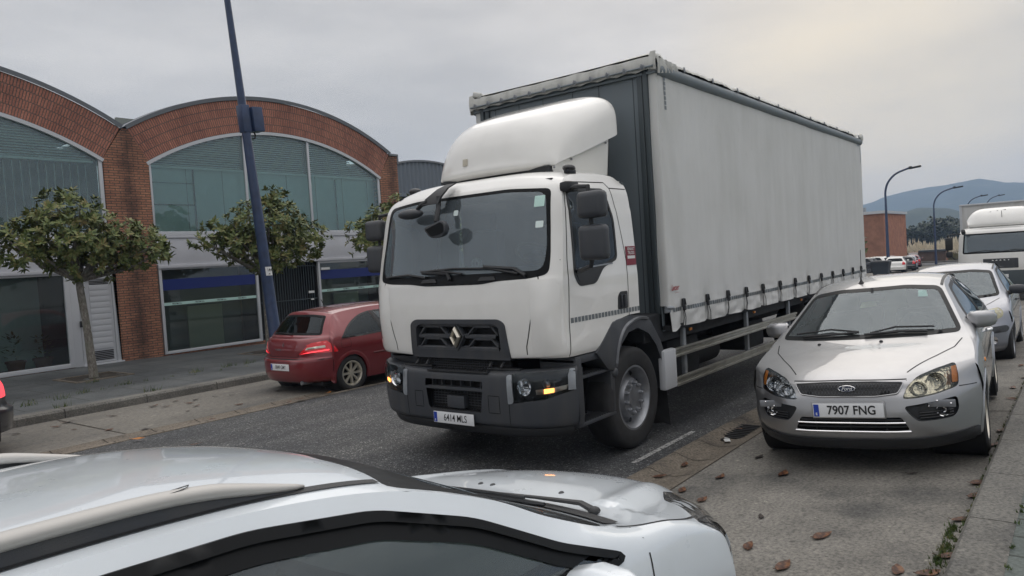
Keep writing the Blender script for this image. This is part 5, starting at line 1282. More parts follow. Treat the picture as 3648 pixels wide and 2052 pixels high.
        if s > 0: m = M(); patch(m, bv, 'x', 1, roundpoly([(1.150, 1.22), (1.105, 1.40), (1.11, 1.60), (1.165, 1.70), (1.18, 1.4)], .01), .012); m.build('corner_slot', 'dark', R0)
    # dealer sign on the rear of the near cab side
    m = M(); patch(m, bv, 'y', 1, [(T(6.47), 1.85), (T(6.665), 1.85), (T(6.675), 2.04), (T(6.475), 2.04)], .005); sg = m.build('dealer_sign', 'sign_red', R0, smooth=0)
    h = cast(bv, 'y', 1, T(6.57), 2.0).y
    m = M(); textm(m, 'RENAULT', .042, (T(6.575), h-.007, 2.012), (1, 0, 0), (0, 0, 1), sx=.8, bold=.0006); textm(m, 'TRUCKS', .042, (T(6.575), h-.007, 1.972), (1, 0, 0), (0, 0, 1), sx=.85, bold=.0006); m.build('sign_lettering', 'white', sg, smooth=0)
    m = M(); m.bb(T(6.50), T(6.65), h-.009, h-.004, 1.915, 1.945); m.bb(T(6.50), T(6.65), h-.009, h-.004, 1.865, 1.905); m.build('sign_panel', 'white', sg, smooth=0)
    # grille
    m = M(); patch(m, bv, 'x', 1, go, .012, roundpoly([(-.56, 1.145), (-.555, 1.36), (-.50, 1.395), (.46, 1.395), (.515, 1.36), (.53, 1.145)], .03), .05, .09); gr = m.build('grille', 'grey_plastic', R0)
    m = M(); m.bb(.10, .12, -.65, .62, 1.05, 1.43); m.build('grille_backing', 'dark', gr, smooth=0)
    m = M()
    def gb(y0, z0, y1, z1, w=.016, d=.05, x=.012):
        a = Vector((x, y0, z0)); b = Vector((x, y1, z1)); t = (b-a).normalized(); n = Vector((0, -t.z, t.y))*w; dx = Vector((d, 0, 0)); c = Vector((.012, 0, 0))
        m.grid([[a-n+dx, a-n+c, a-n*.5, a+n*.5, a+n+c, a+n+dx], [b-n+dx, b-n+c, b-n*.5, b+n*.5, b+n+c, b+n+dx]], flip=False)
    yc = -.02
    gb(-.53, 1.385, .53, 1.385, .022); gb(-.53, 1.155, .53, 1.155, .022); gb(-.50, 1.272, yc-.1, 1.272, .022); gb(yc+.1, 1.272, .50, 1.272, .022)
    for s in (1, -1):
        for z0 in (1.272, 1.155):
            gb(yc+s*.50, z0+.02, yc+s*.42, z0+.108, .012); gb(yc+s*.42, z0+.095, yc+s*.23, z0+.095, .014); gb(yc+s*.23, z0+.105, yc+s*.14, z0+.02, .012); gb(yc+s*.14, z0+.02, yc+s*.09, z0+.02, .010)
        gb(yc, 1.40, yc+s*.085, 1.272, .012, x=0); gb(yc+s*.085, 1.272, yc, 1.14, .012, x=0)
    m.build('grille_bars', 'grey_plastic', gr, smooth=30)
    m = M(); o = [(yc, 1.372), (yc-.062, 1.272), (yc, 1.172), (yc+.062, 1.272)]; i_ = [(yc, 1.325), (yc-.030, 1.272), (yc, 1.219), (yc+.030, 1.272)]; mid = [((a[0]+b[0])/2, (a[1]+b[1])/2) for a, b in zip(o, i_)]
    rows = [[Vector((x, p[0], p[1])) for p in L_] for L_, x in ((o, .0), (o, -.02), (mid, -.045), (i_, -.02), (i_, .01))]; m.grid(rows, closed=True); m.build('diamond_badge', 'alloy', gr, smooth=0, recalc=True)
    # mesh panel between grille and bumper
    m = M(); m.bb(.09, .11, -.60, .60, .90, 1.10); lw = m.build('lower_mesh', 'dark', R0, smooth=0); m = M()
    for k in range(26): m.tube([(.075, -.38+.03*k, .93), (.075, -.38+.03*k, 1.04)], .0035, 4)
    for k in range(5): m.tube([(.072, -.4, .935+.024*k), (.072, .38, .935+.024*k)], .0035, 4)
    m.build('mesh_bars', 'grey_plastic', lw)
    # bumper
    bs = [(.02, .44, .26, 1.17, .46, 6, 2), (-.035, .455, .235, 1.21, .475, 6, 2), (-.05, .55, .225, 1.235, .565, 6, 2), (-.05, .86, .22, 1.245, .89, 6, 2), (-.035, .925, .225, 1.24, .97, 6, 2), (.0, .945, .25, 1.22, .995, 6, 2), (.10, .955, .30, 1.19, 1.0, 6, 2)]
    m = M(); strip(m, bs, 44, 6); bb_ = m.surf()
    fc = lambda c: c.x < .24
    op1 = roundpoly([(-.35, .79), (-.35, .86), (.39, .86), (.39, .79)], .01); op2 = roundpoly([(-.32, .565), (-.35, .765), (.38, .765), (.36, .60), (.33, .565)], .015)
    m.hole(op1, 'x', fc); m.hole(op2, 'x', fc)
    hl = {s: roundpoly([(s*.665, .675), (s*.655, .925), (s*.72, .955), (s*1.0, .965), (s*1.20, .985), (s*1.232, .94), (s*1.236, .80), (s*1.0, .72)], .02) for s in (1, -1)}
    for s in (1, -1): m.hole(hl[s], 'x', lambda c: c.x < .26)
    for s in (1, -1):   # bumper side returns
        m.grid([[Vector((.225+k*.012 if k else .22, s*1.245*(1 if z > .5 else .985), z)) for z in (.475, .55, .7, .89, .985)] for k in (0, 3, 6)], flip=(s > 0))
    m.weld(.001); bp = m.build('bumper', 'grey_plastic', R0, smooth=45)
    m = M(); m.bb(.04, .06, -.36, .40, .55, .87); m.build('bumper_recess', 'dark', bp, smooth=0)
    m = M()
    for k in range(6): m.bb(-.01, .04, -.30+k*.125, -.29+k*.125, .79, .86)
    m.bb(-.048, .035, -.35, .39, .768, .792, .006); m.build('upper_slat', 'grey_plastic', bp)
    m = M()
    for k in range(16): m.tube([(.035, -.30+.043*k, .60), (.035, -.30+.043*k, .75)], .0035, 4)
    for k in range(6): m.tube([(.033, -.32, .61+.026*k), (.033, .36, .61+.026*k)], .0035, 4)
    m.build('bumper_mesh', 'grey_plastic', bp)
    m = M(); m.bb(-.04, .03, -.10, .12, .585, .705, .008); m.build('tow_cover', 'grey_plastic', bp)
    m = M()   # tread plates with ribs
    m.bb(-.045, .09, -.33, .36, .553, .567, .004); m.bb(-.05, .10, -.42, .36, .935, .952, .004)
    for k in range(20): m.box((-.0, -.31+k*.035, .570), (.07, .008, .012), 0, rot=('Z', .5)); m.box((.02, -.38+k*.038, .956), (.10, .010, .014), 0, rot=('Z', .5))
    m.build('tread_plate', 'black_plastic', bp)
    m = M()
    for pts in ([(-.42, .735), (-.55, .735), (-.55, .575), (-.42, .575)], [(.43, .73), (.54, .73), (.54, .575), (.43, .575)]): seam(m, bb_, 'x', 1, pts, .008, .002, closed=True)
    for s in (1, -1): seam(m, bb_, 'x', 1, [(s*.66, .67), (s*.655, .47)], .008)
    m.build('panel_gap', 'dark', bp, smooth=0)
    m = M()
    for y in (.41, -.41, .55, -.55): m.tube([(.0, y, .99), (.05, y, 1.04)], .012, 6)
    m.build('hinge', 'black_plastic', R0)
    for a_, b_ in ((-.75, -.36), (.36, .75)): m = M(); m.bb(.02, .09, a_, b_, .96, .985, .01); m.build('latch_bar', 'black_plastic', R0)
    for s in (1, -1):
        m = M(); patch(m, bb_, 'x', 1, hl[s], -.05, None, .05, 0); P = [cast(bb_, 'x', 1, a, b) for a, b in hl[s]]; P = [p for p in P if p]; m.grid([P, [p+Vector((.06, 0, 0)) for p in P]], closed=True); hb = m.build('headlight', 'lamp_dark', R0)
        def hp(y, z):
            for dy in (0, .006, .012, .02, .03, .05):
                h = cast(bb_, 'x', 1, s*(y-dy), z)
                if h is not None: return h
            return Vector((.2, s*y, z))
        h = hp(.83, .835); m = M(); m.lathe([(.072, -.008), (.078, -.016), (.066, -.005), (.05, .03), (0, .045)], 'x', h+Vector((.012, 0, 0)), 28); m.build('reflector', 'chrome', hb)
        m = M()
        for k in range(4): m.tube([h+Vector((.004, -.04, -.05+k*.016)), h+Vector((.004, .04, -.05+k*.016))], .003, 4)
        m.build('lamp_line', 'white', hb)
        m = M(); m.ball(hp(1.0, .85)+Vector((.05, 0, 0)), (.02, .045, .04), 12); m.build('inner_lamp', 'rim_grey', hb)
        o = [(s*.93, .762), (s*.925, .805), (s*1.10, .828), (s*1.175, .845), (s*1.16, .805), (s*1.05, .77)]; m = M(); patch(m, bb_, 'x', 1, o, -.018, None, .04, .02); m.build('indicator', 'alloy', hb)
        o = [(s*1.0, .772), (s*1.0, .812), (s*1.08, .82), (s*1.08, .785)]; m = M(); patch(m, bb_, 'x', 1, o, -.014, None, .04, 0); m.build('indicator_bulb', 'amber_lit', hb)
        m = M(); patch(m, bb_, 'x', 1, hl[s], .001, None, .05, 0); m.build('lens', 'lens_clear', hb)
        m = M(); patch(m, bb_, 'x', 1, roundpoly([(s*.655, .672), (s*.645, .925), (s*.665, .94), (s*.70, .935), (s*.715, .70), (s*.70, .678)], .01), .010); m.build('lamp_trim', 'galv', hb)
        m = M(); h = hp(1.222, .9); rows = [[hp(min(y, 1.235), z)+Vector((-.008, s*.004, 0)) for z in (.80, .86, .93, .985)] for y in (1.185, 1.21, 1.232)]; m.grid(rows); m.build('lamp_trim', 'galv', hb)
    # lower valance
    m = M(); strip(m, [(.10, .345, .30, 1.08, .36, 6, 2), (.02, .35, .26, 1.12, .37, 6, 2), (.0, .39, .25, 1.15, .41, 6, 2), (.0, .44, .25, 1.15, .455, 6, 2), (.06, .45, .3, 1.12, .46, 6, 2)], 30, 4); m.build('valance', 'black_plastic', R0)
    plate(R0, '6414 MLS', (-.075, .017, .492), (0, -1, 0), (0, 0, 1), size=.096, sx=.78, bold=.0003)
    # access steps
    for s in (1, -1):
        m = M(); m.bb(.30, .90, s*.85, s*1.20, .86, .885, .006); m.bb(.26, .92, s*.80, s*1.205, .43, .46, .01); m.bb(.26, .34, s*.80, s*1.215, .44, 1.06, .02); m.bb(.86, .95, s*.8, s*1.20, .44, .90, .03); m.bb(.3, .9, s*.78, s*.82, .44, 1.08)
        m.bb(.26, .72, s*.8, s*1.2, 1.0, 1.075, .02); m.build('step_unit', 'grey_plastic', R0)
        m = M()
        for k in range(13): m.box((.36+k*.04, s*1.10, .888), (.012, .14, .012), 0, rot=('Z', .45)); m.box((.34+k*.043, s*1.10, .463), (.012, .17, .012), 0, rot=('Z', .45))
        m.build('step_tread', 'black_plastic', R0)
        m = M(); m.ball((.93, s*1.20, .83), (.05, .03, .05), 12); m.build('step_cap', 'grey_plastic', R0)
    # front wheel fender
    for s in (1, -1):
        out_ = [(T(5.79), 1.065), (T(6.10), 1.31), (T(6.2), 1.335), (T(6.45), 1.35), (T(6.80), 1.315), (T(6.9), 1.24), (T(7.08), 1.03), (T(7.20), .80), (T(7.30), .48)]
        inn = [(T(7.22), .48), (T(7.10), .80), (T(6.98), 1.0), (T(6.83), 1.14), (T(6.6), 1.225), (T(6.4), 1.20), (T(6.25), 1.10), (T(6.13), .93), (T(6.09), .86), (T(5.98), .88)]
        m = M(); m.prism(out_+inn, 'y', s*.98, s*1.225, .012); m.build('wheel_fender', 'grey_plastic', R0, smooth=35)
        m = M(); lip = [(T(6.12), .90), (T(6.20), 1.11), (T(6.32), 1.235), (T(6.48), 1.29), (T(6.66), 1.305), (T(6.80), 1.285)]; P = curve2(lip, 5, False); rows = [[Vector((a, s*y_, b+dz)) for y_, dz in ((1.20, -.02), (1.245, -.01), (1.25, .012), (1.22, .022))] for a, b in P]; m.grid(rows, flip=(s > 0)); m.build('fender_lip', 'rim_grey', R0)
        m = M(); m.lathe([(.60, s*.6), (.60, s*1.0)], 'y', (T(6.5), 0, .52), 20, arc=(radians(-10), radians(190))); m.build('inner_arch', 'dark', R0)
        m = M(); rows = [[Vector((T(7.22)+.05*t, s*y_, .50-.42*t+.01*sin(y_*30))) for y_ in (.80, .9, 1.0, 1.1, 1.19)] for t in (0, .5, 1)]; m.grid(rows); m.build('mud_flap', 'rubber', R0)
    fw = T(6.52)
    for s in (1, -1):
        wheel(R0, (fw, s*1.04, .515), .515, .31, s, 'truck', 'rim_grey', rr=.315)
        wheel(R0, (T(12.45), s*1.02, .43), .50, .52, s, 'truck', 'rim_grey', rr=.30)
    # deflector on the roof
    dst = [(.68, 2.85, .82, .72, 2.86, 3, -2.2), (.62, 2.885, .78, .755, 2.875, 3, -2.2), (.62, 2.98, .78, .775, 2.885, 2.8, -2.4), (.66, 3.18, .83, .80, 2.91, 2.6, -2.6), (.76, 3.35, .92, .83, 2.945, 2.4, -2.9), (.94, 3.47, 1.05, .87, 2.99, 2.2, -3.2), (1.20, 3.565, 1.25, .93, 3.07, 2, -3.8), (1.45, 3.64, 1.45, .975, 3.15, 2, -4.2), (1.60, 3.68, 1.58, .995, 3.20, 2, -4.4), (1.655, 3.67, 1.62, .99, 3.22, 2, -4.4), (1.67, 3.64, 1.63, .97, 3.24, 2, -4.4), (1.62, 3.61, 1.60, .94, 3.26, 2, -4.4)]
    m = M(); G, A, E = strip(m, dst, 44, 8); dfl = m.build('roof_deflector', 'white_paint', R0, smooth=60)
    for s in (1, -1):
        m = M(); top = [e for e in E if e.x < 1.61][8*1:]; top = [top[i] for i in range(0, len(top), 4)]
        rows = [[Vector((min(e.x, 1.5), s*(e.y-.035+(-.04)*t), e.z+.005+(2.79-.0-e.z)*t)) for t in (0, .33, .66, 1)] for e in top]; m.grid(rows, flip=(s > 0)); sp = m.build('side_fairing', 'white_paint', dfl)
        m = M()
        for e in top[2::5]: m.ball((e.x, s*(e.y-.03), e.z-.03), .012, 8)
        m.build('rivet', 'rim_grey', sp)
        m = M(); m.ball((.62, s*1.02, 2.80), (.09, .05, .035), 12); m.bb(.55, .70, s*1.0, s*1.05, 2.74, 2.80, .02); m.build('marker_lamp', 'lamp_dark', R0)
    m = M(); m.bb(.72, 1.45, -.72, .72, 2.80, 2.87); m.build('deflector_base', 'black_plastic', dfl, smooth=0)
    m = M(); m.box((.625, .27, 3.02), (.01, .06, .07), 0, rot=('Y', .12)); m.build('worn_sticker', mat('old_tape', (.5, .46, .38), .7), dfl, smooth=0)
    # rear wall of the cab, chassis between cab and body
    m = M(); m.bb(1.45, 1.49, -1.1, 1.1, 1.3, 2.7); m.build('cab_rear_wall', 'grey_dark', R0, smooth=0)
    m = M()
    for k in range(14): m.tube([(1.55, -1.04+.0*k, 1.5+.07*k), (1.60, -1.08, 1.53+.07*k)], .018, 6)
    m.tube([(1.56, -1.05, 1.4), (1.56, -1.05, 2.5)], .045, 8); m.build('corrugated_hose', 'black_plastic', R0)
    m = M()
    for s in (1, -1): m.bb(.4, 10.6, s*.36, s*.44, .72, .98, .01)
    for x in (.6, 2.2, 4.2, 6.2, 8.6, 10.4): m.bb(x, x+.08, -.36, .36, .74, .96)
    m.build('chassis_frame', 'chassis', R0, smooth=0)
    m = M(); m.bb(1.9, 10.88, -1.16, 1.16, .99, 1.12); m.bb(1.62, 2.2, -1.17, 1.17, 1.02, 1.30, .01); m.build('body_subframe', 'chassis', R0, smooth=0)
    for nm, f_n in (('battery_box', lambda m: m.box((2.9, -.75, .70), (.9, .55, .52), .12)), ('fuel_tank', lambda m: m.box((4.0, .75, .70), (1.2, .55, .52), .12)), ('air_tank', lambda m: m.tube([(3.6, -.7, .62), (4.3, -.7, .62)], .17, 20)), ('air_tank', lambda m: m.tube([(2.3, -.85, .50), (2.75, -.85, .50)], .13, 18)), ('tool_box', lambda m: m.box((5.4, -.7, .68), (.8, .5, .4), .05))):
        m = M(); f_n(m); m.build(nm, 'chassis', R0)
    m = M(); m.tube([(.45, 0, .9), (1.9, 0, .9)], .3, 12); m.box((fw, 0, .52), (.16, 1.7, .16), .05); m.tube([(T(12.45), -.9, .5), (T(12.45), .9, .5)], .11, 14); m.ball((T(12.45), 0, .5), .24); m.build('axles_and_engine', 'chassis', R0)
    m = M(); m.box((10.75, 0, .62), (.1, 2.35, .16), .02); m.build('rear_underrun_bar', 'galv', R0)
    # body: front wall, curtain, roof, rear
    x0, x1, zb, zt = T(7.24), T(16.11), 1.13, 3.96
    hw = 1.275
    m = M(); m.bb(x0, x0+.04, -hw+.09, hw-.09, 1.10, zt-.02)
    m.build('box_front_wall', 'grey_panel', R0, smooth=0)
    m = M()
    for y in (-.98, -.55, -.20, .22, .58, .95): m.bb(x0-.0035, x0, y-.004, y+.004, 1.3, zt-.08)
    m.build('panel_joint', 'grey_dark', R0, smooth=0)
    for s in (1, -1):
        m = M(); m.bb(x0-.03, x0+.05, s*1.04, s*1.105, 1.12, zt-.03, .01); m.bb(x0-.045, x0+.02, s*1.115, s*1.17, 1.12, zt-.03, .012); m.build('corner_post', 'grey_dark', R0)
    m = M(); m.bb(x1-.05, x1, -hw+.02, hw-.02, 1.10, zt); m.build('rear_doors', 'alu_white', R0, smooth=0)
    m = M(); m.bb(x0, x1, -hw+.02, hw-.02, 1.11, 1.16); m.build('load_floor', 'chassis', R0, smooth=0)
    strapx = [7.55, 8.20, 8.83, 9.45, 10.08, 10.80, 11.50, 12.2, 12.9, 13.6, 14.3, 15.0, 15.65]
    def wav(x, z, s):
        d = .008*noise.noise(Vector((x*1.1, z*.7, s*3)))+.003*noise.noise(Vector((x*5, z*1.5, s*9)))
        xw = x+5.2; nearest = min(abs(xw-q) for q in strapx)
        if z < 1.52: t = (1.52-z)/.39; d += t*(.030*(1-exp(-(nearest/.10)**2))-.018)+t*.018*noise.noise(Vector((x*4.2, z*16, 2)))+t*.01*noise.noise(Vector((x*11, z*9, 7)))
        if xw < 7.9: d += .02*noise.noise(Vector(((xw-7.24)*5+z*1.3, z*1.1, 5)))*(1-(xw-7.24)/.66)
        return d
    for s in (1, -1):
        m = M(); rows = []; nx = 300
        zl = [zt-.03-(zt-.03-1.6)*(k/26) for k in range(27)]+[1.6-(1.6-zb)*(k/18) for k in range(1, 19)]
        front_ = [(x0-.012, s*1.165), (x0-.018, s*1.20), (x0-.018, s*1.255), (x0-.008, s*1.272)]
        for px, py in front_: rows.append([Vector((px-.3*wav(0, z, s), py, max(z, 1.375))) for z in zl])
        for k in range(nx+1):
            x = x0+.01+(x1-x0-.01)*k/nx; rag = 0
            xw = x+5.2; nearest = min(abs(xw-q) for q in strapx)
            lowz = 1.125+.016*exp(-(nearest/.05)**2)+.007*noise.noise(Vector((x*3, 0, 1)))-.03*exp(-((xw-7.3)/.12)**2)
            rows.append([Vector((x, s*(hw+wav(x, z, s)), max(z, lowz) if z > zb+.06 else lowz+(z-zb)*.9)) for z in zl])
        m.grid(rows, flip=(s < 0)); cu_ = m.build('side_curtain', 'curtain', R0, smooth=80)
        m = M(); m.tube([(x0, s*(hw-.005), zt-.06), (x1, s*(hw-.005), zt-.06)], .05, 12, flat=1.3); m.build('curtain_rail', 'grey_panel', R0)
        for q in strapx:
            qx = q-5.2; y = s*(hw+.012)
            m = M(); m.box((qx, y, 1.385), (.055, .022, .10), .01); m.box((qx, y+s*.008, 1.33), (.04, .03, .06), .008); m.tube([(qx+.02, y+s*.01, 1.43), (qx+.02, y+s*.02, 1.36)], .008, 5); bk = m.build('buckle', 'black_plastic', R0)
            m = M(); ran = random.uniform(-.02, .02)
            for dx, dz in ((-.012, 0), (.012+ran, .03)): m.grid([[Vector((qx+dx-.012, y+s*.003, 1.31)), Vector((qx+dx+.012, y+s*.003, 1.31))], [Vector((qx+dx*2.2-.012, y+s*.012, 1.22)), Vector((qx+dx*2.2+.012, y+s*.012, 1.22))], [Vector((qx+dx*2.6-.012+ran, y-s*.0, 1.13-dz)), Vector((qx+dx*2.6+.012+ran, y-s*.0, 1.13-dz))]])
            m.build('strap', 'rubber', bk)
        m = M(); z = 1.325; xw = 7.29
        while xw < 16.0:
            if min(abs(xw-q) for q in strapx) > .05:
                x = xw-5.2; m.poly([Vector((x+dx, s*(hw+wav(x+dx, z+dz, s)+.004), z+dz)) for dx, dz in ((0, -.022), (.05, -.022), (.05, .022), (0, .022))][::(1 if s < 0 else -1)])
            xw += .062
        for k in range(5): m.poly([Vector((x0+.12+dx+k*.052, s*(hw+.008), 3.86+dz)) for dx, dz in ((0, 0), (.042, 0), (.042, .045), (0, .045))][::(1 if s < 0 else -1)])
        for k in range(7): m.poly([Vector((x0+.12+dx, s*(hw+.008), 3.80-k*.052+dz)) for dx, dz in ((0, 0), (.045, 0), (.045, .042), (0, .042))][::(1 if s < 0 else -1)])
        for k in range(4): m.poly([Vector((x1-.30+dx+k*.052, s*(hw+.008), 3.80+dz)) for dx, dz in ((0, 0), (.042, 0), (.042, .045), (0, .045))][::(1 if s < 0 else -1)])
        for k in range(6): m.poly([Vector((x1-.10+dx, s*(hw+.008), 3.74-k*.052+dz)) for dx, dz in ((0, 0), (.045, 0), (.045, .042), (0, .042))][::(1 if s < 0 else -1)])
        m.build('reflective_marking', 'reflector', cu_, smooth=0)
        # side guard rails
        for z in (.85, .53):
            m = M(); 
            for dz, r in ((.035, .014), (.0, .012), (-.035, .014)): m.bb(T(7.36), T(11.6), s*(hw-.05), s*(hw-.012 if dz else hw-.025), z+dz-r, z+dz+r, .004)
            m.bb(T(7.36), T(11.6), s*(hw-.06), s*(hw-.045), z-.045, z+.045); m.build('side_guard_rail', 'alu', R0)
        for x in (7.70, 9.65, 11.4):
            m = M(); m.bb(T(x)-.03, T(x)+.03, s*(hw-.11), s*(hw-.063), .50, 1.09, .006); m.build('guard_post', 'galv', R0)
        m = M(); m.bb(T(7.08), T(7.37), s*(hw-.10), s*(hw-.015), .48, .91, .03); m.build('guard_end_panel', 'alu_white', R0)
        for x in (7.85, 9.9, 12.0, 14.5):
            m = M(); m.box((T(x), s*(hw-.06), 1.06), (.06, .02, .03), .005); m.build('side_marker', 'amber', R0)
        m = M(); m.lathe([(.6, s*1.0), (.6, s*1.2)], 'y', (T(12.45), 0, .45), 20, arc=(0, pi)); m.build('rear_fender', 'black_plastic', R0)
        m = M(); m.tube([(T(7.14), s*(hw-.0), 1.365), (T(7.30), s*(hw+.01), 1.35)], .018, 8); m.box((T(7.20), s*(hw-.01), 1.33), (.12, .03, .05), .01); m.build('curtain_tensioner', 'galv', R0)
    # logo on the curtain (near side)
    m = M(); textm(m, 'Lecser', .085, (T(7.355), -hw-.016, 1.565), (1, 0, 0), (0, 0, 1), sx=.82, bold=.002, shear=.25); textm(m, 'LECINENA S.A.', .016, (T(7.40), -hw-.016, 1.51), (1, 0, 0), (0, 0, 1)); m.build('curtain_logo', 'red_ink', R0, smooth=0)
    # roof cover: wrinkled tarpaulin pulled over the edge and laced
    m = M(); rows = []; P0 = [(-hw-.02, zt-.10), (-hw-.035, zt-.02), (-hw-.02, zt+.045), (-hw+.06, zt+.075), (-.6, zt+.085), (0, zt+.09), (.6, zt+.085), (hw-.06, zt+.075), (hw+.02, zt+.045), (hw+.035, zt-.02), (hw+.02, zt-.10)]
    P0 = [(-hw-.03, zt+.015)]+P0[2:-2]+[(hw+.03, zt+.015)]
    for k in range(241):
        x = x0-.07+(x1-x0+.10)*k/240; e = 1 if x > x0+.15 else 1+1.2*(x0+.15-x)
        rows.append([Vector((x, y+.012*noise.noise(Vector((x*3, y*2, 4))), z+(.018*noise.noise(Vector((x*5, y*3, 1)))+.012*noise.noise(Vector((x*14, y*4, 2))))*e+(.05*exp(-((x-x0)/.10)**2)*(1 if abs(y) > hw-.1 else .2)))) for y, z in P0])
    m.grid(rows, flip=True)
    # front flap with scalloped lower edge held by hooks
    rows = []
    ny = 120
    for k in range(ny+1):
        y = -hw-.03+(2*hw+.06)*k/ny; sc = .018*abs(sin(k/ny*pi*11)); n1 = noise.noise(Vector((y*6, 0, 3)))
        rows.append([Vector((x0-.07-.01*n1, y, zt+.075+.012*noise.noise(Vector((y*5, 3, 1)))+(.05 if abs(y) > hw-.04 else 0))), Vector((x0-.085-.015*n1, y, zt+.03)), Vector((x0-.085+.012*n1, y, zt-.02)), Vector((x0-.075, y, zt-.075+sc))])
    m.grid(rows)
    # gathered folds at the near front corner
    for s in (1, -1):
        rows = []
        for k in range(14):
            t = k/13; x = x0-.06+.5*t; dr = .085*(1-t)**.8
            rows.append([Vector((x, s*(hw+.028+.012*sin(k*2.3)), zt+.07-.02*t)), Vector((x, s*(hw+.042+.014*sin(k*1.7)), zt+.0-dr*.2)), Vector((x, s*(hw+.036+.016*sin(k*2.9)), zt-.03-dr))])
        m.grid(rows, flip=(s > 0))
        m.ball((x1-.02, s*(hw+.02), zt+.02), (.07, .045, .09), 12); 
    m.box((x0-.06, hw-.10, zt+.115), (.05, .14, .07), .02, rot=('X', .3)); m.build('roof_tarpaulin', 'tarp', R0, smooth=70)
    m = M(); m.tube([(x0-.095, -hw, zt-.035), (x0-.095, hw, zt-.035)], .011, 6)
    m.bb(x0-.04, x0-.005, -hw, hw, zt-.10, zt-.07, .006); m.build('tarpaulin_bar', 'grey_panel', R0)
    for k in range(12):
        y = -hw+.12+k*(2*hw-.2)/11; m = M(); m.lathe([(.026, 0), (.03, -.008), (.018, -.012), (.012, -.004)], 'x', (x0-.095, y, zt-.03), 12); m.tube([(x0-.10, y, zt-.03), (x0-.105, y+.01, zt-.0)], .008, 5); m.build('tarpaulin_hook', 'rim_grey', R0)
    for k in range(11):
        x = x0+.6+k*.8; m = M(); m.box((x, -hw-.04, zt+.02), (.03, .014, .06), .006); m.build('roof_clip', 'rim_grey', R0)
    # mirrors
    def mirror_set(s):
        y = s*1.55; ax0 = 0
        m = M(); m.tube([(.42, s*1.12, 2.58), (.24, s*1.32, 2.58), (.16, s*1.50, 2.56), (.15, s*1.52, 2.4), (.15, s*1.52, 2.0), (.17, s*1.48, 1.88), (.30, s*1.28, 1.84), (.42, s*1.17, 1.85)], .020, 8)
        m.box((.36, s*1.18, 2.60), (.16, .12, .09), .03); m.build('mirror_arm', 'black_plastic', R0)
        for zc, hz in ((2.40, .115), (2.08, .15)):
            m = M(); m.box((.13, y, zc), (.13, .26, hz*2), .055, seg=3); mh = m.build('mirror_housing', 'grey_plastic', R0, smooth=60)
            m = M(); m.box((.197, y, zc), (.01, .21, hz*1.65), .02); m.build('mirror_glass', 'mirror', mh)
    before = set(R0.children)
    mirror_set(1)
    for o in [c for c in R0.children if c not in before]: o.location = (.26, -.09, 0)
    mirror_set(-1)
    # kerb view and front mirrors over the windscreen (passenger corner)
    m = M(); q_ = [(.28, (.10, .21), 2.77), (.17, (.10, .24), 2.72), (.08, (.12, .32), 2.63), (.06, (.13, .36), 2.57)]
    m.grid([[Vector((x+d_, y_, z_)) for d_, y_ in ((.0, ys_[0]), (-.03, ys_[0]), (-.03, ys_[1]), (.0, ys_[1]))] for x, ys_, z_ in q_], closed=True)
    m.tube([(.07, .155, 2.64), (.05, .15, 2.52), (.02, .14, 2.47), (-.01, .135, 2.39)], [.026, .023, .028, .024], 8)
    m.tube([(.06, .30, 2.60), (.055, .38, 2.58), (.05, .44, 2.54)], [.03, .024, .022], 8); m.build('front_mirror_arm', 'black_plastic', R0)
    m = M(); ol = roundpoly([(.26, 2.33), (.02, 2.40), (-.03, 2.36), (-.03, 2.27), (.05, 2.24), (.16, 2.23)], .03); m.prism(ol, 'x', -.07, -.01, .015); fm = m.build('front_mirror', 'grey_plastic', R0, smooth=50)
    m = M(); m.prism(inset(ol, .02), 'x', -.0095, -.007); m.build('mirror_glass', 'mirror', fm, smooth=0); m = M(); m.prism(inset(ol, .018), 'x', -.074, -.0705); m.build('mirror_dark_face', 'frit', fm, smooth=0)  # dark sheet painted in place of the trees the mirror face reflects
    m = M(); m.ball((.05, .54, 2.50), (.07, .17, .052), 20); m.build('kerb_mirror', 'grey_plastic', R0, smooth=60)
    # wipers
    wiper(R0, bv, [(-.13, 1.86), (.2, 1.905), (.42, 1.90)], .012); wiper(R0, bv, [(-.80, 1.84), (-.45, 1.90), (-.02, 1.915), (.30, 1.905)][::-1], .012); wiper(R0, bv, [(.35, 1.84), (.6, 1.875), (.95, 1.86)], .012)
    wiper(R0, bv, [(-.88, 1.82), (-.75, 1.885), (-.4, 1.915)], .018, 'wiper_arm'); wiper(R0, bv, [(.02, 1.81), (.06, 1.87), (.4, 1.89)], .018, 'wiper_arm')
    for y in (-.45, .30): m = M(); patch(m, bv, 'x', 1, roundpoly([(y-.1, 1.80), (y-.07, 1.835), (y+.09, 1.835), (y+.12, 1.80)], .01), .018, None, .05, .02); m.build('cowl_cover', 'black_plastic', R0)
    # interior
    m = M(); m.bb(.3, 1.44, -1.08, 1.08, 1.3, 1.36); m.bb(1.38, 1.44, -1.05, 1.05, 1.36, 2.68); m.bb(.35, 1.4, -1.0, 1.0, 2.66, 2.70); m.build('cab_interior', 'seat', R0, smooth=0)
    dashboard(R0, .16, .62, 1.90, 1.06, 'dash_light'); steering(R0, (.72, -.52, 2.0), .22, 55)
    for s in (1, -1): m = M(); m.box((1.16, s*.52, 1.95), (.18, .5, .75), .08); m.box((.95, s*.52, 1.60), (.5, .5, .18), .08); m.box((1.18, s*.52, 2.42), (.13, .28, .2), .05); m.build('seat', 'seat', R0)
    m = M(); m.box((.33, .06, 1.925), (.22, .30, .012), 0, rot=('Z', .3)); m.box((.36, .18, 1.93), (.16, .22, .01), 0, rot=('Z', -.4)); m.build('papers', 'paper', R0, smooth=0)
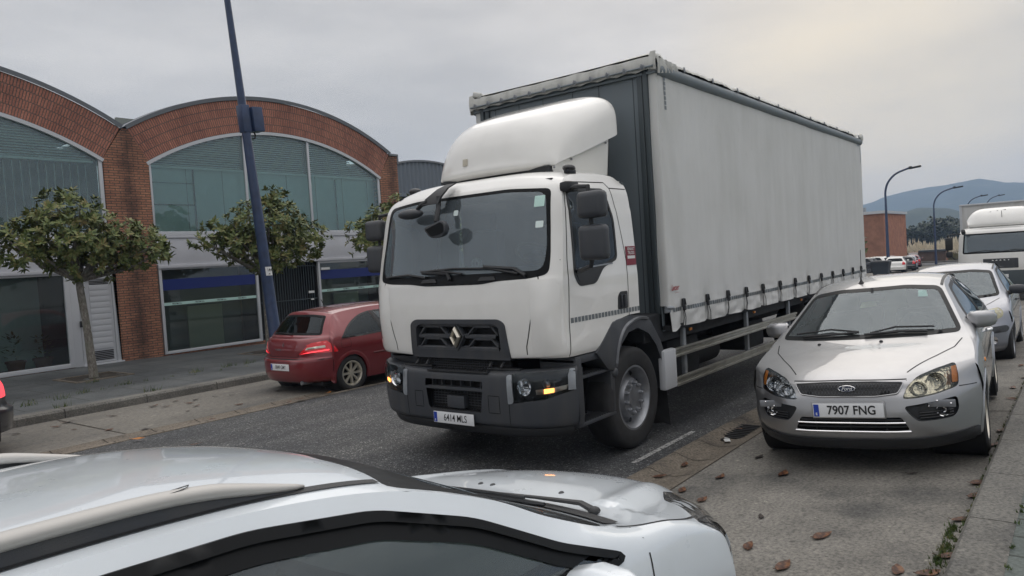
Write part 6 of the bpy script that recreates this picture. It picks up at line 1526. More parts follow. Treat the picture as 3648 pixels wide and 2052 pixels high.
    m = M(); m.lathe([(.03, -.02), (.055, -.02), (.055, .02), (.03, .02)], 'x', (.28, -.10, 1.96), 20); m.build('tape_roll', 'alu_white', R0)
    return R0
lorry()
# ================================================================ FOREGROUND WHITE ESTATE
def white_estate():
    R0 = root('white_estate_car', (3.43, 2.0, zpark(2.0)-.05), 'white estate car with satin roof rails filling the bottom of the view', 'car', None, (SLOPE*.9, 0, pi))
    st = [(.16, .20, .70, .80, .22, 3, 2), (.03, .26, .70, .88, .28, 3.2, 2), (.0, .42, .70, .905, .44, 3.2, 2), (.0, .58, .70, .91, .60, 3, 2), (.05, .70, .70, .905, .71, 2.8, 2), (.15, .79, .72, .88, .80, 2.4, 1.8),
          (.38, .885, .85, .865, .875, 2.4, 1.8), (.80, .968, 1.06, .845, .95, 2.2, 1.8), (1.22, 1.015, 1.34, .815, 1.01, 2.4, 2.2), (1.60, 1.175, 1.68, .785, 1.15, 2.4, 2.2), (1.82, 1.285, 1.90, .75, 1.265, 2.4, 2.4), (2.08, 1.41, 2.18, .695, 1.365, 2.4, 2.8), (2.34, 1.47, 2.48, .672, 1.42, 2.4, 3), (2.85, 1.50, 2.9, .668, 1.452, 2, 3), (3.4, 1.50, 3.4, .66, 1.45, 2, 3), (4.15, 1.44, 4.1, .635, 1.395, 2, 2.6), (4.5, 1.05, 4.3, .78, 1.02, 2.5, 2), (4.6, .85, 4.35, .86, .85, 3, 2), (4.62, .5, 4.37, .89, .5, 3, 2), (4.58, .25, 4.37, .86, .25, 3, 2)]
    sub = 14; m = M(); strip(m, st, 72, sub)
    ym = lambda x: .915-.05*max(0, (.95-x)/.95)**2-.06*max(0, (x-3.6)/.9)**2
    body_side(m, st, 5, 18, sub, lambda x: .94+.03*(x-1.2), ym)
    # raised crease lines pressed into the bonnet
    for v in m.bm.verts:
        c = v.co
        if .2 < c.x < 1.05 and c.z > .74:
            ay = abs(c.y); l1 = .40+.22*(c.x-.2); c.z += .014*exp(-((ay-l1)/.055)**2)*min(1, (c.x-.2)/.25)-.010*exp(-((ay-l1-.12)/.06)**2)
    bv = m.surf()
    for cx in (.95, 3.62): arch_hole(m, cx, .34, .355)
    ws = roundpoly([(-.80, 1.035), (-.735, 1.27), (-.675, 1.375), (-.35, 1.425), (.35, 1.425), (.675, 1.375), (.735, 1.27), (.80, 1.035), (.4, 1.05), (-.4, 1.05)], .04); wi = inset(ws, .05)
    m.hole(inset(ws, .007), 'x', lambda c: .8 < c.x < 2.4)
    sw1 = roundpoly([(1.34, .985), (1.70, 1.16), (2.0, 1.285), (2.3, 1.35), (2.62, 1.365), (2.62, .97)], .05); sw2 = roundpoly([(2.70, .97), (2.70, 1.365), (3.2, 1.365), (3.66, 1.34), (3.68, .99)], .04); sw3 = roundpoly([(3.76, 1.0), (3.75, 1.335), (4.0, 1.30), (4.18, 1.1)], .04)
    dlo = roundpoly([(1.44, .965), (1.72, 1.085), (2.0, 1.24), (2.28, 1.34), (2.6, 1.392), (2.9, 1.408), (3.4, 1.405), (3.8, 1.375), (4.03, 1.325), (4.2, 1.1), (3.7, .99), (2.76, .965)], .05)
    for s in (1, -1): m.hole(inset(dlo, .004), 'y', lambda c, s=s: c.y*s > .45)
    nose = lambda c: c.x < .95
    hl = {s: roundpoly([(s*a, b) for a, b in ((.50, .60), (.50, .68), (.60, .71), (.72, .72), (.80, .715), (.80, .67), (.76, .65), (.66, .62))], .03) for s in (1, -1)}
    top = {s: roundpoly([(.33, s*.68), (.42, s*.745), (.52, s*.765), (.64, s*.795), (.84, s*.85), (.80, s*.858), (.62, s*.858), (.52, s*.85), (.42, s*.81), (.33, s*.74)], .015) for s in (1, -1)}
    m.weld(); m.build('body', 'fg_paint', R0, smooth=60)
    arch_parts(R0, bv, .95, .34, .355, .90, None); arch_parts(R0, bv, 3.62, .34, .355, .90, None)
    m = M(); patch(m, bv, 'x', 1, ws, .003, wi, .02); m.build('windscreen_surround', 'frit', R0)
    m = M(); patch(m, bv, 'x', 1, wi, .001, None, .05, 0); m.build('windscreen', 'car_glass', R0)
    for s in (1, -1):
        m = M(); patch(m, bv, 'y', -s, inset(dlo, -.010), .006, inset(dlo, .014), .03, .02); fr = m.build('window_seal', 'frit', R0)
        m = M(); patch(m, bv, 'y', -s, inset(dlo, .012), -.006, inset(dlo, .055), .03, .02)
        for x0_, x1_ in ((2.86, 3.0), (3.72, 3.84)): patch(m, bv, 'y', -s, [(x0_, .99), (x0_, 1.375), (x1_, 1.37), (x1_, 1.0)], -.006, None, .03, .02)
        m.build('window_pillar_trim', 'frit', fr)
        m = M(); patch(m, bv, 'y', -s, inset(dlo, .03), -.012, None, .05, 0); m.build('side_window', 'car_glass', fr)
    # roof ditch, rails
    for s in (1, -1):
        m = M(); rows = []
        for k in range(60):
            x = 2.19+1.89*k/59; row = []
            for y in (.608, .613, .628, .634):
                h = cast(bv, 'z', -1, x, s*y); row.append(h+Vector((0, 0, .0035)))
            rows.append(row)
        m.grid(rows, flip=(s < 0)); m.build('roof_ditch_strip', 'black_plastic', R0)
        m = M(); rows = []; n = 70
        for k in range(n+1):
            t = k/n; x = 2.40+1.80*t; h = cast(bv, 'z', -1, x, s*.612); e = min(1, t/.12, (1-t)/.12); e = max(0, e)**.5; rise = .034*min(1, max(0, sin(pi*min(t, 1-t)/.44)) if min(t, 1-t) < .22 else 1)*e
            w = .019*e+.004; c = h+Vector((0, 0, .008+rise)); hgt = .014*e+.003
            rows.append([c+Vector((0, w*cos(a), hgt*sin(a))) for a in [2*pi*j/16 for j in range(16)]])
        V = m.grid(rows, closed=True); m._f(V[0][::-1]); m._f(V[-1]); rl = m.build('roof_rail', 'satin', R0, smooth=80, recalc=True)
        m = M(); rows = []
        for k in range(n+1):
            t = k/n; x = 2.43+1.74*t; h = cast(bv, 'z', -1, x, s*.622); e = max(0, min(1, t/.12, (1-t)/.12))**.5; rise = .028*min(1, max(0, sin(pi*min(t, 1-t)/.44)) if min(t, 1-t) < .22 else 1)*e
            rows.append([h+Vector((0, 0, .003)), h+Vector((0, -s*.004, .006+rise))])
        m.grid(rows, flip=(s < 0)); m.build('rail_foot', 'grey_plastic', rl)
        m = M(); c = Vector((2.72, s*.612, cast(bv, 'z', -1, 2.72, s*.612).z+.057)); m.tube([c+Vector((.045*cos(a), .013*sin(a), -.004*abs(sin(a)))) for a in [2*pi*j/28 for j in range(28)]], .0012, 4, closed=True); m.build('rail_cap_outline', 'grey_plastic', rl)
    # headlamps wrapping over the wing
    for s in (1, -1):
        m = M(); patch(m, bv, 'x', 1, hl[s], .004, None, .03, 0); hb = m.build('headlight', 'lamp_lens', R0, smooth=60)
        m = M(); patch(m, bv, 'z', -1, top[s], .004, None, .025, .006); m.build('headlight_top', 'lamp_lens', hb, smooth=60)
        m = M(); patch(m, bv, 'y', -s, roundpoly([(.86, .885), (.70, .895), (.52, .875), (.36, .82), (.30, .70), (.44, .70), (.60, .735), (.72, .80)], .02), .006, None, .03, .012); m.build('headlight_side', 'lamp_lens', hb, smooth=60)
        m = M(); seam(m, bv, 'z', -1, [(p[0], p[1]) for p in top[s]], .008, .0045, closed=True); m.build('lamp_edge', 'dark', hb, smooth=0)
        m = M(); rows = []
        for k in range(9): t = k/8; x = .42+.26*t; q = cast(bv, 'z', -1, x, s*(.80+.035*t)); rows.append([q+Vector((0, -.010, .006)), q+Vector((0, .0, .007)), q+Vector((0, .012, .006))])
        m.grid(rows); m.build('lamp_chrome', 'chrome', hb)
    # panel gaps around bonnet and wings
    m = M()
    for s in (1, -1):
        cv = curve2([(1.17, s*.80), (1.06, s*.825), (.90, s*.835), (.76, s*.825), (.62, s*.79), (.52, s*.73)], 5, False); cv = curve2([(1.16, s*.79), (1.05, s*.838), (.86, s*.862), (.70, s*.84), (.50, s*.74)], 6, False)
        cv = curve2([(1.33, s*.79), (1.20, s*.822), (1.06, s*.840), (.94, s*.842), (.84, s*.825), (.72, s*.80), (.62, s*.785)], 6, False); seam(m, bv, 'z', -1, cv, .010, .0012, .02); seam(m, bv, 'z', -1, [(.62, s*.785), (.40, s*.74), (.27, s*.60), (.20, s*.3)], .008)
        seam(m, bv, 'y', -s, [(1.31, .93), (1.34, .8), (1.34, .35)], .008); seam(m, bv, 'z', -1, [(1.29, s*.815), (1.30, s*.87)], .006)
    m.build('panel_gap', 'dark', R0, smooth=0)
    # scuttle well with wipers
    m = M(); rows = []
    for k in range(41):
        y = -.76+1.52*k/40; c = 1.19+.13*(abs(y)/.8)**2.4; rows.append([cast(bv, 'z', -1, c-.035, y)+Vector((0, 0, .006)), cast(bv, 'z', -1, c-.0, y)+Vector((0, 0, .003)), cast(bv, 'z', -1, c+.03, y)+Vector((0, 0, .004)), cast(bv, 'z', -1, c+.06, y)+Vector((0, 0, .006))])
    m.grid(rows, flip=True); m.build('scuttle_panel', 'black_plastic', R0)
    def top_pt(x, y, up): return cast(bv, 'z', -1, x+.10, y)+Vector((0, 0, up*.6))
    m = M(); P = [top_pt(1.10, .62, .02), top_pt(1.08, .55, .045), top_pt(1.09, .35, .04), top_pt(1.12, .05, .035), top_pt(1.14, -.15, .03)]; m.tube(P, [.018, .015, .010, .008, .007], 8, flat=.6); m.ball(P[0], (.024, .024, .015), 12); m.build('wiper_arm', 'black_plastic', R0)
    m = M(); P = [top_pt(1.17+.0*k, .45-.09*k, .022) for k in range(9)]; m.tube(P, .008, 6); m.tube([p+Vector((-.0, 0, .014)) for p in P[1:-1]], .006, 6); m.build('wiper_blade', 'black_plastic', R0)
    m = M(); P = [top_pt(1.07, -.18, .02), top_pt(1.07, -.3, .04), top_pt(1.12, -.52, .035), top_pt(1.16, -.66, .03)]; m.tube(P, [.016, .013, .009, .007], 8, flat=.6); m.build('wiper_arm', 'black_plastic', R0)
    for y in (.32, -.05, -.12): m = M(); m.ball(top_pt(.88, y, 0), (.016, .010, .008), 10); m.build('washer_jet', 'grey_plastic', R0)
    for s in (1, -1):
        m = M(); c = Vector((1.70, s*.985, .955)); rows = []
        for dy, sc, dx in ((-.13, .55, .03), (-.11, .85, .015), (-.04, 1.0, 0), (.05, .96, .015), (.10, .75, .03), (.125, .35, .045)):
            rows.append([c+Vector((dx+.085*sc*cos(a), s*dy, .085*sc*max(-1, min(.97, 1.04*sin(a))))) for a in [2*pi*j/40 for j in range(40)]])
        V = m.grid(rows, closed=True, flip=(s < 0)); m._f(V[-1]); mm = m.build('door_mirror', 'fg_paint', R0, smooth=70, recalc=True)
        m = M(); m.box((1.795, s*.985, .955), (.012, .2, .14), .02); m.build('mirror_glass', 'mirror', mm)
        m = M(); m.tube([(1.66, s*.82, .96), (1.67, s*.88, .97)], .04, 10); m.build('mirror_arm', 'black_plastic', mm)
    m = M(); m.poly([(1.7, s_, .3) for s_ in (-.8, .8)]+[(4.3, .8, .3), (4.3, -.8, .3)]); m.bb(1.2, 1.25, -.8, .8, .3, .95); m.build('floor_pan', 'dark', R0, smooth=0)
    dashboard(R0, 1.35, 1.9, 1.0, .70); seats(R0, (2.35, 3.25), .37, 1.0); steering(R0, (1.98, -.37, 1.02))
    m = M(); m.bb(2.6, 4.0, -.55, .55, 1.39, 1.40); m.build('headlining', 'dash_light', R0, smooth=0)
    m = M(); m.bb(-.05, .05, -.3, .3, .3, .6); m = M(); patch(m, bv, 'x', 1, roundpoly([(-.45, .52), (-.42, .68), (.42, .68), (.45, .52)], .03), .005); m.build('grille', 'black_plastic', R0)
    for cx in (.95, 3.62):
        for s in (1, -1): wheel(R0, (cx, s*.80, .325), .325, .21, s, 'five')
def _lens(N, L, b):
    v = coords(N, L); n = tex(N, L, v, 'Noise', 9, 3, .5)
    L.new(ramp(N, L, n.outputs[0], [(.35, (.03, .03, .034)), (.5, (.12, .12, .12)), (.62, (.42, .40, .38))]), b.inputs['Base Color']); b.inputs['Roughness'].default_value = .25; b.inputs['Metallic'].default_value = .6; b.inputs['Coat Weight'].default_value = 1
MT['lamp_lens'] = texmat('lamp_lens', _lens)
white_estate()

# ================================================================ SMALL SILVER-BLUE HATCHBACK BEHIND
def small_hatch():
    x0, y0 = 12.6, 1.72
    R0 = root('small_silver_hatchback', (x0, y0, zpark(y0)+zs(x0+.6)-.03), 'rounder silver hatchback with dark bumper inserts, parked behind the nearest silver car', 'car', None, (-.05, radians(1.0), .02))
    st = [(.14, .19, .58, .76, .20, 3, 2), (.04, .25, .58, .80, .26, 3, 2), (.0, .42, .58, .825, .43, 3, 2), (.0, .52, .58, .83, .54, 3, 2), (.04, .60, .58, .825, .62, 2.8, 2), (.09, .70, .60, .80, .78, 2.4, 1.8), (.25, .80, .72, .775, .86, 2.2, 1.8), (.55, .90, .9, .745, .93, 2.2, 2), (.86, .965, 1.0, .72, .97, 2.2, 2), (1.3, 1.22, 1.42, .65, 1.19, 2.2, 2),
          (1.68, 1.43, 1.85, .575, 1.385, 2.2, 2.4), (2.2, 1.52, 2.25, .57, 1.46, 2, 2.6), (2.8, 1.50, 2.8, .55, 1.44, 2, 2.6), (3.35, 1.40, 3.3, .54, 1.35, 2, 2.4), (3.72, 1.0, 3.5, .66, .98, 2.4, 2), (3.84, .8, 3.55, .78, .8, 3, 2), (3.86, .45, 3.57, .8, .45, 3, 2), (3.82, .25, 3.57, .78, .25, 3, 2)]
    sub = 7; m = M(); strip(m, st, 30, sub); ym = lambda x: .835-.05*max(0, (.9-x)/.9)**2-.05*max(0, (x-3)/.9)**2
    body_side(m, st, 5, 16, sub, lambda x: .93+.03*(x-1.5), ym); bv = m.surf()
    for cx in (.80, 3.24): arch_hole(m, cx, .31, .33)
    ws = roundpoly([(-.69, .995), (-.555, 1.375), (-.3, 1.415), (.3, 1.415), (.555, 1.375), (.69, .995), (.4, .97), (-.4, .97)], .06); wi = inset(ws, .04); m.hole(inset(ws, .007), 'x', lambda c: .7 < c.x < 2)
    sw1 = roundpoly([(1.28, .99), (1.6, 1.2), (1.95, 1.37), (2.3, 1.42), (2.3, 1.0)], .05); sw2 = roundpoly([(2.38, 1.0), (2.38, 1.42), (2.8, 1.40), (3.2, 1.28), (3.35, 1.05)], .05)
    for sw in (sw1, sw2):
        for s in (1, -1): m.hole(inset(sw, .02), 'y', lambda c, s=s: c.y*s > .35)
    m.weld(); m.build('body', 'silver_blue', R0, smooth=50)
    arch_parts(R0, bv, .80, .31, .33, .82, 'silver_blue'); arch_parts(R0, bv, 3.24, .31, .33, .82, 'silver_blue')
    m = M(); patch(m, bv, 'x', 1, ws, .003, wi, .03); m.build('windscreen_surround', 'frit', R0); m = M(); patch(m, bv, 'x', 1, wi, .001, None, .06, 0); m.build('windscreen', 'car_glass', R0)
    for sw in (sw1, sw2):
        for s in (1, -1):
            m = M(); patch(m, bv, 'y', -s, inset(sw, -.012), .004, inset(sw, .02), .05); fr = m.build('window_seal', 'black_plastic', R0); m = M(); patch(m, bv, 'y', -s, inset(sw, .02), 0, None, .06, 0); m.build('side_window', 'dark_glass', fr)
    for s in (1, -1):
        o = roundpoly([(s*a, b) for a, b in ((.36, .635), (.38, .73), (.45, .80), (.68, .845), (.745, .78), (.73, .70), (.6, .655))], .04)
        m = M(); patch(m, bv, 'x', 1, o, .004, None, .04); hb = m.build('headlight', 'lamp_old', R0); m = M(); h = cast(bv, 'x', 1, s*.56, .74); m.lathe([(.05, -.006), (.055, -.012), (.045, -.007), (0, -.005)], 'x', h, 20); m.build('reflector', 'chrome', hb)
        m = M(); patch(m, bv, 'x', 1, roundpoly([(s*.30, .47), (s*.30, .56), (s*.77, .58), (s*.80, .53), (s*.77, .48)], .03), .012); m.build('bumper_insert', 'grey_plastic', R0)
        h = cast(bv, 'x', 1, s*.60, .38); m = M(); m.lathe([(.055, -.004), (.06, -.014), (.045, -.01), (.03, .0), (0, .0)], 'x', h, 20); m.build('fog_lamp', 'chrome', R0)
        m = M(); rows = []
        c = Vector((1.35, s*.90, 1.06))
        for dy, sc in ((-.11, .5), (-.09, .85), (0, 1), (.08, .85), (.11, .4)): rows.append([c+Vector((.07*sc*cos(a), s*dy, .075*sc*sin(a))) for a in [2*pi*j/16 for j in range(16)]])
        V = m.grid(rows, closed=True, flip=(s < 0)); m._f(V[-1]); mm = m.build('door_mirror', 'grey_plastic', R0, smooth=70, recalc=True); m = M(); m.tube([(1.33, s*.74, 1.0), (1.34, s*.82, 1.02)], .035, 8); m.build('mirror_arm', 'black_plastic', mm)
        m = M(); rows = []
        for k in range(16): h = cast(bv, 'z', -1, 1.85+1.4*k/15, s*.555); rows.append([h+Vector((0, -.018, .003)), h+Vector((0, .018, .003))])
        m.grid(rows); m.build('roof_strip', 'black_plastic', R0)
        m = M(); h = cast(bv, 'y', -s, 2.1, .86); m.tube([h+Vector((-.07, s*.005, 0)), h+Vector((0, s*.035, 0)), h+Vector((.07, s*.005, 0))], .012, 6); m.build('door_handle', 'black_plastic', R0)
    m = M()
    for s in (1, -1): seam(m, bv, 'z', -1, [(.95, s*.68), (.7, s*.58), (.45, s*.46), (.2, s*.36)], .01); seam(m, bv, 'y', -s, [(1.1, .95), (1.08, .4)], .008)
    m.build('panel_gap', 'dark', R0, smooth=0)
    m = M(); patch(m, bv, 'x', 1, roundpoly([(-.34, .63), (-.36, .70), (.36, .70), (.34, .63)], .02), .005); m.build('grille', 'black_plastic', R0)
    m = M(); patch(m, bv, 'x', 1, roundpoly([(-.5, .27), (-.5, .36), (.5, .36), (.5, .27)], .03), .005); m.build('lower_grille', 'black_plastic', R0)
    wiper(R0, bv, [(.5, .99), (.2, 1.03), (-.1, 1.02)])
    floorpan(R0, .9, 3.5, .7); dashboard(R0, .95, 1.5, .96, .64); seats(R0, (1.95, 2.75), .33, 1.0); steering(R0, (1.52, -.33, .98))
    for cx in (.80, 3.24):
        for s in (1, -1): wheel(R0, (cx, s*.73, .29), .29, .18, s, 'seven', 'rim_grey')
MT['lamp_old'] = mat('lamp_old', (.30, .28, .17), .25, coat=1, noise_amt=.4, nscale=14)
small_hatch()

# ================================================================ DARK RED THREE-DOOR SEEN FROM BEHIND
def red_hatch():
    x0, y0 = 7.12, 10.60   # rear bumper; nose points away along the street
    R0 = root('dark_red_hatchback', (x0, y0, -.05), 'dark red three door hatchback parked beyond the lorry cab, tail lights lit', 'car')
    # local x runs from the rear bumper towards the nose
    st = [(.14, .22, .42, .76, .24, 3.4, 2), (.05, .27, .42, .82, .28, 3.6, 2), (.0, .40, .42, .86, .42, 3.6, 2), (.0, .56, .42, .875, .58, 3.6, 2), (.03, .615, .42, .87, .63, 3.8, 2), (.09, .64, .42, .86, .66, 4, 2), (.09, .78, .425, .835, .80, 4, 2), (.14, .93, .43, .79, .95, 4, 2.5), (.28, .98, .46, .755, 1.0, 4.2, 3), (.42, 1.16, .55, .69, 1.17, 4.4, 3), (.54, 1.335, .66, .605, 1.305, 4.4, 3), (.62, 1.37, .78, .58, 1.33, 3.6, 3),
          (1.1, 1.42, 1.2, .585, 1.37, 2, 3), (1.7, 1.44, 1.75, .59, 1.385, 2, 3), (2.3, 1.40, 2.15, .60, 1.34, 2, 2.6), (2.9, 1.12, 2.7, .72, 1.08, 2, 2), (3.15, .96, 3.0, .78, .95, 2, 2), (3.6, .88, 3.4, .80, .88, 2, 2), (4.0, .75, 3.7, .82, .76, 2.4, 2), (4.15, .5, 3.7, .86, .5, 3, 2), (4.1, .25, 3.7, .84, .25, 3, 2)]
    sub = 7; m = M(); strip(m, st, 36, sub); ym = lambda x: .878+.012*exp(-((x-.75)/.35)**2)-.05*max(0, (x-3)/.9)**2
    body_side(m, st, 5, 18, sub, lambda x: .92-.02*(x-1.0) if x > .6 else .93, ym); bv = m.surf()
    for cx in (.80, 3.42): arch_hole(m, cx, .30, .335)
    rw = roundpoly([(-.66, 1.0), (-.555, 1.30), (-.3, 1.325), (.3, 1.325), (.555, 1.30), (.66, 1.0)], .04)
    q = curve2([(.64, .925), (.80, 1.06), (1.0, 1.18), (1.22, 1.265), (1.42, 1.30)], 5, False)+[(1.56, .94), (1.1, .925)]
    dw = roundpoly([(1.50, 1.305), (1.62, .935), (2.7, .93), (2.35, 1.2), (2.1, 1.30)], .04)
    for s in (1, -1): m.hole(inset(q, .015), 'y', lambda c, s=s: c.y*s > .35); m.hole(inset(dw, .02), 'y', lambda c, s=s: c.y*s > .35)
    m.hole(inset(rw, .03), 'x', lambda c: c.x < .9)
    m.weld(); m.build('body', 'red_paint', R0, smooth=50)
    arch_parts(R0, bv, .80, .30, .335, .875, 'red_paint', lip=.06); arch_parts(R0, bv, 3.42, .30, .335, .87, 'red_paint')
    m = M(); patch(m, bv, 'x', 1, rw, .004, inset(rw, .035), .04); fr = m.build('rear_window_surround', 'frit', R0); m = M(); patch(m, bv, 'x', 1, inset(rw, .034), 0, None, .05, 0); m.build('rear_window', 'dark_glass', R0)
    for s in (1, -1):
        for o, g in ((q, 'dark_glass'), (dw, 'car_glass')):
            m = M(); patch(m, bv, 'y', -s, inset(o, -.010), .004, inset(o, .018), .04); fr = m.build('window_seal', 'black_plastic', R0); m = M(); patch(m, bv, 'y', -s, inset(o, .016), 0, None, .05, 0); m.build('side_window', g, fr)
        m = M(); patch(m, bv, 'y', -s, [(1.44, 1.31), (1.50, 1.31), (1.63, .94), (1.56, .94)], .006); m.build('door_pillar', 'black_plastic', R0)
        # lamp wraps the rear corner: seen from behind and from the side
        o = roundpoly([(s*.40, .70), (s*.52, .80), (s*.60, .885), (s*.78, .915), (s*.865, .80), (s*.865, .745), (s*.72, .755), (s*.60, .725)], .012)
        m = M(); patch(m, bv, 'x', 1, o, .006, None, .03); tl = m.build('tail_light', 'lens_red', R0)
        m = M(); patch(m, bv, 'y', -s, roundpoly([(.16, .86), (.40, .90), (.50, .76), (.52, .72), (.22, .72)], .01), .006, None, .03); m.build('tail_light_side', 'lens_red', tl)
        m = M(); patch(m, bv, 'x', 1, roundpoly([(s*.53, .775), (s*.56, .815), (s*.78, .84), (s*.79, .805)], .008), .010, None, .03); m.build('reversing_lens', 'alloy', tl)
        m = M(); patch(m, bv, 'x', 1, [(s*.44, .708), (s*.6, .745), (s*.84, .775), (s*.84, .755), (s*.6, .728)], .009, None, .03, .0); m.build('lit_tube', 'brake_lit', tl)
        m = M(); seam(m, bv, 'y', -s, [(1.60, .93), (1.66, .7), (1.68, .3), (2.6, .3)], .008); seam(m, bv, 'y', -s, rrect(.60, .765, .80, .90, .03), .006, closed=True); seam(m, bv, 'y', -s, [(.43, .63), (.14, .60)], .008)
        seam(m, bv, 'x', 1, [(s*.40, .70), (s*.37, .655)], .008); m.build('panel_gap', 'dark', R0, smooth=0)
        m = M(); h = cast(bv, 'y', -s, 1.85, .86); m.tube([h+Vector((-.09, s*.004, 0)), h+Vector((-.04, s*.035, 0)), h+Vector((.05, s*.035, 0)), h+Vector((.09, s*.004, 0))], .013, 8); m.build('door_handle', 'chrome', R0)
        m = M(); rows = []
        for k in range(20): x = 1.28+1.6*k/19; h = cast(bv, 'y', -s, x, .60); rows.append([h+Vector((0, s*.001, -.018)), h+Vector((0, s*.010, 0)), h+Vector((0, s*.001, .014))])
        m.grid(rows, flip=(s > 0)); m.build('side_moulding', 'red_dark', R0)
    m = M(); seam(m, bv, 'x', 1, [(-.80, .625), (.80, .625)], .012); seam(m, bv, 'x', 1, [(-.4, .70), (-.37, .66), (.37, .66), (.4, .70)], .008); m.build('panel_gap', 'dark', R0, smooth=0)
    m = M(); seam(m, bv, 'x', 1, [(-.78, .60), (.78, .60)], .02, .012); m.build('bumper_strip', 'red_paint', R0, smooth=0)
    plate(R0, '0849 GMY', (-.012, -.02, .50), (0, -1, 0), (0, 0, 1), w=.50, size=.088, sx=.74, bold=.0004)
    c = cast(bv, 'x', 1, -.0, .855); m = M(); o = [(0, .045), (-.027, 0), (0, -.045), (.027, 0)]; i_ = [(0, .022), (-.013, 0), (0, -.022), (.013, 0)]
    m.grid([[c+Vector((-.008, a, b)) for a, b in L_] for L_ in (o, i_)], closed=True); m.build('diamond_badge', 'chrome', R0, smooth=0)
    c = cast(bv, 'x', 1, .12, .775); m = M(); textm(m, 'MEGANE', .042, c+Vector((-.008, 0, 0)), (0, -1, 0), (0, 0, 1), bold=.001); m.build('model_letters', 'chrome', R0, smooth=0)
    m = M(); m.tube([(1.0, 0, 1.42), (.93, 0, 1.55)], .006, 6); m.ball((1.0, 0, 1.42), (.04, .02, .015), 10); m.build('antenna', 'black_plastic', R0)
    P = [cast(bv, 'x', 1, a, b) for a, b in ((.42, 1.03), (.2, 1.025), (.02, 1.01))]; m = M(); m.tube([p+Vector((-.02, 0, 0)) for p in P], .009, 6); m.build('rear_wiper', 'black_plastic', R0)
    m = M(); m.box((.45, -.1, .23), (.3, 1.2, .14), .04); m.build('undertray', 'dark', R0); m = M(); m.tube([(.08, -.45, .24), (.4, -.45, .24)], .035, 10); m.build('exhaust', 'rim_grey', R0)
    floorpan(R0, 1.0, 3.5, .7); 
    for x in (1.35, 2.05):
        for s in (1, -1): m = M(); m.box((x, s*.34, .85), (.14, .46, .6), .06); m.box((x-.03, s*.34, 1.2), (.1, .26, .17), .05); m.build('seat', 'seat', R0)
    steering(R0, (2.45, .34, .92)); dashboard(R0, 2.5, 3.05, .93, .68, 'dash_light')
    for cx in (.80, 3.42):
        for s in (1, -1): wheel(R0, (cx, s*.775, .315), .315, .2, s, 'eight', rr=.205)
MT['brake_lit'] = mat('brake_lit', (.8, .05, .06), .3, emit=(1, .06, .08), estr=1.6)
MT['red_dark'] = mat('red_dark', (.10, .014, .016), .5)
red_hatch()

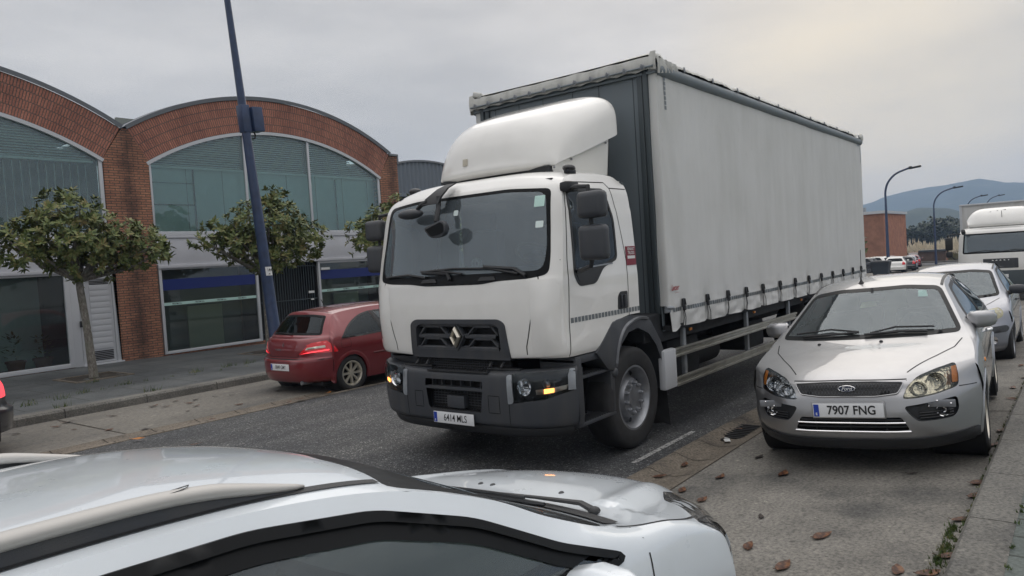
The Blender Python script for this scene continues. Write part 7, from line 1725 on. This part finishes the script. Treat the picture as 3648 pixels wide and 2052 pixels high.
# ================================================================ GENERIC FAR CAR, dark car at the left edge
def far_car(name, loc, rz, label, paint_, group, lit=False, detail=False, scale=1.):
    R0 = root(name, loc, label, 'car', group, (0, 0, rz)); R0.scale = (scale,)*3
    st = [(.12, .2, .58, .78, .22, 3, 2), (.0, .38, .58, .85, .4, 3, 2), (.0, .56, .58, .86, .58, 3, 2), (.08, .72, .60, .83, .78, 2.6, 1.8), (.5, .88, .9, .80, .90, 2.2, 2), (.98, .965, 1.15, .76, .96, 2.2, 2), (1.85, 1.40, 2.0, .60, 1.35, 2.2, 2.5), (2.5, 1.46, 2.5, .60, 1.40, 2, 2.8), (3.3, 1.43, 3.3, .58, 1.37, 2, 2.8), (3.75, 1.34, 3.65, .57, 1.29, 4, 2.8), (4.0, 1.02, 3.85, .72, 1.0, 4, 2.5), (4.12, .90, 3.95, .80, .9, 4, 2.5), (4.18, .62, 3.9, .85, .62, 4, 2), (4.25, .56, 3.9, .86, .56, 4, 2), (4.22, .3, 3.9, .84, .3, 4, 2)]
    sub = 5; m = M(); strip(m, st, 18, sub); ym = lambda x: .87-.05*max(0, (.9-x)/.9)**2-.04*max(0, (x-3.4)/.9)**2
    body_side(m, st, 3, 12, sub, lambda x: .93+.02*(x-1.5), ym); bv = m.surf()
    for cx in (.85, 3.4): arch_hole(m, cx, .31, .34)
    m.weld(); m.build('body', paint_, R0, smooth=50)
    for cx in (.85, 3.4): arch_parts(R0, bv, cx, .31, .34, .85, None)
    m = M(); patch(m, bv, 'x', 1, roundpoly([(-.70, .99), (-.56, 1.36), (.56, 1.36), (.70, .99)], .05), .005, None, .08); m.build('windscreen', 'frit', R0)
    m = M(); patch(m, bv, 'x', -1, roundpoly([(-.64, 1.03), (-.53, 1.29), (.53, 1.29), (.64, 1.03)], .05), .005, None, .08); m.build('rear_window', 'frit', R0)
    for s in (1, -1):
        m = M(); patch(m, bv, 'y', -s, roundpoly([(1.4, .99), (2.0, 1.33), (2.42, 1.37), (2.42, .99)], .05), .005, None, .08); m.build('side_window', 'frit', R0)
        m = M(); patch(m, bv, 'y', -s, roundpoly([(2.5, .99), (2.5, 1.37), (3.3, 1.33), (3.65, 1.05)], .05), .005, None, .08); m.build('side_window', 'frit', R0)
        m = M(); patch(m, bv, 'x', 1, roundpoly([(s*.45, .62), (s*.5, .74), (s*.78, .78), (s*.8, .66)], .04), .006, None, .06); m.build('headlight', 'lamp_inside', R0)
        m = M(); patch(m, bv, 'x', -1, roundpoly([(s*.56, .72), (s*.60, 1.0), (s*.70, .99), (s*.80, .90), (s*.82, .72)], .03), .006, None, .05); tl = m.build('tail_light', 'brake_lit' if lit else 'lens_red', R0)
        if lit: m = M(); patch(m, bv, 'y', -s, roundpoly([(3.82, .74), (3.86, .94), (3.98, .92), (4.05, .74)], .02), .006, None, .05); m.build('tail_light_side', 'brake_lit', tl)
        m = M(); m.box((1.5, s*.95, 1.03), (.12, .18, .12), .05); m.build('door_mirror', paint_, R0)
    m = M(); m.box((4.19, 0, .48), (.01, .5, .11), .003); m.build('number_plate', 'plate', R0)
    m = M(); m.bb(.3, 3.9, -.75, .75, .2, .3); m.build('floor_pan', 'dark', R0, smooth=0)
    for cx in (.85, 3.4):
        for s in (1, -1): wheel(R0, (cx, s*.76, .31), .31, .2, s, 'seven', 'rim_grey')
    return R0
far_car('black_hatchback', (-.90, 11.2, -.02), 0, 'black car at the left edge, only its lit tail lamp and rear bumper in view', 'black_paint', None, True)
proto = far_car('parked_car', (75.3, 13.95, zs(73)-.05), radians(188), 'white hatchback seen from behind beside the refuse container', 'white_paint', 'cars in the far car park')
spots = [(80.5, 14.1, 189, 'black_paint', 'dark hatchback just right of the white hatchback'),
         (86.5, 14.9, 189, 'silver_blue', 'grey car third in the row right of the white hatchback'),
         (97, 16.2, 187, 'red_paint', 'dark red car at the right end of the parked row'),
         (75.5, 19.6, 268, 'black_paint', 'black car at the lorry tail, left of the refuse container'),
         (82, 21.4, 272, 'red_paint', 'dark red car behind the black car against the orange brick wall'),
         (86.5, 20.2, 250, 'white_paint', 'white car roof showing behind the refuse container'),
         (93, 19.8, 215, 'white_paint', 'white car behind the far lamp post in the second row'),
         (98, 19.6, 205, 'silver', 'silver car at the right of the second row of the car park')]
for x, y, a, p, lb in spots:
    c = copy_tree(proto); c.location = (x, y, zs(x)-.05); c.rotation_euler = (0, 0, radians(a)); c['label'] = lb
    for ch in c.children:
        if ch.name.startswith('body') or ch.name.startswith('door_mirror'):
            ch.material_slots[0].link = 'OBJECT'; ch.material_slots[0].material = MT[p]

# ================================================================ WHITE LORRY PARKED FAR RIGHT
def far_lorry():
    x0, y0 = 28, 2.22
    R0 = root('parked_lorry', (x0, y0, zs(x0)-.05), 'white lorry parked nose first at the right edge behind the two silver cars', 'lorry')
    st = [(.06, .95, .22, 1.14, .96, 7, 2), (.0, 1.05, .16, 1.17, 1.06, 7, 2), (.0, 1.60, .16, 1.17, 1.62, 7, 2), (.02, 1.70, .18, 1.165, 1.72, 7, 2), (.14, 2.30, .28, 1.13, 2.28, 6, 2), (.22, 2.43, .36, 1.10, 2.40, 5, 3), (.4, 2.50, .5, 1.06, 2.46, 3, 4), (1.5, 2.52, 1.5, 1.06, 2.47, 2, 5), (1.62, 2.4, 1.6, 1.1, 2.35, 3, 3), (1.63, 1.0, 1.62, 1.12, 1.0, 3, 3)]
    sub = 6; m = M(); G, A, E = strip(m, st, 24, sub)
    for s in (1, -1):
        rows = [[Vector((e.x+(1.6-e.x)*k/12, s*(e.y+.01*sin(min(1, k/3)*pi/2)), e.z)) for k in range(13)] for e in E[:6*sub+1]]; m.grid(rows, flip=(s < 0))
    bv = m.surf(); ws = roundpoly([(-1.04, 1.66), (-1.0, 2.31), (1.0, 2.31), (1.04, 1.66)], .06); m.hole(inset(ws, .04), 'x', lambda c: c.x < .4); m.build('cab', 'white_paint', R0, smooth=45)
    m = M(); patch(m, bv, 'x', 1, ws, .004, inset(ws, .045), .06); m.build('windscreen_surround', 'frit', R0); m = M(); patch(m, bv, 'x', 1, inset(ws, .04), 0, None, .08, 0); m.build('windscreen', 'truck_glass', R0)
    m = M(); patch(m, bv, 'x', 1, roundpoly([(-.47, 1.17), (-.47, 1.48), (.47, 1.48), (.47, 1.17)], .02), .006, None, .06); gp = m.build('badge_panel', 'grey_plastic', R0)
    m = M(); textm(m, 'MAN', .16, (-.016, .0, 1.38), (0, -1, 0), (0, 0, 1), sx=1.35, bold=.003); m.build('badge_letters', 'white', gp, smooth=0)
    m = M(); P = [Vector((-.016, y, z+.13)) for y, z in ((.10, 1.07), (.10, 1.12), (.05, 1.12), (.0, 1.135), (-.06, 1.12), (-.06, 1.075), (.0, 1.09), (.04, 1.10))]; m.tube(P, .006, 5); m.build('lion_outline', 'chrome', gp)
    m = M(); m.box((.16, 0, .77), (.36, 2.36, .70), .07); m.build('bumper', 'grey_dark', R0)
    m = M(); m.box((-.03, .06, .92), (.01, .52, .11), .003); p = m.build('number_plate', 'plate', R0); m = M(); textm(m, '1017 FXT', .09, (-.037, .06, .92), (0, -1, 0), (0, 0, 1), sx=.8, bold=.001); m.build('characters', 'ink', p, smooth=0)
    for s in (1, -1):
        m = M(); m.box((-.01, s*.9, .66), (.03, .34, .2), .03); m.build('headlight', 'lamp_inside', R0)
        m = M(); patch(m, bv, 'y', -s, roundpoly([(.35, 1.62), (.45, 2.28), (1.3, 2.28), (1.3, 1.62)], .05), .005, None, .1); m.build('side_window', 'frit', R0)
        m = M(); m.tube([(.3, s*1.1, 2.32), (.05, s*1.25, 2.34), (-.02, s*1.42, 2.3), (-.02, s*1.44, 1.7), (.05, s*1.25, 1.5), (.25, s*1.16, 1.5)], .02, 6); m.build('mirror_arm', 'black_plastic', R0)
        m = M(); m.box((0, s*1.40, 2.02), (.12, .22, .42), .05); m.box((0, s*1.40, 1.67), (.12, .2, .2), .05); m.build('mirror_housing', 'black_plastic', R0)
        m = M(); m.box((-.02, s*.98, 2.38), (.2, .12, .12), .04, rot=('Y', .5)); m.build('kerb_mirror', 'black_plastic', R0)
        wheel(R0, (.95, s*1.0, .42), .42, .26, s, 'truck', 'rim_grey', rr=.26); wheel(R0, (5.2, s*.95, .42), .42, .42, s, 'truck', 'rim_grey', rr=.26)
    dst = [(.32, 2.53, .5, .88, 2.55, 3, 4), (.30, 2.60, .5, .90, 2.60, 3, 5), (.42, 2.86, .66, .93, 2.68, 3, 6), (.62, 3.04, .82, .97, 2.72, 3, 6), (1.1, 3.13, 1.2, 1.0, 2.72, 2, 6), (1.35, 3.14, 1.35, 1.0, 2.72, 2, 6)]
    m = M(); G, A, E = strip(m, dst, 24, 7)
    for s in (1, -1): m.grid([[Vector((e.x, s*(e.y-.03*t), e.z+(2.48-e.z)*t)) for t in (0, 1)] for e in E], flip=(s > 0))
    df = m.build('roof_deflector', 'white_paint', R0, smooth=60); m = M(); m.tube([(.4, -.05, 2.55), (.36, -.05, 3.0)], .008, 5); m.build('antenna', 'black_plastic', R0)
    m = M()
    for y, z, w in ((.30, 2.98, .16), (.1, 3.0, .12), (-.1, 3.02, .14)): m.poly([(.43+(z-2.88)*1.0, y-w*.5, z-.03), (.45+(z-2.88)*1.0, y+w*.5, z-.05), (.45+(z-2.88)*1.0, y+w*.35, z+.0), (.45+(z-2.88)*1.0, y-w*.3, z+.02)][::-1])
    m.build('peeled_mark', 'grey_plastic', df, smooth=0)
    m = M(); m.bb(1.75, 7.4, -1.25, 1.25, .98, 3.30, .02); m.build('cargo_box', 'tarp_plain', R0); m = M(); m.bb(1.70, 7.45, -1.27, 1.27, 3.28, 3.33, .01); m.bb(1.72, 1.78, -1.27, -1.2, .98, 3.3); m.bb(1.72, 1.78, 1.2, 1.27, .98, 3.3); m.build('box_frame', 'alu_white', R0)
    m = M(); m.bb(.6, 7.2, -.4, .4, .6, .95); m.build('chassis_frame', 'chassis', R0, smooth=0); m = M(); m.bb(.5, 1.6, -1.05, 1.05, 1.0, 1.06); m.bb(1.5, 1.58, -1.05, 1.05, 1.0, 2.4); m.bb(.3, .6, -1.0, 1.0, 1.5, 1.6); m.build('cab_interior', 'seat', R0, smooth=0)
    wiper(R0, bv, [(.9, 1.69), (.4, 1.74), (.0, 1.70)], .010); wiper(R0, bv, [(0, 1.69), (-.4, 1.74), (-.85, 1.70)], .010)
MT['tarp_plain'] = mat('tarp_plain', (.55, .55, .54), .6, dirt=((.35, .34, .32), .6))
far_lorry()

# ================================================================ FALLEN LEAVES
from_px = None
def ground_z(x, y):
    if y > 12.66: return .13+zs(x)
    if y > 10.08: return .004+zs(x)
    if y > 9.7: return -.012+zs(x)
    if y > 3.2: return .03+zs(x)
    if y > 2.8: return -.03+zs(x)
    if y > .62: return zpark(y)+zs(x)
    return .285+zs(x)
def fallen(x, y, rz, ln, kind, label, curl=.3, z=None):
    ln *= 1.15 if y < 5 else .85; m = M(); rows = []; n = 9; sid = x*7.3+y*3.1; w = ln*.235
    for i in range(n+1):
        t = i/n; ww = w*sin(pi*t)**.75*(1-.3*t)+.0008; c = curl*ln*(t-.5)**2*(.5+1.3*abs(noise.noise(Vector((sid, 1, 2)))))
        rows.append([Vector(((t-.5)*ln, v*ww+.12*ln*noise.noise(Vector((sid, t*1.3, 0))), .006+c+.35*ww*v*noise.noise(Vector((sid, 5, t)))+abs(v)**1.5*ww*.14*(1+curl)+.004*noise.noise(Vector((x+t*3, v*2, y))))) for v in (-1, -.5, 0, .5, 1)])
    m.grid(rows); m.tube([(-ln*.5, 0, .006+curl*ln*.3), (-ln*.62, .004, .012+curl*ln*.3)], .0022, 4)
    o = m.build('fallen_leaf', {'b': 'dry_leaf', 'd': 'dry_leaf_dark', 'o': 'orange_leaf'}[kind], None, smooth=60)
    o.location = (x, y, (ground_z(x, y) if z is None else z)+.001); o.rotation_euler = (-SLOPE if y < 2.8 else 0, 0, rz)
    tag(o, label, 'leaf', 'fallen magnolia leaves'); return o
LV = [(6.58, 2.42, -0.15, 0.11, 'd', 'dark curled leaf in front of the silver hatchback nose'),
(5.88, 2.51, -0.01, 0.13, 'b', 'curled brown leaf standing on the slab beside the gutter'),
(6.09, 2.05, 0.05, 0.16, 'b', 'large reddish brown leaf with a stalk on the slab'),
(5.45, 2.66, 0.23, 0.13, 'b', 'light brown leaf next to the gutter edge, upper of a pair'),
(5.26, 2.4, -0.01, 0.13, 'b', 'light brown leaf next to the gutter edge, lower of a pair'),
(5.02, 1.86, 0.21, 0.08, 'd', 'small dark round leaf in the middle of the slab'),
(6.33, 1.13, -0.87, 0.08, 'd', 'small dark leaf far right under the silver hatchback bumper'),
(4.78, 1.38, -0.34, 0.16, 'b', 'long brown leaf pointing down right in the middle of the slab'),
(4.46, 1.74, 0.23, 0.13, 'b', 'orange brown leaf right beside the white car headlamp'),
(4.23, 1.45, -0.12, 0.16, 'b', 'long brown leaf at the bottom edge of the view'),
(4.39, 0.88, 0.18, 0.13, 'b', 'brown leaf at the very bottom right of the slab'),
(5.34, 0.68, -0.76, 0.13, 'b', 'brown leaf by the kerb and moss'),
(5.87, 0.67, -0.34, 0.13, 'b', 'brown leaf leaning on the kerb'),
(6.19, 0.67, -0.6, 0.16, 'b', 'long flat leaf touching the kerb foot'),
(7.35, 0.67, -0.25, 0.13, 'b', 'leaf by the kerb beside the silver hatchback front wheel'),
(7.9, 0.67, -0.21, 0.13, 'b', 'leaf by the kerb just behind the silver hatchback front wheel'),
(4.69, 0.67, -0.88, 0.13, 'b', 'leaf pieces in the moss at the kerb'),
(4.4, 0.73, -0.64, 0.13, 'b', 'dark leaf at the bottom edge by the moss'),
(5.82, 3.05, -0.56, 0.13, 'b', 'orange brown leaf lying in the gutter dish'),
(6.25, 3.01, 0.2, 0.13, 'b', 'reddish leaf on the gutter, second from the white car'),
(7.27, 3.04, 0.02, 0.11, 'd', 'dark leaf in the gutter below the drain'),
(7.72, 3.07, -0.71, 0.13, 'b', 'red brown leaf at the drain beside the white scrap'),
(4.38, 10.6, 0.22, 0.16, 'b', 'brown leaf on the left parking slab, in the middle'),
(4.16, 11.16, -0.71, 0.1, 'b', 'tiny brown leaf left of the middle of the left slab'),
(4.63, 10.09, -0.04, 0.16, 'd', 'dark leaf at the left gutter'),
(4.23, 9.43, -0.72, 0.2, 'o', 'bright orange leaf on the asphalt by the left gutter'),
(5.45, 9.82, -0.9, 0.16, 'b', 'brown leaf on the left gutter stones'),
(5.89, 11.06, 0.32, 0.16, 'b', 'curled leaf on the left slab between kerb and gutter'),
(5.98, 11.44, -0.61, 0.16, 'b', 'flat leaf on the left slab near the kerb'),
(5.66, 11.57, -0.6, 0.16, 'b', 'leaf under the left kerb, nearer'),
(6.21, 11.67, 0.48, 0.16, 'd', 'dark leaf by the left kerb'),
(5.59, 11.83, 0.32, 0.2, 'b', 'long reddish leaf along the left kerb'),
(6.24, 10.43, -0.49, 0.16, 'b', 'thin leaf on the left slab below the red car'),
(5.6, 10.78, 0.45, 0.1, 'd', 'small dark leaf in the middle of the left slab'),
(6.71, 11.41, -0.15, 0.1, 'd', 'small leaf by the left kerb under the magnolia'),
(5.99, 11.91, 0.05, 0.16, 'b', 'thin leaf at the left kerb foot'),
(6.44, 9.71, -0.61, 0.16, 'b', 'brown leaf in the left gutter, third before the red car'),
(6.58, 9.62, 0.42, 0.16, 'b', 'brown leaf in the left gutter, second before the red car'),
(7.13, 9.76, 0.07, 0.16, 'b', 'heap leaf in the left gutter below the red car, left'),
(7.35, 9.67, 0.45, 0.2, 'o', 'yellow orange leaf in the gutter below the red car wheel'),
(7.55, 9.72, 0.35, 0.2, 'b', 'leaf in the gutter right of the yellow one'),
(8.28, 9.71, -0.48, 0.16, 'b', 'leaf at the red car shadow by the lorry bumper'),
(4.89, 11.67, -0.39, 0.16, 'b', 'leaf at the left kerb beside a tuft'),
(4.34, 11.9, -0.67, 0.2, 'b', 'long red leaf lying along the left kerb foot'),
(4.12, 11.68, -0.7, 0.16, 'b', 'leaf at the left kerb near the white car roof'),
(3.63, 11.74, -0.81, 0.16, 'd', 'dark leaf at the far left by the black car'),
(3.85, 9.71, -0.48, 0.16, 'b', 'red leaf in the left gutter above the white roof'),
(4.42, 8.38, -0.06, 0.16, 'b', 'thin leaf on the asphalt behind the white roof'),
(4.56, 9.79, -0.9, 0.1, 'd', 'small leaf on the left gutter stones'),
(7.26, 10.9, 0.05, 0.16, 'd', 'dark leaf behind the red car rear wheel'),
(6.5, 11.57, -0.43, 0.1, 'd', 'small dark leaf at the left kerb joint'),
(6.82, 9.67, -0.47, 0.16, 'b', 'leaf in the left gutter before the red car'),
(9.6, 0.7, 0.96, 0.14, 'b', 'brown leaf by the right kerb, number one counting away from the silver hatchback'),
(10.4, 0.75, -0.06, 0.14, 'b', 'brown leaf by the right kerb, number two counting away from the silver hatchback'),
(11.2, 0.68, -0.55, 0.14, 'b', 'brown leaf by the right kerb, number three counting away from the silver hatchback'),
(12.4, 0.8, -0.06, 0.14, 'b', 'brown leaf by the right kerb, number four counting away from the silver hatchback'),
(14.6, 0.75, 0.61, 0.14, 'b', 'brown leaf by the right kerb, number five counting away from the silver hatchback'),
(16.5, 0.9, -1.33, 0.14, 'b', 'brown leaf by the right kerb, number six counting away from the silver hatchback'),
(18.5, 1.0, 1.43, 0.14, 'b', 'brown leaf by the right kerb, number seven counting away from the silver hatchback')]
for a in LV: fallen(*a)
# small pale litter
m = M(); m.box((0, 0, 0), (.09, .06, .012), .004, rot=('Z', .5)); m.box((.05, .02, .006), (.05, .04, .01), .003, rot=('Y', .4)); o = m.build('paper_scrap', 'white'); o.location = (7.2, 2.98, -.015); tag(o, 'crumpled white paper scrap lying in the gutter near the drain', 'litter')
